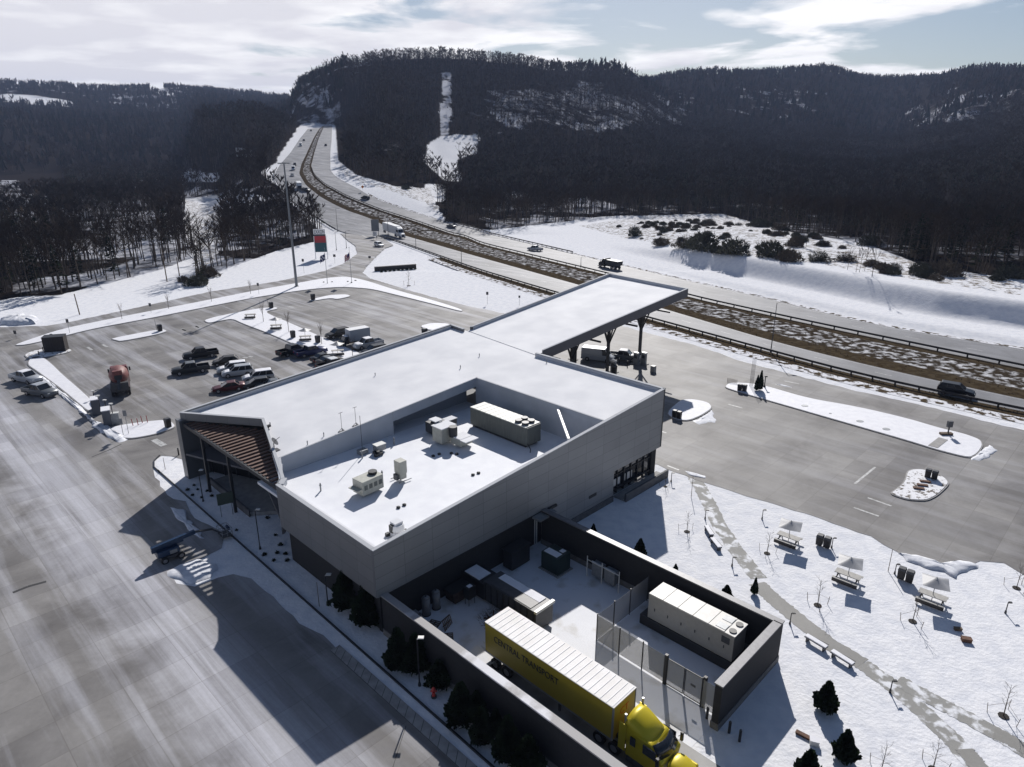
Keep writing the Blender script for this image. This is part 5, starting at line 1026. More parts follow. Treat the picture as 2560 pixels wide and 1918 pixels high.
# yellow semi in the yard
Y = empty('semi_truck', ST(5.5,-15.2,.02), BA-math.pi/2, 'yellow semi-trailer truck with white trailer roof in the service yard', 'truck')  # forward = -t
tl0, tl1 = -6.35, 6.3
M_YTR = mat('yellow_trailer_side', (.36,.27,.018), .5, col2=(.42,.31,.022), vscale=.3)
tr = MB().box(tl0, tl1, -1.3, 1.3, 1.2, 4.0).build('trailer', M_YTR, Y)
mb = MB().box(tl0-.02, tl1+.02, -1.33, 1.33, 4.003, 4.08)
M_TROOF = mat('frosted_trailer_roof', (.70,.67,.64), .6, col2=(.80,.78,.77), vscale=.5, bump=.1)
rf = mb.build('trailer_roof', M_TROOF, tr); mb = MB()
for k in range(24): x_ = tl0+.3+k*.53; mb.box(x_, x_+.05, -1.25, 1.25, 4.083, 4.105)
mb.build('roof_bows', mat('roof_bow_frost', (.80,.80,.80), .6), tr)
mb = MB().box(tl0+.02,tl1-.02,-1.325,-1.302,1.2,1.32).box(tl0+.02,tl1-.02,1.302,1.325,1.2,1.32).box(tl1-.1,tl1+.025,-1.32,-1.22,1.2,4.0).box(tl1-.1,tl1+.025,1.22,1.32,1.2,4.0).build('trim_rail', M_GREY, tr)
def text(s_, size, m, par, loc, rot, name='lettering', ext=.01, align='LEFT'):
    c = bpy.data.curves.new(name, 'FONT'); c.body = s_; c.size = size; c.extrude = ext; c.align_x = align; o = bpy.data.objects.new(name, c); S.collection.objects.link(o); bpy.context.view_layer.update()
    me = bpy.data.meshes.new_from_object(o.evaluated_get(bpy.context.evaluated_depsgraph_get())); bpy.data.objects.remove(o); me.materials.clear(); me.materials.append(m)
    o = bpy.data.objects.new(name, me); S.collection.objects.link(o); o.parent = par; o.location = loc; o.rotation_euler = rot; return o
# forward is -t; the visible side faces -s, i.e. local -y ... text reads from rear to front
tx = text('CENTRAL TRANSPORT', .82, M_BLACK, tr, (tl0+1.0, -1.318, 2.75), (R(90),0,0)); tx.scale = (.80, 1, 1)
text('CT', .8, mat('orange_lettering', (.45,.10,.01), .5), tr, (tl1+.012, -.55, 2.9), (R(90),0,R(90)))
MB().box(-5.9, 7.0, -.5, .5, .75, 1.18).build('chassis', M_BLACK, Y); MB().box(1.2,1.35,-1.0,-.85,0.1,1.2).box(1.2,1.35,.85,1.0,.1,1.2).build('landing_gear', M_DARK, Y)
for x_ in (-5.3,-4.0): axle(Y, x_, 1.28, .5)
cb = MB().loft([[(7.3,-1.2,.7),(10.0,-1.2,.7),(10.0,1.2,.7),(7.3,1.2,.7)], [(7.3,-1.2,2.1),(10.2,-1.2,1.9),(10.2,1.2,1.9),(7.3,1.2,2.1)], [(7.3,-1.15,3.0),(9.2,-1.05,2.75),(9.2,1.05,2.75),(7.3,1.15,3.0)]]).build('cab', C_YEL, Y, bevel=.12)
fa = MB(); n_ = 12; rings = []
for k, (x_, h_, wd) in enumerate(((7.15,3.85,1.22),(7.6,3.75,1.2),(8.3,3.4,1.12),(9.1,2.85,1.0))):
    rings.append([(x_, -wd, 2.0)] + [(x_, -wd*math.cos(math.pi*i/n_), 2.35+(h_-2.35)*(math.sin(math.pi*i/n_)**.55)) for i in range(n_+1)] + [(x_, wd, 2.0)])
fa.loft(rings).build('roof_fairing', C_YEL, Y, True)
MB().loft([[(6.75,-1.25,1.0),(7.3,-1.25,1.0),(7.3,-1.19,1.0),(6.75,-1.19,1.0)],[(6.75,-1.22,3.2),(7.3,-1.22,3.2),(7.3,-1.16,3.2),(6.75,-1.16,3.2)]]).loft([[(6.75,1.19,1.0),(7.3,1.19,1.0),(7.3,1.25,1.0),(6.75,1.25,1.0)],[(6.75,1.16,3.2),(7.3,1.16,3.2),(7.3,1.22,3.2),(6.75,1.22,3.2)]]).build('side_extender', C_YEL, Y)
ws = MB(); rr_ = []
for k, (dx, z_) in enumerate(((0,2.05),(-.62,2.82))):
    rr_.append([(10.18+dx-.28*abs(y_)**1.6, y_*(1.12-.08*k), z_) for y_ in np.linspace(-1, 1, 9)])
ws.add(rr_[0]+rr_[1], [(i, i+1, 10+i, 9+i) for i in range(8)]); wso = ws.build('windshield', M_GLASS, Y, True); sm_ = wso.modifiers.new('s', 'SOLIDIFY'); sm_.thickness = .06; sm_.offset = 1
hd = MB().loft([[(10.0,-1.05,.75),(10.0,-1.12,1.5),(10.1,-.8,2.0),(10.15,0,2.1),(10.1,.8,2.0),(10.0,1.12,1.5),(10.0,1.05,.75)], [(11.3,-1.0,.7),(11.3,-1.05,1.35),(11.3,-.7,1.75),(11.3,0,1.85),(11.3,.7,1.75),(11.3,1.05,1.35),(11.3,1.0,.7)], [(12.0,-.8,.7),(12.0,-.85,1.1),(12.0,-.55,1.4),(12.05,0,1.5),(12.0,.55,1.4),(12.0,.85,1.1),(12.0,.8,.7)]]).build('hood', C_YEL, Y, True)
hd.modifiers.new('s', 'SUBSURF').levels = 1; hd.modifiers['s'].render_levels = 2
for sy in (-1, 1):
    MB().box(10.4,11.6,sy*1.03-.13,sy*1.03+.13,.95,1.3).build('fender', C_YEL, Y, bevel=.1); MB().cyl((7.1,sy,1.0),(7.1,sy,3.9),.08,n=8).build('exhaust_stack', M_STEEL, Y)
for sy in (-1, 1):
    MB().box(7.7, 8.1, sy*1.23-.03, sy*1.23+.03, 1.9, 2.6).build('sleeper_window', M_GLASS, Y); MB().box(8.7, 9.7, sy*1.215-.03, sy*1.215+.03, 1.9, 2.6).build('side_window', M_GLASS, Y)
    MB().box(9.9, 10.1, sy*1.5-.08, sy*1.5+.08, 1.9, 2.6).bar((9.9,sy*1.2,2.4),(10,sy*1.5,2.4),.04).build('mirror', M_BLACK, Y); MB().box(11.6, 11.95, sy*.85-.12, sy*.85+.12, .95, 1.15).build('headlight', M_LENS, Y)
    MB().cyl((7.5,sy*1.0,.55),(9.3,sy*1.0,.55),.33,n=12).build('fuel_tank', M_DARK, Y); MB().bar((9.7,sy*.9,2.6),(9.0,sy*.7,2.85),.03)
MB().box(12.0, 12.25, -1.1, 1.1, .35, .75).build('bumper', M_GREY, Y); MB().box(12.05,12.12,-.5,.5,.8,1.25).build('grille', M_DARK, Y)
MB().box(6.2,7.1,-.8,.8,1.2,1.45).build('fifth_wheel', M_BLACK, Y)
for x_ in (5.1, 6.4, 11.0): axle(Y, x_, 1.22, .5)
# boom lift
L_ = empty('boom_lift', G('h',215,1090), 0, 'blue boom lift with folded arm and basket beside the entrance snow', 'boom lift'); L_.scale = (.88,.8,.8); L_.rotation_euler = (0,0,heading(G('h',120,1115), G('h',530,960)))
C_LB = paintm('lift_blue', (.010,.035,.085)); MB().box(-1.2,1.1,-.9,.9,.45,.85).build('chassis', M_DARK, L_)
for x_ in (-.9,.9):
    for y_ in (-1,1): wheel(L_, x_, y_*.95, .42, .3, y_)
tt = MB().box(-1.5,.9,-.8,.8,.9,1.7).build('turntable', C_LB, L_, bevel=.08); MB().box(-.2,.6,-.85,-.8,1.0,1.5).build('engine_cover', M_GREY, tt)
bm_ = MB().bar((-1.9,0,2.1),(3.0,0,2.45),.42,.5).build('boom', C_LB, L_); MB().bar((-1.9,0,1.7),(1.6,0,1.95),.32,.34).build('lower_boom', C_LB, L_); MB().bar((2.9,0,2.42),(5.0,0,1.9),.2,.24).bar((5.0,0,1.9),(5.9,0,.9),.18,.2).build('jib', M_DARK, L_)
mb = MB()
for x_, y_ in ((5.8,-.9),(7.0,-.9),(5.8,.9),(7.0,.9),(6.4,-.9),(6.4,.9)): mb.cyl((x_,y_,.5),(x_,y_,1.6),.03,n=5)
for z_ in (1.0,1.6): mb.bar((5.8,-.9,z_),(7,-.9,z_),.05).bar((7,-.9,z_),(7,.9,z_),.05).bar((7,.9,z_),(5.8,.9,z_),.05).bar((5.8,.9,z_),(5.8,-.9,z_),.05)
mb.build('basket_rail', M_GREY, L_); MB().box(5.8,7.0,-.9,.9,.42,.5).build('basket_floor', M_DARK, L_); MB().box(6.7,6.95,-.4,.4,1.1,1.5).build('control_box', C_LB, L_)
# ------------------------------------------------------------------ guardrails
def guardrail(E, off, lab, ymin=-1e9, ymax=1e9, step=3.8, nmax=95):
    P = offs(E, off); P = P[(P[:, 1] > ymin) & (P[:, 1] < ymax)]; d = np.r_[0, np.cumsum(np.linalg.norm(np.diff(P, axis=0), axis=1))]
    n = int(min(nmax, d[-1]/step)); u_ = np.linspace(0, d[-1], n+1); Q = [Vector([np.interp(t, d, P[:, i]) for i in range(3)]) for t in u_]
    for q in Q: q.z = float(road_z(q.y))
    e_ = empty('guardrail', Q[0], 0, lab, 'guardrail', 'highway guardrails'); O = Q[0]
    mb = MB()
    for a, b in zip(Q[:-1], Q[1:]):
        for z_, h_ in ((.78,.34),(.60,.08)): mb.bar(a-O+Vector((0,0,z_)), b-O+Vector((0,0,z_)), .14 if h_ == .34 else .26, h_)
    mb.build('rail', mat('weathered_guardrail', (.028,.026,.028), .7, .2, var=.2), e_)
    pm = MB().box(-.11,.11,-.11,.11,0,.92).build('post', mat('guardrail_post', (.028,.024,.022), .8), e_)
    for i, q in enumerate(Q):
        p_ = pm if i == 0 else pm.copy()
        if i: S.collection.objects.link(p_); p_.parent = e_
        p_.location = q-O
    return e_
sA = sgn
yE1 = Gr('F',1690,330).y
guardrail(E1, sA*.7, 'guardrail along the site side of the near carriageway, starting at the exit sign', -100, yE1)
guardrail(E3, 0, 'guardrail on the far side of the grassy median', -100, 520, 5.5)
guardrail(E4, -sgn*.6, 'guardrail outside the far carriageway in front of the pines', Gr('c',470,300).y, Gr('b',1540,1220).y)
guardrail(E1, sA*.7, 'curved guardrail on the left side of the approach, ending above the price sign', Gr('b',735,1290).y, 520)
# ------------------------------------------------------------------ lamps, masts, poles, signs
def pole(name, p, h, r0, r1, lab, cat, head=None, m=M_DARK, group=None, base=True):
    e_ = empty(name, p, 0, lab, cat, group); MB().cyl((0,0,0),(0,0,h),r0,r1,n=8).build('pole', m, e_)
    if base: MB().cyl((0,0,0),(0,0,.3),r0*2.2,r0*1.6,n=8).build('base', M_CONC if r0 > .2 else M_BLACK, e_)
    if head: head(e_, h)
    return e_
def hw_head(e_, h): MB().bar((0,0,h),(1.2,.6,h+.15),.08).box(.9,1.7,.35,.75,h+.08,h+.2).build('lamp_head', M_DARK, e_)
def mast_head(e_, h):
    mb = MB().cyl((0,0,h-.3),(0,0,h),.6,n=12)
    for k in range(6): a_ = k*math.pi/3; mb.bar((0,0,h-.1),(math.cos(a_)*1.4,math.sin(a_)*1.4,h-.15),.1).box(math.cos(a_)*1.4-.3,math.cos(a_)*1.4+.3,math.sin(a_)*1.4-.3,math.sin(a_)*1.4+.3,h-.4,h-.1)
    mb.build('lamp_ring', M_GREY, e_)
pole('high_mast', G('w',641,620), 35.3, .42, .2, 'very tall grey lighting mast towering over the parking lot edge', 'lighting mast', mast_head, mat('mast_steel', (.20,.21,.22), .5, .3))
for (a, b, lab) in ((('c',1182,700),('c',1203,500),'tall lamp pole in front of the guardrail opposite the snow bank'), (('b',1325,1410),('b',1315,1270),'lamp pole on the near carriageway right of the white semi'), (('b',1668,1530),('b',1670,1300),'lamp pole beside the near guardrail, second from the semi'), (('b',1118,1345),('b',1115,1130),'lamp pole in front of the white semi-trailer'),
        (('b',517,1150),('b',505,990),'lamp pole on the approach below the distant box truck'), (('b',735,1290),('b',728,1120),'lamp pole at the end of the curved guardrail'), (('c',410,350),('c',408,318),'short lamp pole left of the dump truck'), (('F',868,525),('F',848,245),'lamp pole on the snow right of the price sign'), (('F',1022,495),('F',1005,235),'lamp pole at the tip of the snow by the exit ramp')):
    p = Gr(*a); d = ray(*b); h = max(3, CAM_H+d.z*(p.y/d.y)-p.z)
    pole('street_lamp', p, h, .11, .06, lab, 'street lamp', hw_head, group='lamps along the highway')
def fl_head(e_, h): MB().cyl((0,0,h),(0,0,h+.25),.14,.05).build('finial', M_GREY, e_)
for a, b, lab, us in ((('F',1102,1035),('F',1065,490),'flagpole with a limp American flag by the ramp', True), (('F',730,1045),('F',685,500),'flagpole with a furled flag nearer the tall mast', False)):
    p = G(*a); d = ray(*b); h = CAM_H+d.z*(p.y/d.y); e_ = pole('flagpole', p, h, .09, .04, lab, 'flagpole', fl_head, M_GREY)
    # limp flag: folds hanging from the upper pole
    V, F_, W_, H_ = [], [], 11, 9
    MI = []
    for i in range(W_):
        for j in range(H_):
            u_, v_ = i/(W_-1), j/(H_-1); x_ = -.1-u_*1.5; z_ = h-1.2-v_*2.0-u_*1.5-.25*math.sin(u_*6); y_ = .18*math.sin(u_*9+v_*2)
            V.append((x_, y_, z_))
    for i in range(W_-1):
        for j in range(H_-1):
            F_.append((i*H_+j, (i+1)*H_+j, (i+1)*H_+j+1, i*H_+j+1)); MI.append(0 if (us and i < 4 and j < 4) else (1 + j % 2) if us else (2 if (i+j) % 5 < 2 else 0))
    mb = MB(); mb.v = V; mb.f = F_; mb.m = MI
    mb.build('flag', [mat('flag_blue', (.02,.03,.12), .8), mat('flag_red', (.35,.03,.03), .8), mat('flag_white', (.6,.6,.6), .8)], e_, True)
for a, b, lab in ((('h',437,700),('h',407,490),'lamp post among the shrub dots before the entrance'), (('E',1425,1490),('E',1350,980),'lamp post in the snow strip right of the boom lift'), (('h',1298,1415),('h',1282,1215),'lamp post just left of the big evergreens by the wall'), (('O',597,715),('O',560,180),'lamp post on a round base between the evergreens and the edging')):
    p = G(*a); d = ray(*b); h = CAM_H+d.z*(p.y/d.y)
    pole('walkway_lamp', p, h, .06, .05, lab, 'lamp post', lambda e_, h: MB().bar((0,0,h),(.3,.2,h+.05),.06).box(.05,.5,.02,.34,h,h+.08).build('lamp_head', M_LIGHT, e_), M_BLACK, 'lamp posts along the front')
def pk_head(e_, h): MB().bar((0,0,h-.06),(.34,.06,h-.06),.07,.09).box(.12,.36,-.05,.14,h-.1,h).build('lamp_head', M_BLACK, e_)
for a, b, lab in ((('m',60,118),('m',62,68),'path lamp by the paving near the building corner'), (('m',243,318),('m',255,270),'path lamp left of the path above the two benches'), (('m',550,320),('m',558,268),'path lamp at the lot edge above the first umbrella table'), (('m',388,573),('m',398,522),'path lamp beside the path below the two white benches'),
        (('m',925,475),('m',935,420),'path lamp right of the first pair of bins'), (('m',700,885),('m',712,825),'path lamp beside the path behind the wall corner'), (('m',1265,615),('m',1275,562),'path lamp left of the second pair of bins'), (('m',1862,827),('m',1880,768),'path lamp out on the open snow at far right'), (('m',1240,1255),('m',1253,1190),'path lamp where the path forks, with a long shadow')):
    p = G(*a); d = ray(*b); h = CAM_H+d.z*(p.y/d.y)
    pole('path_lamp', p, h, .045, .04, lab, 'path lamp', pk_head, M_BLACK, 'path lamps in the garden')
STK = ((('m',1230,600),('m',1250,480),'thin tall pole left of the second pair of bins'), (('m',168,200),('m',172,85),'thin tall pole at the top of the garden path'), (('E',175,440),('E',160,285),'thin post in the snow at the entrance corner'), (('h',1238,1425),('h',1222,1260),'thin post left of the lamp by the evergreens'))
for a, b, lab in STK:
    p = G(*a); d = ray(*b); h = CAM_H+d.z*(p.y/d.y); pole('marker_pole', p, h, .035, .025, lab, 'pole', None, M_WOOD, None, False)
def signpost(a, b, lab, w_=.6, h2=.8, m=M_DARK, name='road_sign', f=G):
    p = f(*a); d = ray(*b); h = max(1.2, CAM_H+d.z*(p.y/d.y)-p.z); e_ = empty(name, p, 0, lab, 'road sign', 'small road signs'); MB().cyl((0,0,0),(0,0,h),.04,n=5).build('post', M_GREY, e_); MB().box(-w_/2,w_/2,-.05,-.02,h-h2,h).build('plate', m, e_); return e_
signpost(('d',930,820),('d',920,757), 'small sign on the verge strip, middle of the service road')
signpost(('d',430,945),('d',415,855), 'small sign at the left part of the verge strip')
signpost(('d',101,975),('d',98,925), 'small sign at the left end beyond the verge strip')
signpost(('d',322,985),('d',320,945), 'small sign just behind the dark enclosure')
signpost(('d',1592,705),('d',1588,633), 'small sign on the verge left of the tall mast')
signpost(('F',370,880),('F',355,660), 'sign on the snow left of the price sign', .7, .9)
signpost(('F',845,735),('F',835,590), 'square sign between the price sign and the American flag', .9, .9)
signpost(('F',1383,740),('F',1375,615), 'tilted sign at the tip of the triangular snowfield', .9, .8)
signpost(('c',30,505),('c',30,455), 'sign at the far-right part of the triangular snowfield, left one', .6, .8)
signpost(('c',160,510),('c',160,470), 'sign at the far-right part of the triangular snowfield, right one', .5, .6)
o = signpost(('b',925,990),('b',925,958), 'orange diamond warning sign on the far snowy shoulder', .1, .1, f=Gr); 
for c in o.children:
    if c.name.startswith('plate'): c.data.materials[0] = mat('orange_sign', (.6,.16,.01), .5); c.rotation_euler = (0, 0, 0); c.scale = (18,2,18); h_ = c.data.vertices[4].co.z; c.location = (0,0,-h_*18+h_+1); c.data = c.data
bpy.data.objects.remove([c for c in o.children if c.name.startswith('plate')][0]); h_ = 2.6
MB().prof([(0,h_-.95),(.95,h_),(0,h_+.95),(-.95,h_)], -.06, -.02).build('plate', mat('orange_sign', (.6,.16,.01), .5), o)
# price sign
pA, pB = G('F',552,660), G('F',735,655); c = (pA+pB)/2; wS = (pB-pA).length; dT = ray('F',545,200); hS = CAM_H+dT.z*(pA.y/dT.y); 
e_ = empty('price_sign', c, heading(pA, pB), 'tall roadside fuel price sign on two white posts, red and teal panels', 'price sign')
for x_ in (-wS/2, wS/2): MB().box(x_-.14,x_+.14,-.14,.14,0,hS-2.6).build('post', M_WHITE, e_)
hb = hS
MB().box(-wS/2+.1,wS/2-.1,-.2,.2,hb-4.0,hb-2.6).box(-wS/2+.1,wS/2-.1,-.21,.21,hb-3.15,hb-3.1).build('red_panel', mat('sign_red', (.42,.02,.03), .4), e_)
MB().box(-wS/2+.1,wS/2-.1,-.19,.19,hb-2.6,hb-2.0).build('header_panel', M_DARK, e_); MB().box(-wS/2+.1,wS/2-.1,-.2,.2,hb-8.4,hb-5.0).build('teal_panel', mat('sign_teal', (.01,.07,.09), .4), e_); MB().box(-wS/2+.1,wS/2-.1,-.2,.2,hb-5.0,hb-4.0).build('lower_red_panel', mat('sign_red_dark', (.30,.02,.03), .4), e_)
MB().box(-wS/2-.05,wS/2-.2,-.12,.12,hb-2.0,hb-.1).build('name_panel', M_WHITE, e_)
tx = text('EXXON', 1.9, M_BLACK, e_, (-wS/2+.15,-.14,hb-1.7), (R(90),0,0)); bw = max(q.co.x for q in tx.data.vertices); tx.scale = ((wS-.55)/bw,1,1)
# big exit guide sign seen from behind, with the gore sign
p1, p2 = Gr('F',1435,330), Gr('F',1500,320); tT = ray('F',1455,60); 
pc = Gr('F',1465,310); hT = CAM_H+ray('F',1455,55).z*(pc.y/ray('F',1455,55).y)
e_ = empty('guide_sign', pc, R(8), 'large grey-backed highway guide sign on two posts at the exit', 'highway sign'); wG = 1.0
xl = (Gr('F',1412,310)-pc).x; xr = (Gr('F',1528,310)-pc).x
MB().box(xl,xr,-.05,.05,hT*.30,hT).build('panel', mat('sign_back', (.17,.18,.20), .5, .4), e_); MB().bar((xl*.5,.12,0),(xl*.5,.12,hT),.25).bar((xr*.75,.12,0),(xr*.75,.12,hT),.25).build('posts', M_DARK, e_)
pg = G('F',1462,365); e_ = empty('gore_sign', pg, 0, 'small white exit sign standing on the gore before the white SUV', 'road sign'); MB().box(-.9,.9,-.05,.05,1.6,3.6).build('plate', M_WHITE, e_); MB().box(-.7,-.6,-.03,.03,0,1.6).box(.6,.7,-.03,.03,0,1.6).build('posts', M_GREY, e_)
mb = MB()
for k in range(4): mb.box(-.7,.5-.2*(k%2),-.06,-.052,1.8+k*.45,1.95+k*.45)
mb.build('print', M_DARK, e_)
# two-legged sign by the entrance, back to the lamp
e_ = empty('wayfinding_sign', G('E',990,1050), R(30), 'dark wayfinding sign on two legs in front of the entrance', 'sign'); MB().box(-.8,.9,-.05,.05,1.5,2.9).build('board', mat('sign_back_green', (.05,.07,.05), .6), e_); MB().box(-.62,-.54,-.04,.04,0,2.9).box(.6,.68,-.04,.04,0,2.9).build('legs', M_GREY, e_)
# utility poles, tower, far things
def upole(a, b, lab, arm=True):
    p = Gt(*a); d = ray(*b); h = max(6, CAM_H+d.z*(p.y/d.y)-p.z); e_ = empty('utility_pole', p, R(-20), lab, 'utility pole', 'wooden utility poles'); MB().cyl((0,0,0),(0,0,h),.17,.12,n=6).build('pole', M_WOOD, e_)
    if arm: MB().bar((-1.3,0,h-1),(1.3,0,h-1),.15).bar((-1.0,0,h-2.2),(1.0,0,h-2.2),.12).build('crossarm', M_WOOD, e_)
upole(('P',1320,1120),('P',1285,860), 'utility pole at the forest edge above the verge, without crossarm', False); upole(('P',1770,905),('P',1722,690), 'utility pole with crossarms in the snowy gap'); upole(('P',1692,720),('P',1678,590), 'utility pole farther up the snowy gap'); upole(('P',1418,1075),('P',1405,980), 'short pole among trunks at the forest edge', False)
p = Gt('w',383,176); d = ray('w',377,139); h = 95
e_ = empty('radio_tower', Vector((p.x, p.y, p.z-2)), 0, 'slender radio tower on the distant left ridge', 'radio tower'); mb = MB()
for k in range(3): a_ = k*2.09; mb.cyl((math.cos(a_)*2.2,math.sin(a_)*2.2,0),(math.cos(a_)*.9,math.sin(a_)*.9,h),.5,n=4)
for k in range(12): z_ = k*h/12; mb.bar((2.2-k*.1,0,z_),(-1.1+k*.05,1.9-k*.08,z_+h/24),.5)
mb.build('lattice', mat('tower_steel', (.12,.12,.13), .6), e_)
e_ = empty('pole', (G('d',490,828)), 0, 'weathered post leaning in the open snow above the service road', 'post'); MB().cyl((0,0,0),(-.5,.3,5.2),.14,.11,n=7).build('shaft', M_WOOD, e_)
p = Gt('P',1937,185); e_ = empty('billboard', p, R(10), 'white billboard among the dark trees left of the highway', 'billboard'); MB().box(-6,6,-.3,.3,5,12).build('panel', M_WHITE, e_); MB().box(-4,-3.4,-.3,.3,0,5).box(3.4,4,-.3,.3,0,5).build('posts', M_DARK, e_); MB().box(-3,3,-.33,-.31,7,10).build('print', M_DARK, e_)
e_ = empty('planter_wall', (G('F',1455,850)+G('F',2090,805))/2, heading(G('F',1455,850), G('F',2090,805)), 'long low dark sign wall standing in the triangular snowfield', 'wall'); Lw = (G('F',1455,850)-G('F',2090,805)).length/2
MB().box(-Lw,Lw,-.35,.35,0,1.35).build('masonry', mat('brown_block', (.05,.042,.038), .8, var=.2), e_); MB().box(-Lw-.05,Lw+.05,-.4,.4,1.35,1.5).build('coping', mat('frost_cope', (.16,.15,.15), .7), e_)
e_ = empty('transformer_kiosk', (0,0,0), 0, 'tall slatted dark enclosure on its own island at the left of the lot', 'enclosure'); e_.location = G('e',442,770)+Vector((0,1.2,.1)); e_.rotation_euler = (0,0,R(18))
MB().box(-1.9,1.9,-1.2,1.2,0,3.1).build('panels', mat('brown_slats', (.028,.022,.02), .8, var=.3, stretch=(6,6,.2)), e_); MB().box(-1.95,1.95,-1.25,1.25,3.1,3.2).build('rim', M_BLACK, e_)
# lot furniture: bins, planters, kiosk group
BIN = Kind(lambda: (lambda e_: (MB().loft([[(-.3,-.3,0),(.3,-.3,0),(.3,.3,0),(-.3,.3,0)],[(-.33,-.33,.95),(.33,-.33,.95),(.33,.33,.95),(-.33,.33,.95)]]).build('body', mat('brown_bin', (.016,.014,.013), .6), e_, bevel=.03), MB().loft([[(-.35,-.35,.95),(.35,-.35,.95),(.35,.35,.95),(-.35,.35,.95)],[(-.28,-.28,1.2),(.28,-.28,1.2),(.28,.28,1.2),(-.28,.28,1.2)]]).build('lid', M_DARK, e_), MB().box(-.24,.24,-.36,-.35,.98,1.1).build('flap', M_BLACK, e_), e_)[3])(empty('litter_bin', (0,0,0), 0, 'x', 'bin')))
for p_, lab, sc_ in ((('m',858,455),'left bin of the pair near the first umbrella table',1), (('m',898,470),'right bin of the pair near the first umbrella table',1), (('m',1298,637),'left bin of the pair near the third umbrella table',1), (('m',1342,655),'right bin of the pair near the third umbrella table',1),
    (('o',1625,835),'left bin of the pair on the four-cornered lot island',1), (('o',1665,846),'right bin of the pair on the four-cornered lot island',1), (('o',88,470),'left bin of the pair on the round snowy island',1), (('o',115,478),'right bin of the pair on the round snowy island',1), (('o',483,308),'left bin of the pair at the head of the long island',1), (('o',512,312),'right bin of the pair at the head of the long island',1),
    (('e',1327,590),'bin with tall stick at the end of the narrow island',1.3), (('e',1395,1385),'grey bin at the right end of the curved island',1.2), (('g',1052,455),'square bin between the second and third picnic tables in the lot',1.3), (('g',1248,495),'tall bin beside the bare tree in the lot island',1.3), (('g',880,222),'round bin at the top corner of the T-shaped island',1.3), (('g',1210,158),'bin at the left tip of the small top island',1.4), (('n',650,780),'pump-side bin next to the middle canopy column',1.2), (('g',2092,445),'bin on the small right-hand island beside the roof edge',1.5)):
    BIN.at(G(*p_, .15), BA+.1, lab, 'litter bins', sc_)
mb = None
STICK = Kind(lambda: tag(MB().cyl((0,0,0),(-.15,.05,2.6),.05,.03,n=5).build('marker_stick', M_BLACK), 'x', 'post'))
for p_, lab in ((('e',1300,585),'black stick leaning beside the narrow island bin'), (('g',858,218),'black stick beside the round bin on the T-shaped island')): STICK.at(G(*p_, .15), 0, lab)
# picnic tables with square shade tops
def picnic(um=True):
    e_ = empty('picnic_table', (0,0,0), 0, 'x', 'picnic table'); mt = mat('frosted_table_plank', (.36,.35,.33), .7, var=.1); md = mat('table_frame_brown', (.05,.042,.036), .7)
    MB().box(-1.0,1.0,-.38,.38,.70,.76).build('tabletop', mt, e_)
    for y_ in (-.75,.75): MB().box(-1.0,1.0,y_-.14,y_+.14,.42,.47).build('bench', mt, e_)
    for x_ in (-.75,.75): MB().bar((x_,-.75,.40),(x_,.75,.40),.07).bar((x_,-.55,0),(x_,-.2,.7),.07).bar((x_,.55,0),(x_,.2,.7),.07).build('leg_frame', md, e_)
    MB().box(-1.0,1.0,-.9,-.88,.12,.42).build('apron', md, e_)
    return e_
PT = Kind(picnic)
def parasol():
    e_ = empty('shade_umbrella', (0,0,0), 0, 'x', 'umbrella'); MB().cyl((0,0,0),(0,0,2.75),.035,n=6).build('pole', M_GREY, e_)
    n_ = 10; V, F_ = [], []
    for i in range(n_+1):
        for j in range(n_+1):
            x_, y_ = (i/n_-.5)*2.15, (j/n_-.5)*2.15; r_ = max(abs(x_), abs(y_))/1.15; V.append((x_, y_, 2.72-.62*r_**.8+.10*(abs(x_*y_)/1.32)))
    for i in range(n_):
        for j in range(n_): F_.append((i*(n_+1)+j, (i+1)*(n_+1)+j, (i+1)*(n_+1)+j+1, i*(n_+1)+j+1))
    o = MB().add(V, F_).build('canopy', mat('grey_shade_cloth', (.34,.34,.35), .55), e_, True); s_ = o.modifiers.new('s', 'SOLIDIFY'); s_.thickness = .03
    o.modifiers.new('e', 'EDGE_SPLIT').split_angle = R(28); return e_
UM = Kind(parasol)
azt = heading(G('m',640,440), G('m',745,460))
for (t_, lab, lb2) in ((('m',690,448),'picnic table under the first umbrella, nearest the building','square grey umbrella over the picnic table nearest the building'), (('m',1008,655),'picnic table under the middle umbrella','middle of the three square grey umbrellas in the garden'), (('m',1462,768),'picnic table under the third umbrella, farthest right','third square grey umbrella, farthest right in the garden')):
    p_ = G(*t_); PT.at(p_, heading(G('m',940,640), G('m',1070,690)), lab, 'garden picnic tables', 1.15); UM.at(p_, R(-28), lb2, 'shade umbrellas')
for (t_, lab, lb2) in ((('g',715,300),'picnic table nearest the top of the T-shaped lot island','umbrella nearest the top of the T-shaped lot island'), (('g',920,385),'second picnic table down the T-shaped lot island','second umbrella down the T-shaped lot island'), (('g',1150,475),'third picnic table on the T-shaped lot island, by the bins','third umbrella on the T-shaped lot island'), (('g',1405,590),'fourth picnic table, behind the parked dark pickups','fourth umbrella, by the box truck hood')):
    p_ = G(*t_, .17); PT.at(p_, R(15), lab, 'lot island picnic tables', 1.25)
    if 'nearest the top' not in lab: UM.at(p_, R(-20), lb2, 'shade umbrellas')
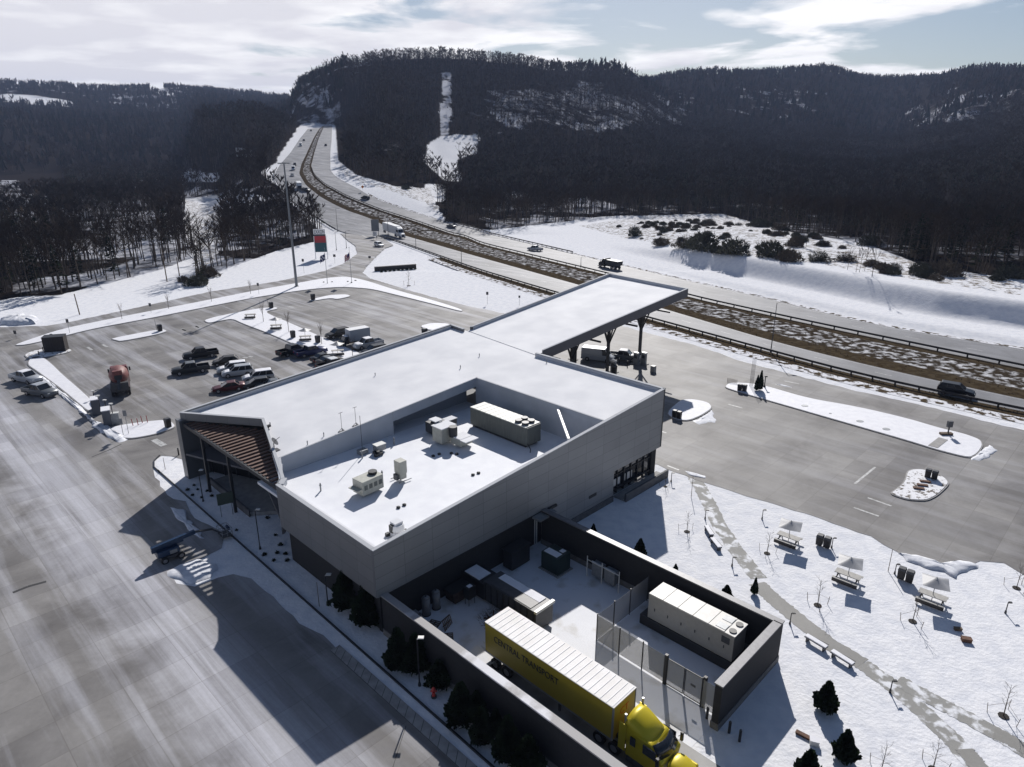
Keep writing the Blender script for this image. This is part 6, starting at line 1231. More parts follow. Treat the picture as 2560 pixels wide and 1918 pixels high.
BEN = Kind(lambda: (lambda e_: (MB().box(-.95,.95,-.24,.24,.38,.46).build('seat', mat('bench_plank', (.10,.09,.085), .7), e_), MB().box(-.93,.93,-.22,.22,.463,.56).build('snow', M_ISNOW, e_), MB().box(-.8,-.7,-.22,.22,0,.38).box(.7,.8,-.22,.22,0,.38).build('legs', M_DARK, e_), MB().bar((-.95,.28,.46),(.95,.28,.62),.04).build('back_rail', M_DARK, e_), e_)[4])(empty('garden_bench', (0,0,0), 0, 'x', 'bench')))
for a_, b_, lab in ((('m',248,375),('m',278,425),'snowy bench by the path, upper of the pair near the building'), (('m',282,445),('m',318,490),'snowy bench by the path, lower of the pair near the building'), (('m',785,970),('m',893,1035),'bench by the cleared path behind the wall corner, left one'), (('m',925,1055),('m',1035,1125),'bench by the cleared path behind the wall corner, right one')):
    A, B_ = G(*a_), G(*b_); BEN.at((A+B_)/2, heading(A, B_), lab, 'garden benches')
# small debris and boxes in the garden
def boxy(name, p, sx, sy, sz, rz, m, lab, cat, lid=None):
    e_ = empty(name, G(*p), rz, lab, cat); MB().box(-sx/2,sx/2,-sy/2,sy/2,0,sz).build('body', m, e_, bevel=.02); MB().box(-sx/2-.02,sx/2+.02,-sy/2-.02,sy/2+.02,sz,sz+.05).build('lid', lid or m, e_); return e_
M_RUST = mat('rust_brown_box', (.12,.055,.03), .8, var=.3)
boxy('planter_box', ('m',1650,978), .75, .45, .3, R(-15), M_RUST, 'rust-brown box alone in the snow right of the third umbrella shadow', 'box')
boxy('planter_box', ('m',1605,918), .6, .3, .2, R(-8), M_WOOD, 'dark low box at the corner of the third umbrella shadow', 'box')
boxy('plank', ('m',775,1492), 1.1, .28, .14, R(-40), M_RUST, 'rust-brown plank lying in snow between evergreens and wall shadow', 'plank')
boxy('utility_box', ('m',830,1532), .6, .5, .4, R(-20), M_LIGHT, 'pale utility box beside the rust-brown plank', 'utility box', M_ISNOW)
for k, (p_, lab) in enumerate(((('m',1430,118),'top stone slab on the four-cornered lot island'), (('m',1415,138),'second stone slab on the four-cornered lot island'), (('m',1395,155),'lowest stone slab on the four-cornered lot island'))):
    o = MB().box(-.6,.6,-.22,.22,0,.16).build('stone_slab', M_RUST); o.location = G(*p_, .2); o.rotation_euler = (0,0,R(-15)); tag(o, lab, 'slab', 'island slabs')
e_ = empty('fire_hydrant', G('O',763,850), 0, 'red fire hydrant in the snow beside the evergreens', 'fire hydrant'); M_HYD = mat('hydrant_red', (.5,.04,.03), .4)
MB().cyl((0,0,0),(0,0,.16),.22,n=12).build('base', M_DARK, e_); MB().cyl((0,0,.16),(0,0,.8),.14,n=12).cyl((0,0,.8),(0,0,.98),.17,.04,n=12).build('barrel', M_HYD, e_); MB().cyl((-.25,0,.6),(.25,0,.6),.07,n=8).cyl((0,-.22,.55),(0,0,.55),.09,n=8).build('outlets', M_HYD, e_)
# fuel pumps and propane kiosk
PUMP = Kind(lambda: (lambda e_: (MB().box(-.3,.3,-.5,.5,.15,2.1).build('cabinet', M_GREY, e_, bevel=.04), MB().box(-.33,.33,-.55,.55,2.1,2.35).build('header', M_LIGHT, e_), MB().box(-.31,-.30,-.35,.35,1.2,1.8).box(.30,.31,-.35,.35,1.2,1.8).build('screen', M_BLACK, e_), MB().box(-.5,.5,-.9,.9,0,.15).build('pad', M_CONC, e_), e_)[4])(empty('fuel_pump', (0,0,0), 0, 'x', 'fuel pump')))
for p_, lab in ((('H',1540,960),'fuel pump right of the front canopy column'), (('H',1400,960),'fuel pump just left of the front canopy column'), (('H',980,1110),'fuel pump in front of the middle canopy column'), (('H',240,880),'fuel pump by the two inner canopy columns')): PUMP.at(G(*p_), BA, lab, 'fuel pumps')
boxy('pump_bin', ('H',1715,1110), .8, .8, 1.2, BA, M_GREY, 'grey square bin right of the fuel pumps', 'bin', M_DARK)
KSK = Kind(lambda: (lambda e_: (MB().box(-.55,.55,-1.0,1.0,0,2.5).build('cabinet', mat('kiosk_grey', (.09,.10,.12), .5), e_, bevel=.04), MB().box(-.6,.6,-1.05,1.05,2.503,2.62).build('snow_cap', M_ISNOW, e_), e_)[2])(empty('charging_cabinet', (0,0,0), 0, 'x', 'cabinet')))
KSK.at(G('A',420,740), R(30), 'dark grey cabinet with snowy top, rear one at the left snow island', 'equipment cabinets'); KSK.at(G('A',640,960), R(30), 'dark grey cabinet with snowy top, front one at the left snow island', 'equipment cabinets')
boxy('air_station', ('A',810,960), 1.0, .7, 1.9, R(20), M_GREY, 'grey air station box right of the two snowy cabinets', 'air station', M_LIGHT)
for a, b, lab in ((('A',370,470),('A',345,305),'lamp post behind the rear snowy cabinet'), (('A',505,760),('A',445,400),'lamp post between the two snowy cabinets'), (('A',770,975),('A',690,560),'lamp post in front of the air station'), (('A',600,660),('A',585,560),'short lamp post between the snowy cabinets')):
    p = G(*a); d = ray(*b); h = max(1.5, CAM_H+d.z*(p.y/d.y)); pole('kiosk_lamp', p, h, .07, .06, lab, 'lamp post', lambda e_, h: MB().box(-.25,.25,-.2,.2,h,h+.15).build('lamp_head', M_LIGHT, e_), M_BLACK, 'lamp posts at the cabinets')
for a, b, lab in ((('A',940,1190),('A',905,840),'notice board on a post, left of two on the curved island'), (('A',1045,1160),('A',985,680),'notice board on a post, right of two on the curved island')):
    o = signpost(a, b, lab, .55, .9, M_GREY)
for p_, lab in ((('A',1185,1000),'red U-shaped rack, left one on the curved island'), (('A',1370,945),'red U-shaped rack, right one on the curved island')):
    e_ = empty('bike_rack', G(*p_), R(15), lab, 'rack', 'red racks'); mr = mat('rack_red', (.30,.03,.03), .5); MB().cyl((-.35,0,0),(-.45,0,1.3),.06,n=6).cyl((.35,0,0),(.3,0,1.3),.06,n=6).build('hoops', mr, e_); MB().box(-.6,.6,-.3,.3,0,.12).build('base', mr, e_)
# chain fence stub and shrubs at the head of the long island
e_ = empty('picket_fence', G('I',300,400), 0, 'row of short stakes at the head of the long island', 'stakes')
mb = MB(); O_ = G('I',300,400)
for k in range(9): q = G('I',265+k*20,395+k*4)-O_; mb.cyl(q, q+Vector((0,0,.9)), .04, n=5)
mb.build('stakes', M_WOOD, e_)
for k in range(4):
    o = MB().cyl((0,0,0),(.05,0,5.2-k*.15),.04,.025,n=5).build('thin_pole', M_DARK); o.location = G('I',650+k*18,450,.2); tag(o, 'thin tall pole in the tight cluster of four beside the cypress pair', 'pole', 'cluster of thin poles')
o = pole('small_lamp', G('I',905,465,.2), 1.9, .1, .08, 'thick black lamp right of the cypress pair', 'lamp post', lambda e_, h: MB().box(-.15,.3,-.12,.12,h-.1,h+.12).build('lamp_head', M_BLACK, e_), M_BLACK)
e_ = empty('post_box', G('o',1748,575,.2), 0, 'dark post with box head at the end of the long island', 'post'); MB().cyl((0,0,0),(0,0,1.9),.1,n=8).build('post', M_BLACK, e_); MB().box(-.35,.35,-.2,.2,1.2,2.1).build('head', M_DARK, e_); MB().box(-1.1,.6,-.3,.3,0,.3).build('base', M_WOOD, e_)
# rest of small low plants (dark tufts in the snow)
def tuft():
    mb = MB()
    for k in range(90):
        a_ = random.random()*6.28; el = random.random()*1.3+.15; r_ = random.uniform(.2,.36); d_ = Vector((math.cos(a_)*math.cos(el), math.sin(a_)*math.cos(el), math.sin(el)))*r_; q_ = d_.cross(Vector((random.random(), random.random(), random.random()))).normalized()*.05; mb.add([d_*.2-q_, d_*.2+q_, d_+q_*.6, d_-q_*.2], [(0,1,2,3)])
    return tag(mb.build('low_shrub', M_EVER), 'x', 'shrub')
TU = Kind(tuft)
for p_ in (('E',470,715),('E',555,655),('E',603,710),('E',535,785),('E',655,815),('E',728,730),('E',790,795),('E',1522,1085),('E',1628,1310),('E',1695,1440),('E',1482,1570),('E',1650,1545),('E',1760,1560),('E',1605,1645),('E',1782,1645),('E',1115,1245),('O',680,720)):
    TU.at(G(*p_), random.random()*6, 'small dark shrub dotting the snow in front of the building', 'low shrubs by the building', random.uniform(.75,1.1))
for k in range(9): TU.at(G('F',1560+k*65,865-k*6), random.random()*6, 'small dark shrub in the row before the low sign wall', 'shrubs by the sign wall', random.uniform(1.6,2.2))
for p_ in (('F',670,1030),('F',800,1025),('F',1040,1020),('F',1160,1005),('F',1100,1035)): TU.at(G(*p_), random.random()*6, 'small shrub at the foot of the flagpoles', 'shrubs by the flagpoles', 1.4)
for p_ in (('o',880,400),('o',1035,447),('o',1215,494),('o',1375,542)):
    o = MB().cyl((0,0,0),(0,0,.04),.55,n=14).build('manhole_cover', M_GREY); o.location = G(*p_, .2); o.scale = (1,.8,1); tag(o, {880:'largest uncovered patch cover on the long island, nearest the cypresses',1035:'tiny cover on the long island, second along',1215:'third round cover along the long island',1375:'fourth round cover along the long island'}[p_[1]], 'manhole cover', 'island covers')
    if p_[1] == 1035: o.scale = (.4,.3,1)
o = MB().box(-.6,.6,-2.1,2.1,0,.05).build('cleared_slab', M_CONC); o.location = G('o',1690,625,.19); o.rotation_euler = (0,0,R(-48)); tag(o, kind='structure')
HS = Kind(lambda: tag(MB().cyl((0,0,0),(0,0,.05),.5,n=12).build('drain_cover', M_GREY), 'x', 'drain cover'))
HAZE = 0.0001
# ------------------------------------------------------------------ plants
def arbor(h, w_, seed, n=900, shape=1.0):
    rs = random.Random(seed); e_ = empty('evergreen_tree', (0,0,0), 0, 'x', 'evergreen'); mb = MB()
    for k in range(n):
        z_ = rs.random()**.9; r_ = w_*(1-z_)**shape*(.55+.5*min(1, z_*6)) ; a_ = rs.random()*6.283; lump = 1+.16*math.sin(a_*3+z_*9+seed)+.12*math.sin(a_*5-z_*14); q = r_*lump*(.72+.36*rs.random())
        c = Vector((math.cos(a_)*q, math.sin(a_)*q, .08*h+z_*h*.92)); d = Vector((math.cos(a_)*.7, math.sin(a_)*.7, rs.uniform(.1,1.0))).normalized()*rs.uniform(.14,.30)*max(.5, w_); t = d.cross(Vector((rs.uniform(-1,1), rs.uniform(-1,1), rs.uniform(-1,1)))).normalized()*rs.uniform(.04,.10)
        mb.add([c-t, c+t, c+d+t*.2, c+d*.6-t], [(0,1,2,3)])
    core = [[(math.cos(i*math.pi/4)*w_*.78*(1-z_)**shape*(.6+.45*min(1,z_*6)), math.sin(i*math.pi/4)*w_*.78*(1-z_)**shape*(.6+.45*min(1,z_*6)), .05*h+z_*h*.9) for i in range(8)] for z_ in (0,.15,.35,.6,.85,.97)]
    mb.loft(core); mb.build('crown', M_EVER, e_); MB().cyl((0,0,0),(0,0,h*.3),.06*max(w_,.6),n=6).build('trunk', M_BARK, e_); return e_
AR = [Kind(lambda i=i: arbor(1, .44, i, 1300)) for i in range(3)]
def ever(a, b, lab, wf=1.0, i=None, group='evergreens around the building', z=0):
    p = G(*a, z); d = ray(*b); h = max(.8, CAM_H+d.z*(p.y/d.y)-z); k = random.randrange(3) if i is None else i
    return AR[k].at(p, random.random()*6, lab, group, (h*wf*.82, h*wf*.82, h))
for a, b, lab, wf in ((('k',230,222),('k',228,168),'little evergreen behind the garden wall, farthest left',.9), (('k',550,390),('k',550,275),'dark evergreen behind the garden wall in the building shadow',.9), (('k',795,508),('k',793,447),'little evergreen behind the garden wall, third along',.9), (('k',1145,690),('k',1140,595),'scruffy evergreen behind the garden wall near the generator',1.1),
    (('k',1340,650),('k',1345,545),'slim dark evergreen standing alone by the path',.55), (('m',888,1350),('m',912,1205),'large evergreen in the garden snow casting a long shadow, upper of three',.95), (('m',988,1615),('m',1020,1470),'large evergreen in the garden, middle of three',.95), (('m',790,1730),('m',822,1580),'large evergreen cut by the bottom edge of the picture',1.05),
    (('I',770,530),('I',780,285),'shorter cypress of the pair at the head of the long island',.5), (('I',825,520),('I',830,205),'taller cypress of the pair at the head of the long island',.42),
    (('h',1440,1430),('h',1380,1170),'evergreen against the side wall, first of the row by the lamp post',.95), (('h',1590,1540),('h',1540,1260),'evergreen at the building corner, second of the row',1.0), (('O',360,500),('O',320,90),'evergreen in the row along the yard wall, left of the round-based lamp',.95), (('O',560,540),('O',520,150),'evergreen behind the round-based lamp post',.95), (('O',830,720),('O',860,440),'shorter evergreen next to the fire hydrant',1.15), (('O',1080,1130),('O',1090,720),'broad evergreen right of the fire hydrant',1.05), (('O',1260,1100),('O',1290,800),'evergreen tight against the yard wall behind two others',.95), (('O',1320,1370),('O',1320,1000),'evergreen with a pointed foot, second last of the row',.85), (('O',1620,1570),('O',1600,1110),'evergreen near the bottom edge, last full one of the row',.85), (('O',1850,1750),('O',1800,1330),'evergreen cut off by the bottom edge beside the yard wall',1.0),(('O',1480,1280),('O',1500,1000),'evergreen pressed to the wall near the bottom of the row',.8)):
    ever(a, b, lab, wf, z=.2 if a[0] == 'I' else 0)
# small bare garden trees with stakes
def branchy(mb, p, d, L, r, depth, rs, spread=.5):
    q = p+d*L; mb.cyl(p, q, r, r*.6, n=5 if r > .02 else 3, cap=False)
    if depth == 0: return
    for k in range(rs.choice((2,3,3)) if depth > 1 else 3):
        a = d.orthogonal().normalized(); a.rotate(Matrix.Rotation(rs.random()*6.283, 3, d)); nd = (d+a*rs.uniform(spread*.5, spread*1.2)+Vector((0,0,.12))).normalized(); branchy(mb, p.lerp(q, rs.uniform(.45,1)), nd, L*rs.uniform(.55,.8), r*.55, depth-1, rs, spread)
def sapling(seed, lean=0):
    rs = random.Random(seed); e_ = empty('staked_sapling', (0,0,0), 0, 'x', 'sapling'); mb = MB(); mb.cyl((0,0,0),(.03,0,1.0),.035,.03,n=6).build('trunk', M_BARK, e_); mb = MB()
    for k in range(9): branchy(mb, Vector((.03,0,.8+k*.17)), Vector((math.cos(k*2.4)*.6, math.sin(k*2.4)*.6, .8)).normalized(), .42, .012, 2, rs)
    mb.cyl((.03,0,1.0),(.05,0,2.5),.028,.008,n=5); mb.build('crown', mat('sapling_twigs', (.13,.11,.09), .9), e_)
    st_ = MB()
    for a_ in (.4, 2.6, 4.6): st_.cyl((math.cos(a_)*.9,math.sin(a_)*.9,0),(math.cos(a_)*1.0,math.sin(a_)*1.0,.75),.022,n=4).bar((math.cos(a_)*.95,math.sin(a_)*.95,.55),(0,0,1.1),.012)
    st_.build('stakes', M_WOOD, e_); MB().cyl((0,0,.01),(0,0,.05),.32,n=9).build('mulch_ring', mat('mulch', (.02,.016,.013), .9), e_); return e_
SPK = [Kind(lambda i=i: sapling(i)) for i in range(3)]
for j, (p_, lab, h_) in enumerate(((('m',145,388),'faint staked sapling in the shade line near the building',1.0), (('m',577,505),'staked sapling left of the first umbrella table',1.0), (('m',850,785),'staked sapling below the middle umbrella table',1.1), (('m',1362,872),'staked sapling left of the third umbrella shadow, tall shadow',1.1), (('m',1852,1382),'staked sapling in the lower right snow',1.15), (('m',1922,692),'staked sapling by the lot at the right edge',1.1), (('N',930,830),'staked sapling cut by the bottom edge near the evergreens',1.0), (('N',1400,800),'staked sapling at the bottom edge left of the bare path',1.0), (('F',1978,1075),'lone sapling at the near rim of the triangular snowfield',1.9),
    (('J',1690,800),'bare sapling at the tip of the garden next to the paving',.8))): SPK[j%3].at(G(*p_), random.random()*6, lab, 'staked saplings', h_)
def youngtree(seed):
    rs = random.Random(seed); e_ = empty('bare_young_tree', (0,0,0), 0, 'x', 'tree'); MB().cyl((0,0,0),(0,0,2.2),.06,.05,n=6).build('trunk', M_BARK, e_); mb = MB()
    for k in range(10): branchy(mb, Vector((0,0,1.5+.12*k)), Vector((math.cos(k*2.4)*.28, math.sin(k*2.4)*.28, 1)).normalized(), 1.2, .02, 2, rs, .28)
    mb.build('crown', mat('young_twigs', (.12,.09,.07), .9), e_); return e_
YT = [Kind(lambda i=i: youngtree(i)) for i in range(2)]
for j, (p_, lab) in enumerate(((('g',818,330),'bare vase-shaped tree between the top picnic tables of the lot'), (('g',1018,412),'bare vase-shaped tree beside the third lot picnic table'), (('g',1278,505),'bare vase-shaped tree nearest the parked trucks'), (('d',750,855),'thin bare tree on the verge strip, first from left'), (('d',1037,792),'thin bare tree on the verge strip, second from left'), (('d',1300,748),'thin bare tree on the verge strip, third from left'), (('d',1540,700),'thin bare tree on the verge strip, nearest the tall mast'), (('g',1525,640),'bare tree by the snow at the building roof edge'))):
    YT[j%2].at(G(*p_, .17), random.random()*6, lab, 'bare young trees', .9 if p_[0] == 'd' else 1.1)
# ------------------------------------------------------------------ woods
def bare_arrays(seed, h=14, nl=9, nt=90, wt=.10, lw=1.0):
    """trunk part and crown part of a leafless tree, unit: metres"""
    rs = random.Random(seed); tr = MB(); cr = MB(); x = y = 0; pts = [Vector((0,0,-.4))]
    for k in range(1, 5): x += rs.uniform(-.25,.25); y += rs.uniform(-.25,.25); pts.append(Vector((x, y, h*.8*k/4)))
    for k in range(4): tr.cyl(pts[k], pts[k+1], .20*(1-k*.2)*lw, .20*(1-(k+1)*.2)*lw, n=5, cap=False)
    for k in range(nl):
        z_ = rs.uniform(.38, .92)*h; f = min(3.99, z_/(h*.8)*4); b = pts[int(f)].lerp(pts[int(f)+1], f-int(f)) if f < 3.9 else pts[4]; a_ = rs.random()*6.283; up = rs.uniform(.7,1.7); d = Vector((math.cos(a_), math.sin(a_), up)).normalized(); L = (h-z_)*.55+1.6
        cr.cyl(b, b+d*L, .07*lw, .025*lw, n=3, cap=False)
        for j in range(nt//nl):
            p = b+d*L*rs.uniform(.25,1); a2 = rs.random()*6.283; e = (d*.6+Vector((math.cos(a2)*.8, math.sin(a2)*.8, rs.uniform(.2,1)))).normalized()*rs.uniform(.8,2.0); q = e.orthogonal().normalized()*wt*rs.uniform(.5,1.1); cr.add([p-q, p+q, p+e], [(0,1,2)])
    for j in range(8):
        e = Vector((rs.uniform(-.5,.5), rs.uniform(-.5,.5), 1)).normalized()*rs.uniform(1,2.4); q = e.orthogonal().normalized()*wt; cr.add([pts[4]-q, pts[4]+q, pts[4]+e], [(0,1,2)])
    return tr, cr
def pine_arrays(seed, h=13, n=120, wt=.28):
    rs = random.Random(seed); tr = MB().cyl((0,0,-.4),(0,0,h*.9),.18,.05,n=5); cr = MB()
    for k in range(n):
        z_ = rs.uniform(.18, 1)*h; r_ = (h-z_)*.24+.4; a_ = rs.random()*6.283; r2 = r_*rs.uniform(.5,1.1); p = Vector((math.cos(a_)*.15, math.sin(a_)*.15, z_)); e = Vector((math.cos(a_)*r2, math.sin(a_)*r2, rs.uniform(-.5,.25))); q = e.cross(Vector((0,0,1))).normalized()*wt*rs.uniform(.6,1.4)+Vector((0,0,rs.uniform(-.15,.15))); cr.add([p, p+e*.6+q, p+e, p+e*.6-q], [(0,1,2,3)])
    return tr, cr
def tri_arrays(mbs):
    V, F_, M_, o = [], [], [], 0
    for mi, mb in enumerate(mbs):
        for f in mb.f:
            for k in range(1, len(f)-1): F_.append((f[0]+o, f[k]+o, f[k+1]+o)); M_.append(mi)
        V += mb.v; o += len(mb.v)
    return np.array(V, float), np.array(F_, int), np.array(M_, int)
def scatter(name, protos, P, sizes, which, mats, label, cat):
    Vs, Fs, Ms, o = [], [], [], 0
    for i, pr in enumerate(protos):
        k = np.where(which == i)[0]
        if not len(k): continue
        V, F_, M_ = pr; a = rng.random(len(k))*6.283; c, s_ = np.cos(a)[:, None], np.sin(a)[:, None]; sc = sizes[k][:, None]; wd_ = sc*(.85+.3*rng.random((len(k), 1)))
        X = (V[None, :, 0]*c-V[None, :, 1]*s_)*wd_+P[k, 0][:, None]; Y = (V[None, :, 0]*s_+V[None, :, 1]*c)*wd_+P[k, 1][:, None]; Z = V[None, :, 2]*sc+P[k, 2][:, None]
        Vs.append(np.stack([X, Y, Z], -1).reshape(-1, 3)); Fs.append((F_[None]+(np.arange(len(k))*len(V))[:, None, None]+o).reshape(-1, 3)); Ms.append(np.tile(M_, len(k))); o += len(V)*len(k)
    ob = npmesh(name, np.concatenate(Vs), np.concatenate(Fs), mats); ob.data.polygons.foreach_set('material_index', np.concatenate(Ms).astype(np.int32)); tag(ob, label, cat, kind='stuff'); return ob
WM = [M_BARK, M_TWIG, M_BARK, M_PINE]
def mats_for(pr, pine): V, F_, M_ = pr; return V, F_, M_+(2 if pine else 0)
near_p = [mats_for(tri_arrays(bare_arrays(20+i, 14, 8, 72, .085)), False) for i in range(5)]+[mats_for(tri_arrays(pine_arrays(40+i, 12, 70, .4)), True) for i in range(2)]
mid_p = [mats_for(tri_arrays(bare_arrays(50+i, 14, 4, 30, .30, 1.2)), False) for i in range(4)]+[mats_for(tri_arrays(pine_arrays(60+i, 13, 22, .9)), True) for i in range(2)]
def far_tri(seed, pine):
    rs = random.Random(seed); mb0 = MB().add([(-.3,0,0),(.3,0,0),(0,0,10)], [(0,1,2)]); mb = MB()
    for k in range(9):
        a_ = rs.random()*6.283
        if pine: e = Vector((math.cos(a_)*2.6, math.sin(a_)*2.6, rs.uniform(1,4))); mb.add([e-Vector((-e.y*.4,e.x*.4,0)), e+Vector((-e.y*.4,e.x*.4,0)), (0,0,rs.uniform(10,15))], [(0,1,2)])
        else: b = Vector((rs.uniform(-1,1), rs.uniform(-1,1), rs.uniform(3,7))); e = Vector((math.cos(a_)*2.8, math.sin(a_)*2.8, rs.uniform(4,7))); q = e.orthogonal().normalized()*.75; mb.add([b, b+e+q, b+e-q], [(0,1,2)])
    return tri_arrays((mb0, mb))
far_p = [mats_for(far_tri(70+i, i > 2), i > 2) for i in range(5)]
def cand(r0, r1, a0, a1, spacing):
    n = int(.5*R(a1-a0)*(r1*r1-r0*r0)/spacing**2); r = np.sqrt(rng.random(n)*(r1*r1-r0*r0)+r0*r0); a = R(a0)+rng.random(n)*R(a1-a0); x, y = r*np.sin(a), r*np.cos(a)
    dr = sdist(x, y, MC[::2]); k = forest(x, y).astype(bool) & (dr > 27); x, y = x[k], y[k]; return x, y, Zt(x, y)
SPARSE = [(165,478),(335,465),(345,555),(190,592)]; CLIFF = [(640,190),(720,190),(725,262),(640,262)]
def thin(x, y, z, keep=.3):
    X, Y = proj(x, y, z); k = inpoly(X, Y, SPARSE) | inpoly(X, Y, CLIFF) | inpoly(X, Y, [(0,400),(60,400),(60,480),(0,480)]); cl = fbm(x/28, y/28) < -.42
    return ~(k & (rng.random(len(x)) > keep)) & ~(cl & (rng.random(len(x)) > .5))
def pick(x, y, np_, pine_frac, nb, npn):
    pz = fbm(x/60+50, y/60+9); pine = (rng.random(len(x)) < np.clip(pine_frac+pz*.5, .03, .9)); return np.where(pine, nb+rng.integers(0, npn, len(x)), rng.integers(0, nb, len(x)))
# woodland edge: single trees, nearest first
edgeL = cand(105, 330, -44, -12, 4.5); edgeR = cand(150, 470, -6, 44, 4.6)
IND = []
PROT = {}
def indiv(kind, i):
    e_ = empty('bare_tree' if kind == 'b' else 'pine_tree', (0,0,0), 0, 'x', 'tree'); tr, cr = bare_arrays(100+i, 14, 10, 150, .06) if kind == 'b' else pine_arrays(120+i, 13, 190, .26)
    tr.build('trunk', M_BARK, e_); cr.build('crown', M_TWIG if kind == 'b' else M_PINE, e_); return e_
BT = [Kind(lambda i=i: indiv('b', i)) for i in range(5)]; PTN = [Kind(lambda i=i: indiv('p', i)) for i in range(2)]
def edge(E_, n, side, clear=4.2):
    x, y, z = E_; k = thin(x, y, z, .35); x, y, z = x[k], y[k], z[k]; X, Y = proj(x, y, z); vis = (X > -60) & (X < 2280); r = np.hypot(x, y); o = np.argsort(r+1e5*(~vis)); chosen = []; rest = []
    pk = pick(x, y, None, .10 if side == 'left' else .22, 5, 2)
    for i in o:
        if len(chosen) < n and vis[i] and all((x[i]-x[j])**2+(y[i]-y[j])**2 > clear**2 for j in chosen[-60:]): chosen.append(i)
        else: rest.append(i)
    for i in chosen:
        sc_ = random.uniform(.85,1.2)*(1.12 if side == 'left' else .95)
        if pk[i] < 5: BT[pk[i]].at((x[i], y[i], z[i]), random.random()*6.28, 'leafless tree at the edge of the woods on the %s' % ('left above the service road' if side == 'left' else 'far side of the highway'), 'bare trees along the %s woods edge' % side, sc_)
        else: PTN[pk[i]-5].at((x[i], y[i], z[i]), random.random()*6.28, 'dark pine at the edge of the woods on the %s' % ('left above the service road' if side == 'left' else 'far side of the highway'), 'pines along the %s woods edge' % side, sc_)
    rest = np.array(rest, int); return x[rest], y[rest], z[rest], pk[rest]
rL = edge(edgeL, 130, 'left'); rR = edge(edgeR, 150, 'right')
for nm, r_, lb in (('woodland', rL, 'near leafless woods on the left above the service road'), ('woodland', rR, 'near leafless woods on the far side of the highway')):
    scatter(nm, near_p, np.stack(r_[:3], 1), .85+.3*rng.random(len(r_[0])), r_[3], WM, lb, 'woods')
for a0, a1, r0, r1, sp, lb, pf in ((-44,-12,330,640,5.0,'deeper leafless woods on the left valley floor',.15), (-13,40,470,1260,6.3,'dark woods covering the slopes right of the highway',.35), (-32,-13,640,1000,7.0,'dark wooded spur left of the highway',.45)):
    x, y, z = cand(r0, r1, a0, a1, sp); k = thin(x, y, z, .25); x, y, z = x[k], y[k], z[k]
    scatter('woodland', mid_p, np.stack((x, y, z), 1), .9+.35*rng.random(len(x)), pick(x, y, None, pf, 4, 2), WM, lb, 'woods')
for a0, a1, r0, r1, sp, lb in ((-46,-12,1000,2620,14,'far wooded hills on the left horizon'), (-12,46,1260,2400,13,'far wooded ridges on the right horizon')):
    x, y, z = cand(r0, r1, a0, a1, sp); scatter('woodland', far_p, np.stack((x, y, z), 1), 1.0+.5*rng.random(len(x)), pick(x, y, None, .4, 3, 2), WM, lb, 'woods')
# scrub and single trees on the snowfield beyond the highway
def bushy(seed, n=420, sq=.7, m=None):
    rs = random.Random(seed); e_ = empty('scrub_bush', (0,0,0), 0, 'x', 'bush'); mb = MB()
    for k in range(n):
        a_ = rs.random()*6.283; el = math.asin(rs.random()); r_ = 1-.35*rs.random()**2; lump = 1+.25*math.sin(a_*3+seed)*math.cos(el*4); c = Vector((math.cos(a_)*math.cos(el), math.sin(a_)*math.cos(el), math.sin(el)*sq*1.3))*r_*lump; d = (c*.6+Vector((rs.uniform(-1,1), rs.uniform(-1,1), rs.uniform(0,1.2)))).normalized()*rs.uniform(.15,.4); t = d.orthogonal().normalized()*.045; mb.add([c-t, c+t, c+d], [(0,1,2)])
        if k % 4 == 0: mb.cyl((0,0,0), c*.8, .02, .01, n=3, cap=False)
    mb.build('foliage', m or M_PINE, e_); return e_
BU = [Kind(lambda i=i: bushy(i, 700, .6, mat('dull_olive_scrub', (.05,.05,.032), .9, var=.4) if i < 2 else mat('brown_scrub', (.085,.065,.045), .9, var=.4))) for i in range(4)]
for j, (p_, s_, lab) in enumerate(((('Q',290,140),5,'round dark tree alone on the snowfield at its left end'), (('Q',620,205),9,'large dark bush clump left of centre on the snowfield'), (('Q',540,195),6,'bush touching the left side of the large dark clump'), (('Q',420,185),4.5,'low bush left of the large dark clump'), (('Q',780,228),7.5,'broad low bush in the middle of the snowfield'), (('Q',960,240),7.5,'dense bush on the right-middle of the snowfield'), (('Q',1050,262),5.5,'bush at the front right of the middle scrub'), (('Q',1080,190),5,'bush behind the right-middle scrub'), (('Q',900,95),6,'bush at the back of the snowfield by the woods'), (('Q',1200,262),5,'brown low scrub right of the middle'), (('Q',1330,262),4.5,'brown scrub near the thin trees'), (('Q',1350,130),6,'scrub patch near the right woods'), (('Q',1450,185),5.5,'dark bush before the right woods'), (('Q',1700,330),5,'scrub at the right snowfield, front'), (('Q',1820,330),6,'large dark bush at the right end of the snowfield'), (('Q',1710,250),6,'dark bush under the right woods edge'), (('Q',2140,345),5,'scrub at the far right edge of the snowfield'), (('Q',700,225),4,'small bush between the two large clumps'), (('Q',1010,110),5,'bush at the woods edge in the middle'), (('b',1590,1215),5,'dark bush beside the far carriageway guardrail'), (('b',1250,975),4,'bush left of the brown embankment'), (('P',1560,1150),4.5,'brown thicket at the tip of the left woods'), (('P',1640,1080),5,'brown thicket behind the tip of the left woods'), (('P',1450,1120),2.5,'small brush by the forest-edge pole'))):
    p = Gt(*p_); k = j % 4 if j else 0; BU[k].at(p, random.random()*6, lab, 'scrub bushes', (s_*.72, s_*.62, s_*.72) if j else (2.8, 2.8, 4.8))
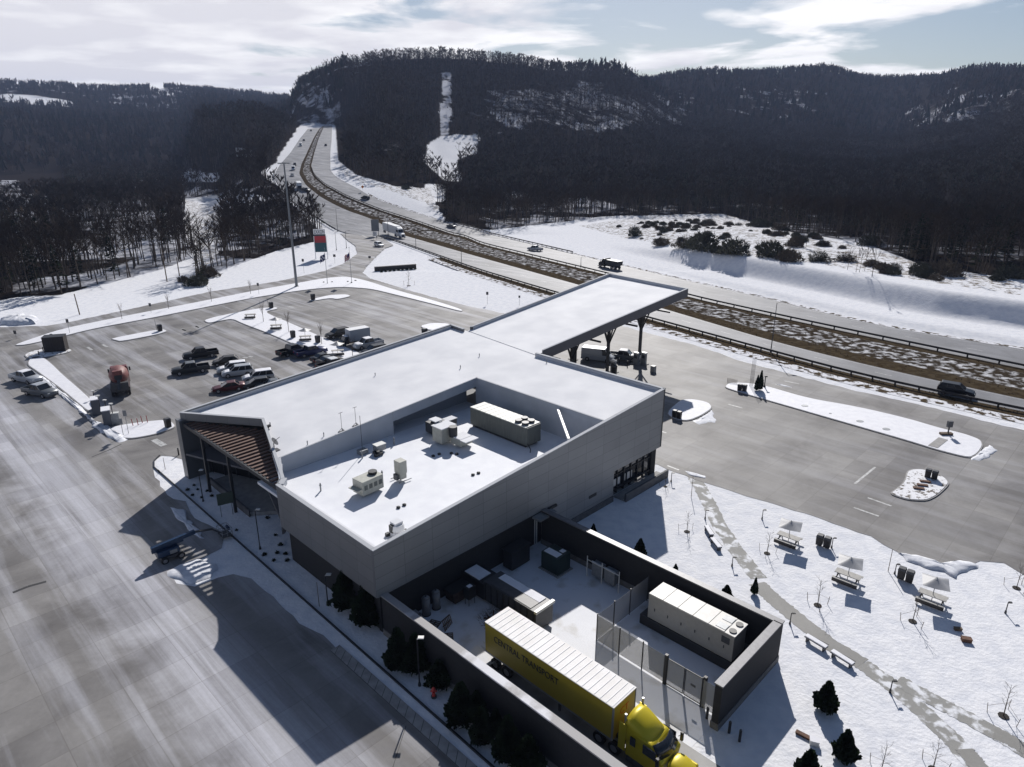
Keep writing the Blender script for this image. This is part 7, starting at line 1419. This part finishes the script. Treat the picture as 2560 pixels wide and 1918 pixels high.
for j, (p_, lab) in enumerate(((('Q',1135,198),'thin pine standing up from the middle scrub'), (('Q',1250,120),'thin tree at the back of the right snowfield'), (('Q',1340,305),'leafless thin tree at the front right, first of a group'), (('Q',1382,318),'leafless thin tree at the front right, second of a group'), (('Q',1398,318),'leafless thin tree at the front right, third of a group'), (('Q',1425,312),'leafless thin tree at the front right, fourth of a group'), (('Q',1462,340),'tallest leafless tree at the front of the right snowfield'), (('Q',1680,255),'thin leafless tree before the right woods'), (('Q',1918,355),'leafless tree alone at the right end of the snowfield'), (('Q',1720,270),'dark pine before the right woods edge'))):
    p = Gt(*p_); (PTN[0] if 'pine' in lab else BT[j % 5]).at(p, random.random()*6, lab, 'single trees on the snowfield', (.35,.35,.55) if j in (2,3,4,5,7) else (.45,.45,.75))
xs, ys, zs = cand(150, 470, -6, 44, 1)[:3] if False else (None, None, None)
bx = rng.random(6000)*260+20; by = rng.random(6000)*260+130; bz = Zt(bx, by); BX, BY = proj(bx, by, bz)
kk = inpoly(BX, BY, [(1300,500),(1420,466),(1640,468),(1800,525),(1900,550),(2212,618),(2212,640),(1950,600),(1700,556),(1500,530),(1380,520)]) & (fbm(bx/14, by/14) > .02)
for i in np.where(kk)[0][:110]: BU[i % 4].at((bx[i], by[i], bz[i]-.1), random.random()*6, 'low scrub scattered over the snowfield beyond the highway', 'low scattered scrub', random.uniform(.8,2.3))
# dry stalks in the median and on the verge
def stalks(E_a, E_b, f0, f1, n, hmax, ymax, label):
    f = rng.random(n)*(f1-f0)+f0; k = rng.random(n)*(NR-1); i = k.astype(int); P = (E_a[i]*(1-(k-i))[:, None]+E_a[np.minimum(i+1, NR-1)]*(k-i)[:, None])*(1-f)[:, None]+(E_b[i]*(1-(k-i))[:, None]+E_b[np.minimum(i+1, NR-1)]*(k-i)[:, None])*f[:, None]
    P = P[P[:, 1] < ymax]; n = len(P); P[:, 2] = road_z(P[:, 1]); a = rng.random(n)*6.283; w_ = .05+.08*rng.random(n); h = hmax*(.4+.6*rng.random(n)); dx, dy = np.cos(a)*w_, np.sin(a)*w_
    V = np.stack([P-np.stack([dx, dy, np.zeros(n)], 1), P+np.stack([dx, dy, np.zeros(n)], 1), P+np.stack([rng.normal(0,.15,n), rng.normal(0,.15,n), h], 1)], 1).reshape(-1, 3); F_ = np.arange(3*n).reshape(-1, 3)
    return tag(npmesh('dry_grass', V, F_, M_MED2), label, 'dry grass', kind='stuff')
stalks(E2, E3, .02, .98, 9000, .35, 330, 'withered grass stalks poking through the median snow')
stalks(E1, offs(E1, sgn*4.5), .0, 1, 5000, .35, 262, 'withered grass along the near guardrail')
# ------------------------------------------------------------------ air
hz = bpy.data.materials.new('haze'); hz.use_nodes = True; n = hz.node_tree.nodes; n.clear(); v = n.new('ShaderNodeVolumePrincipled'); v.inputs['Color'].default_value = (.50,.62,.95,1); v.inputs['Density'].default_value = HAZE; v.inputs['Anisotropy'].default_value = 0.0; ou = n.new('ShaderNodeOutputMaterial'); hz.node_tree.links.new(v.outputs[0], ou.inputs['Volume'])
zmin = float(Zg.min())-1.5
if HAZE > 0:
    tag(MB().box(-3900, 3900, -3900, 3900, zmin, 330).build('haze', hz), kind='stuff')
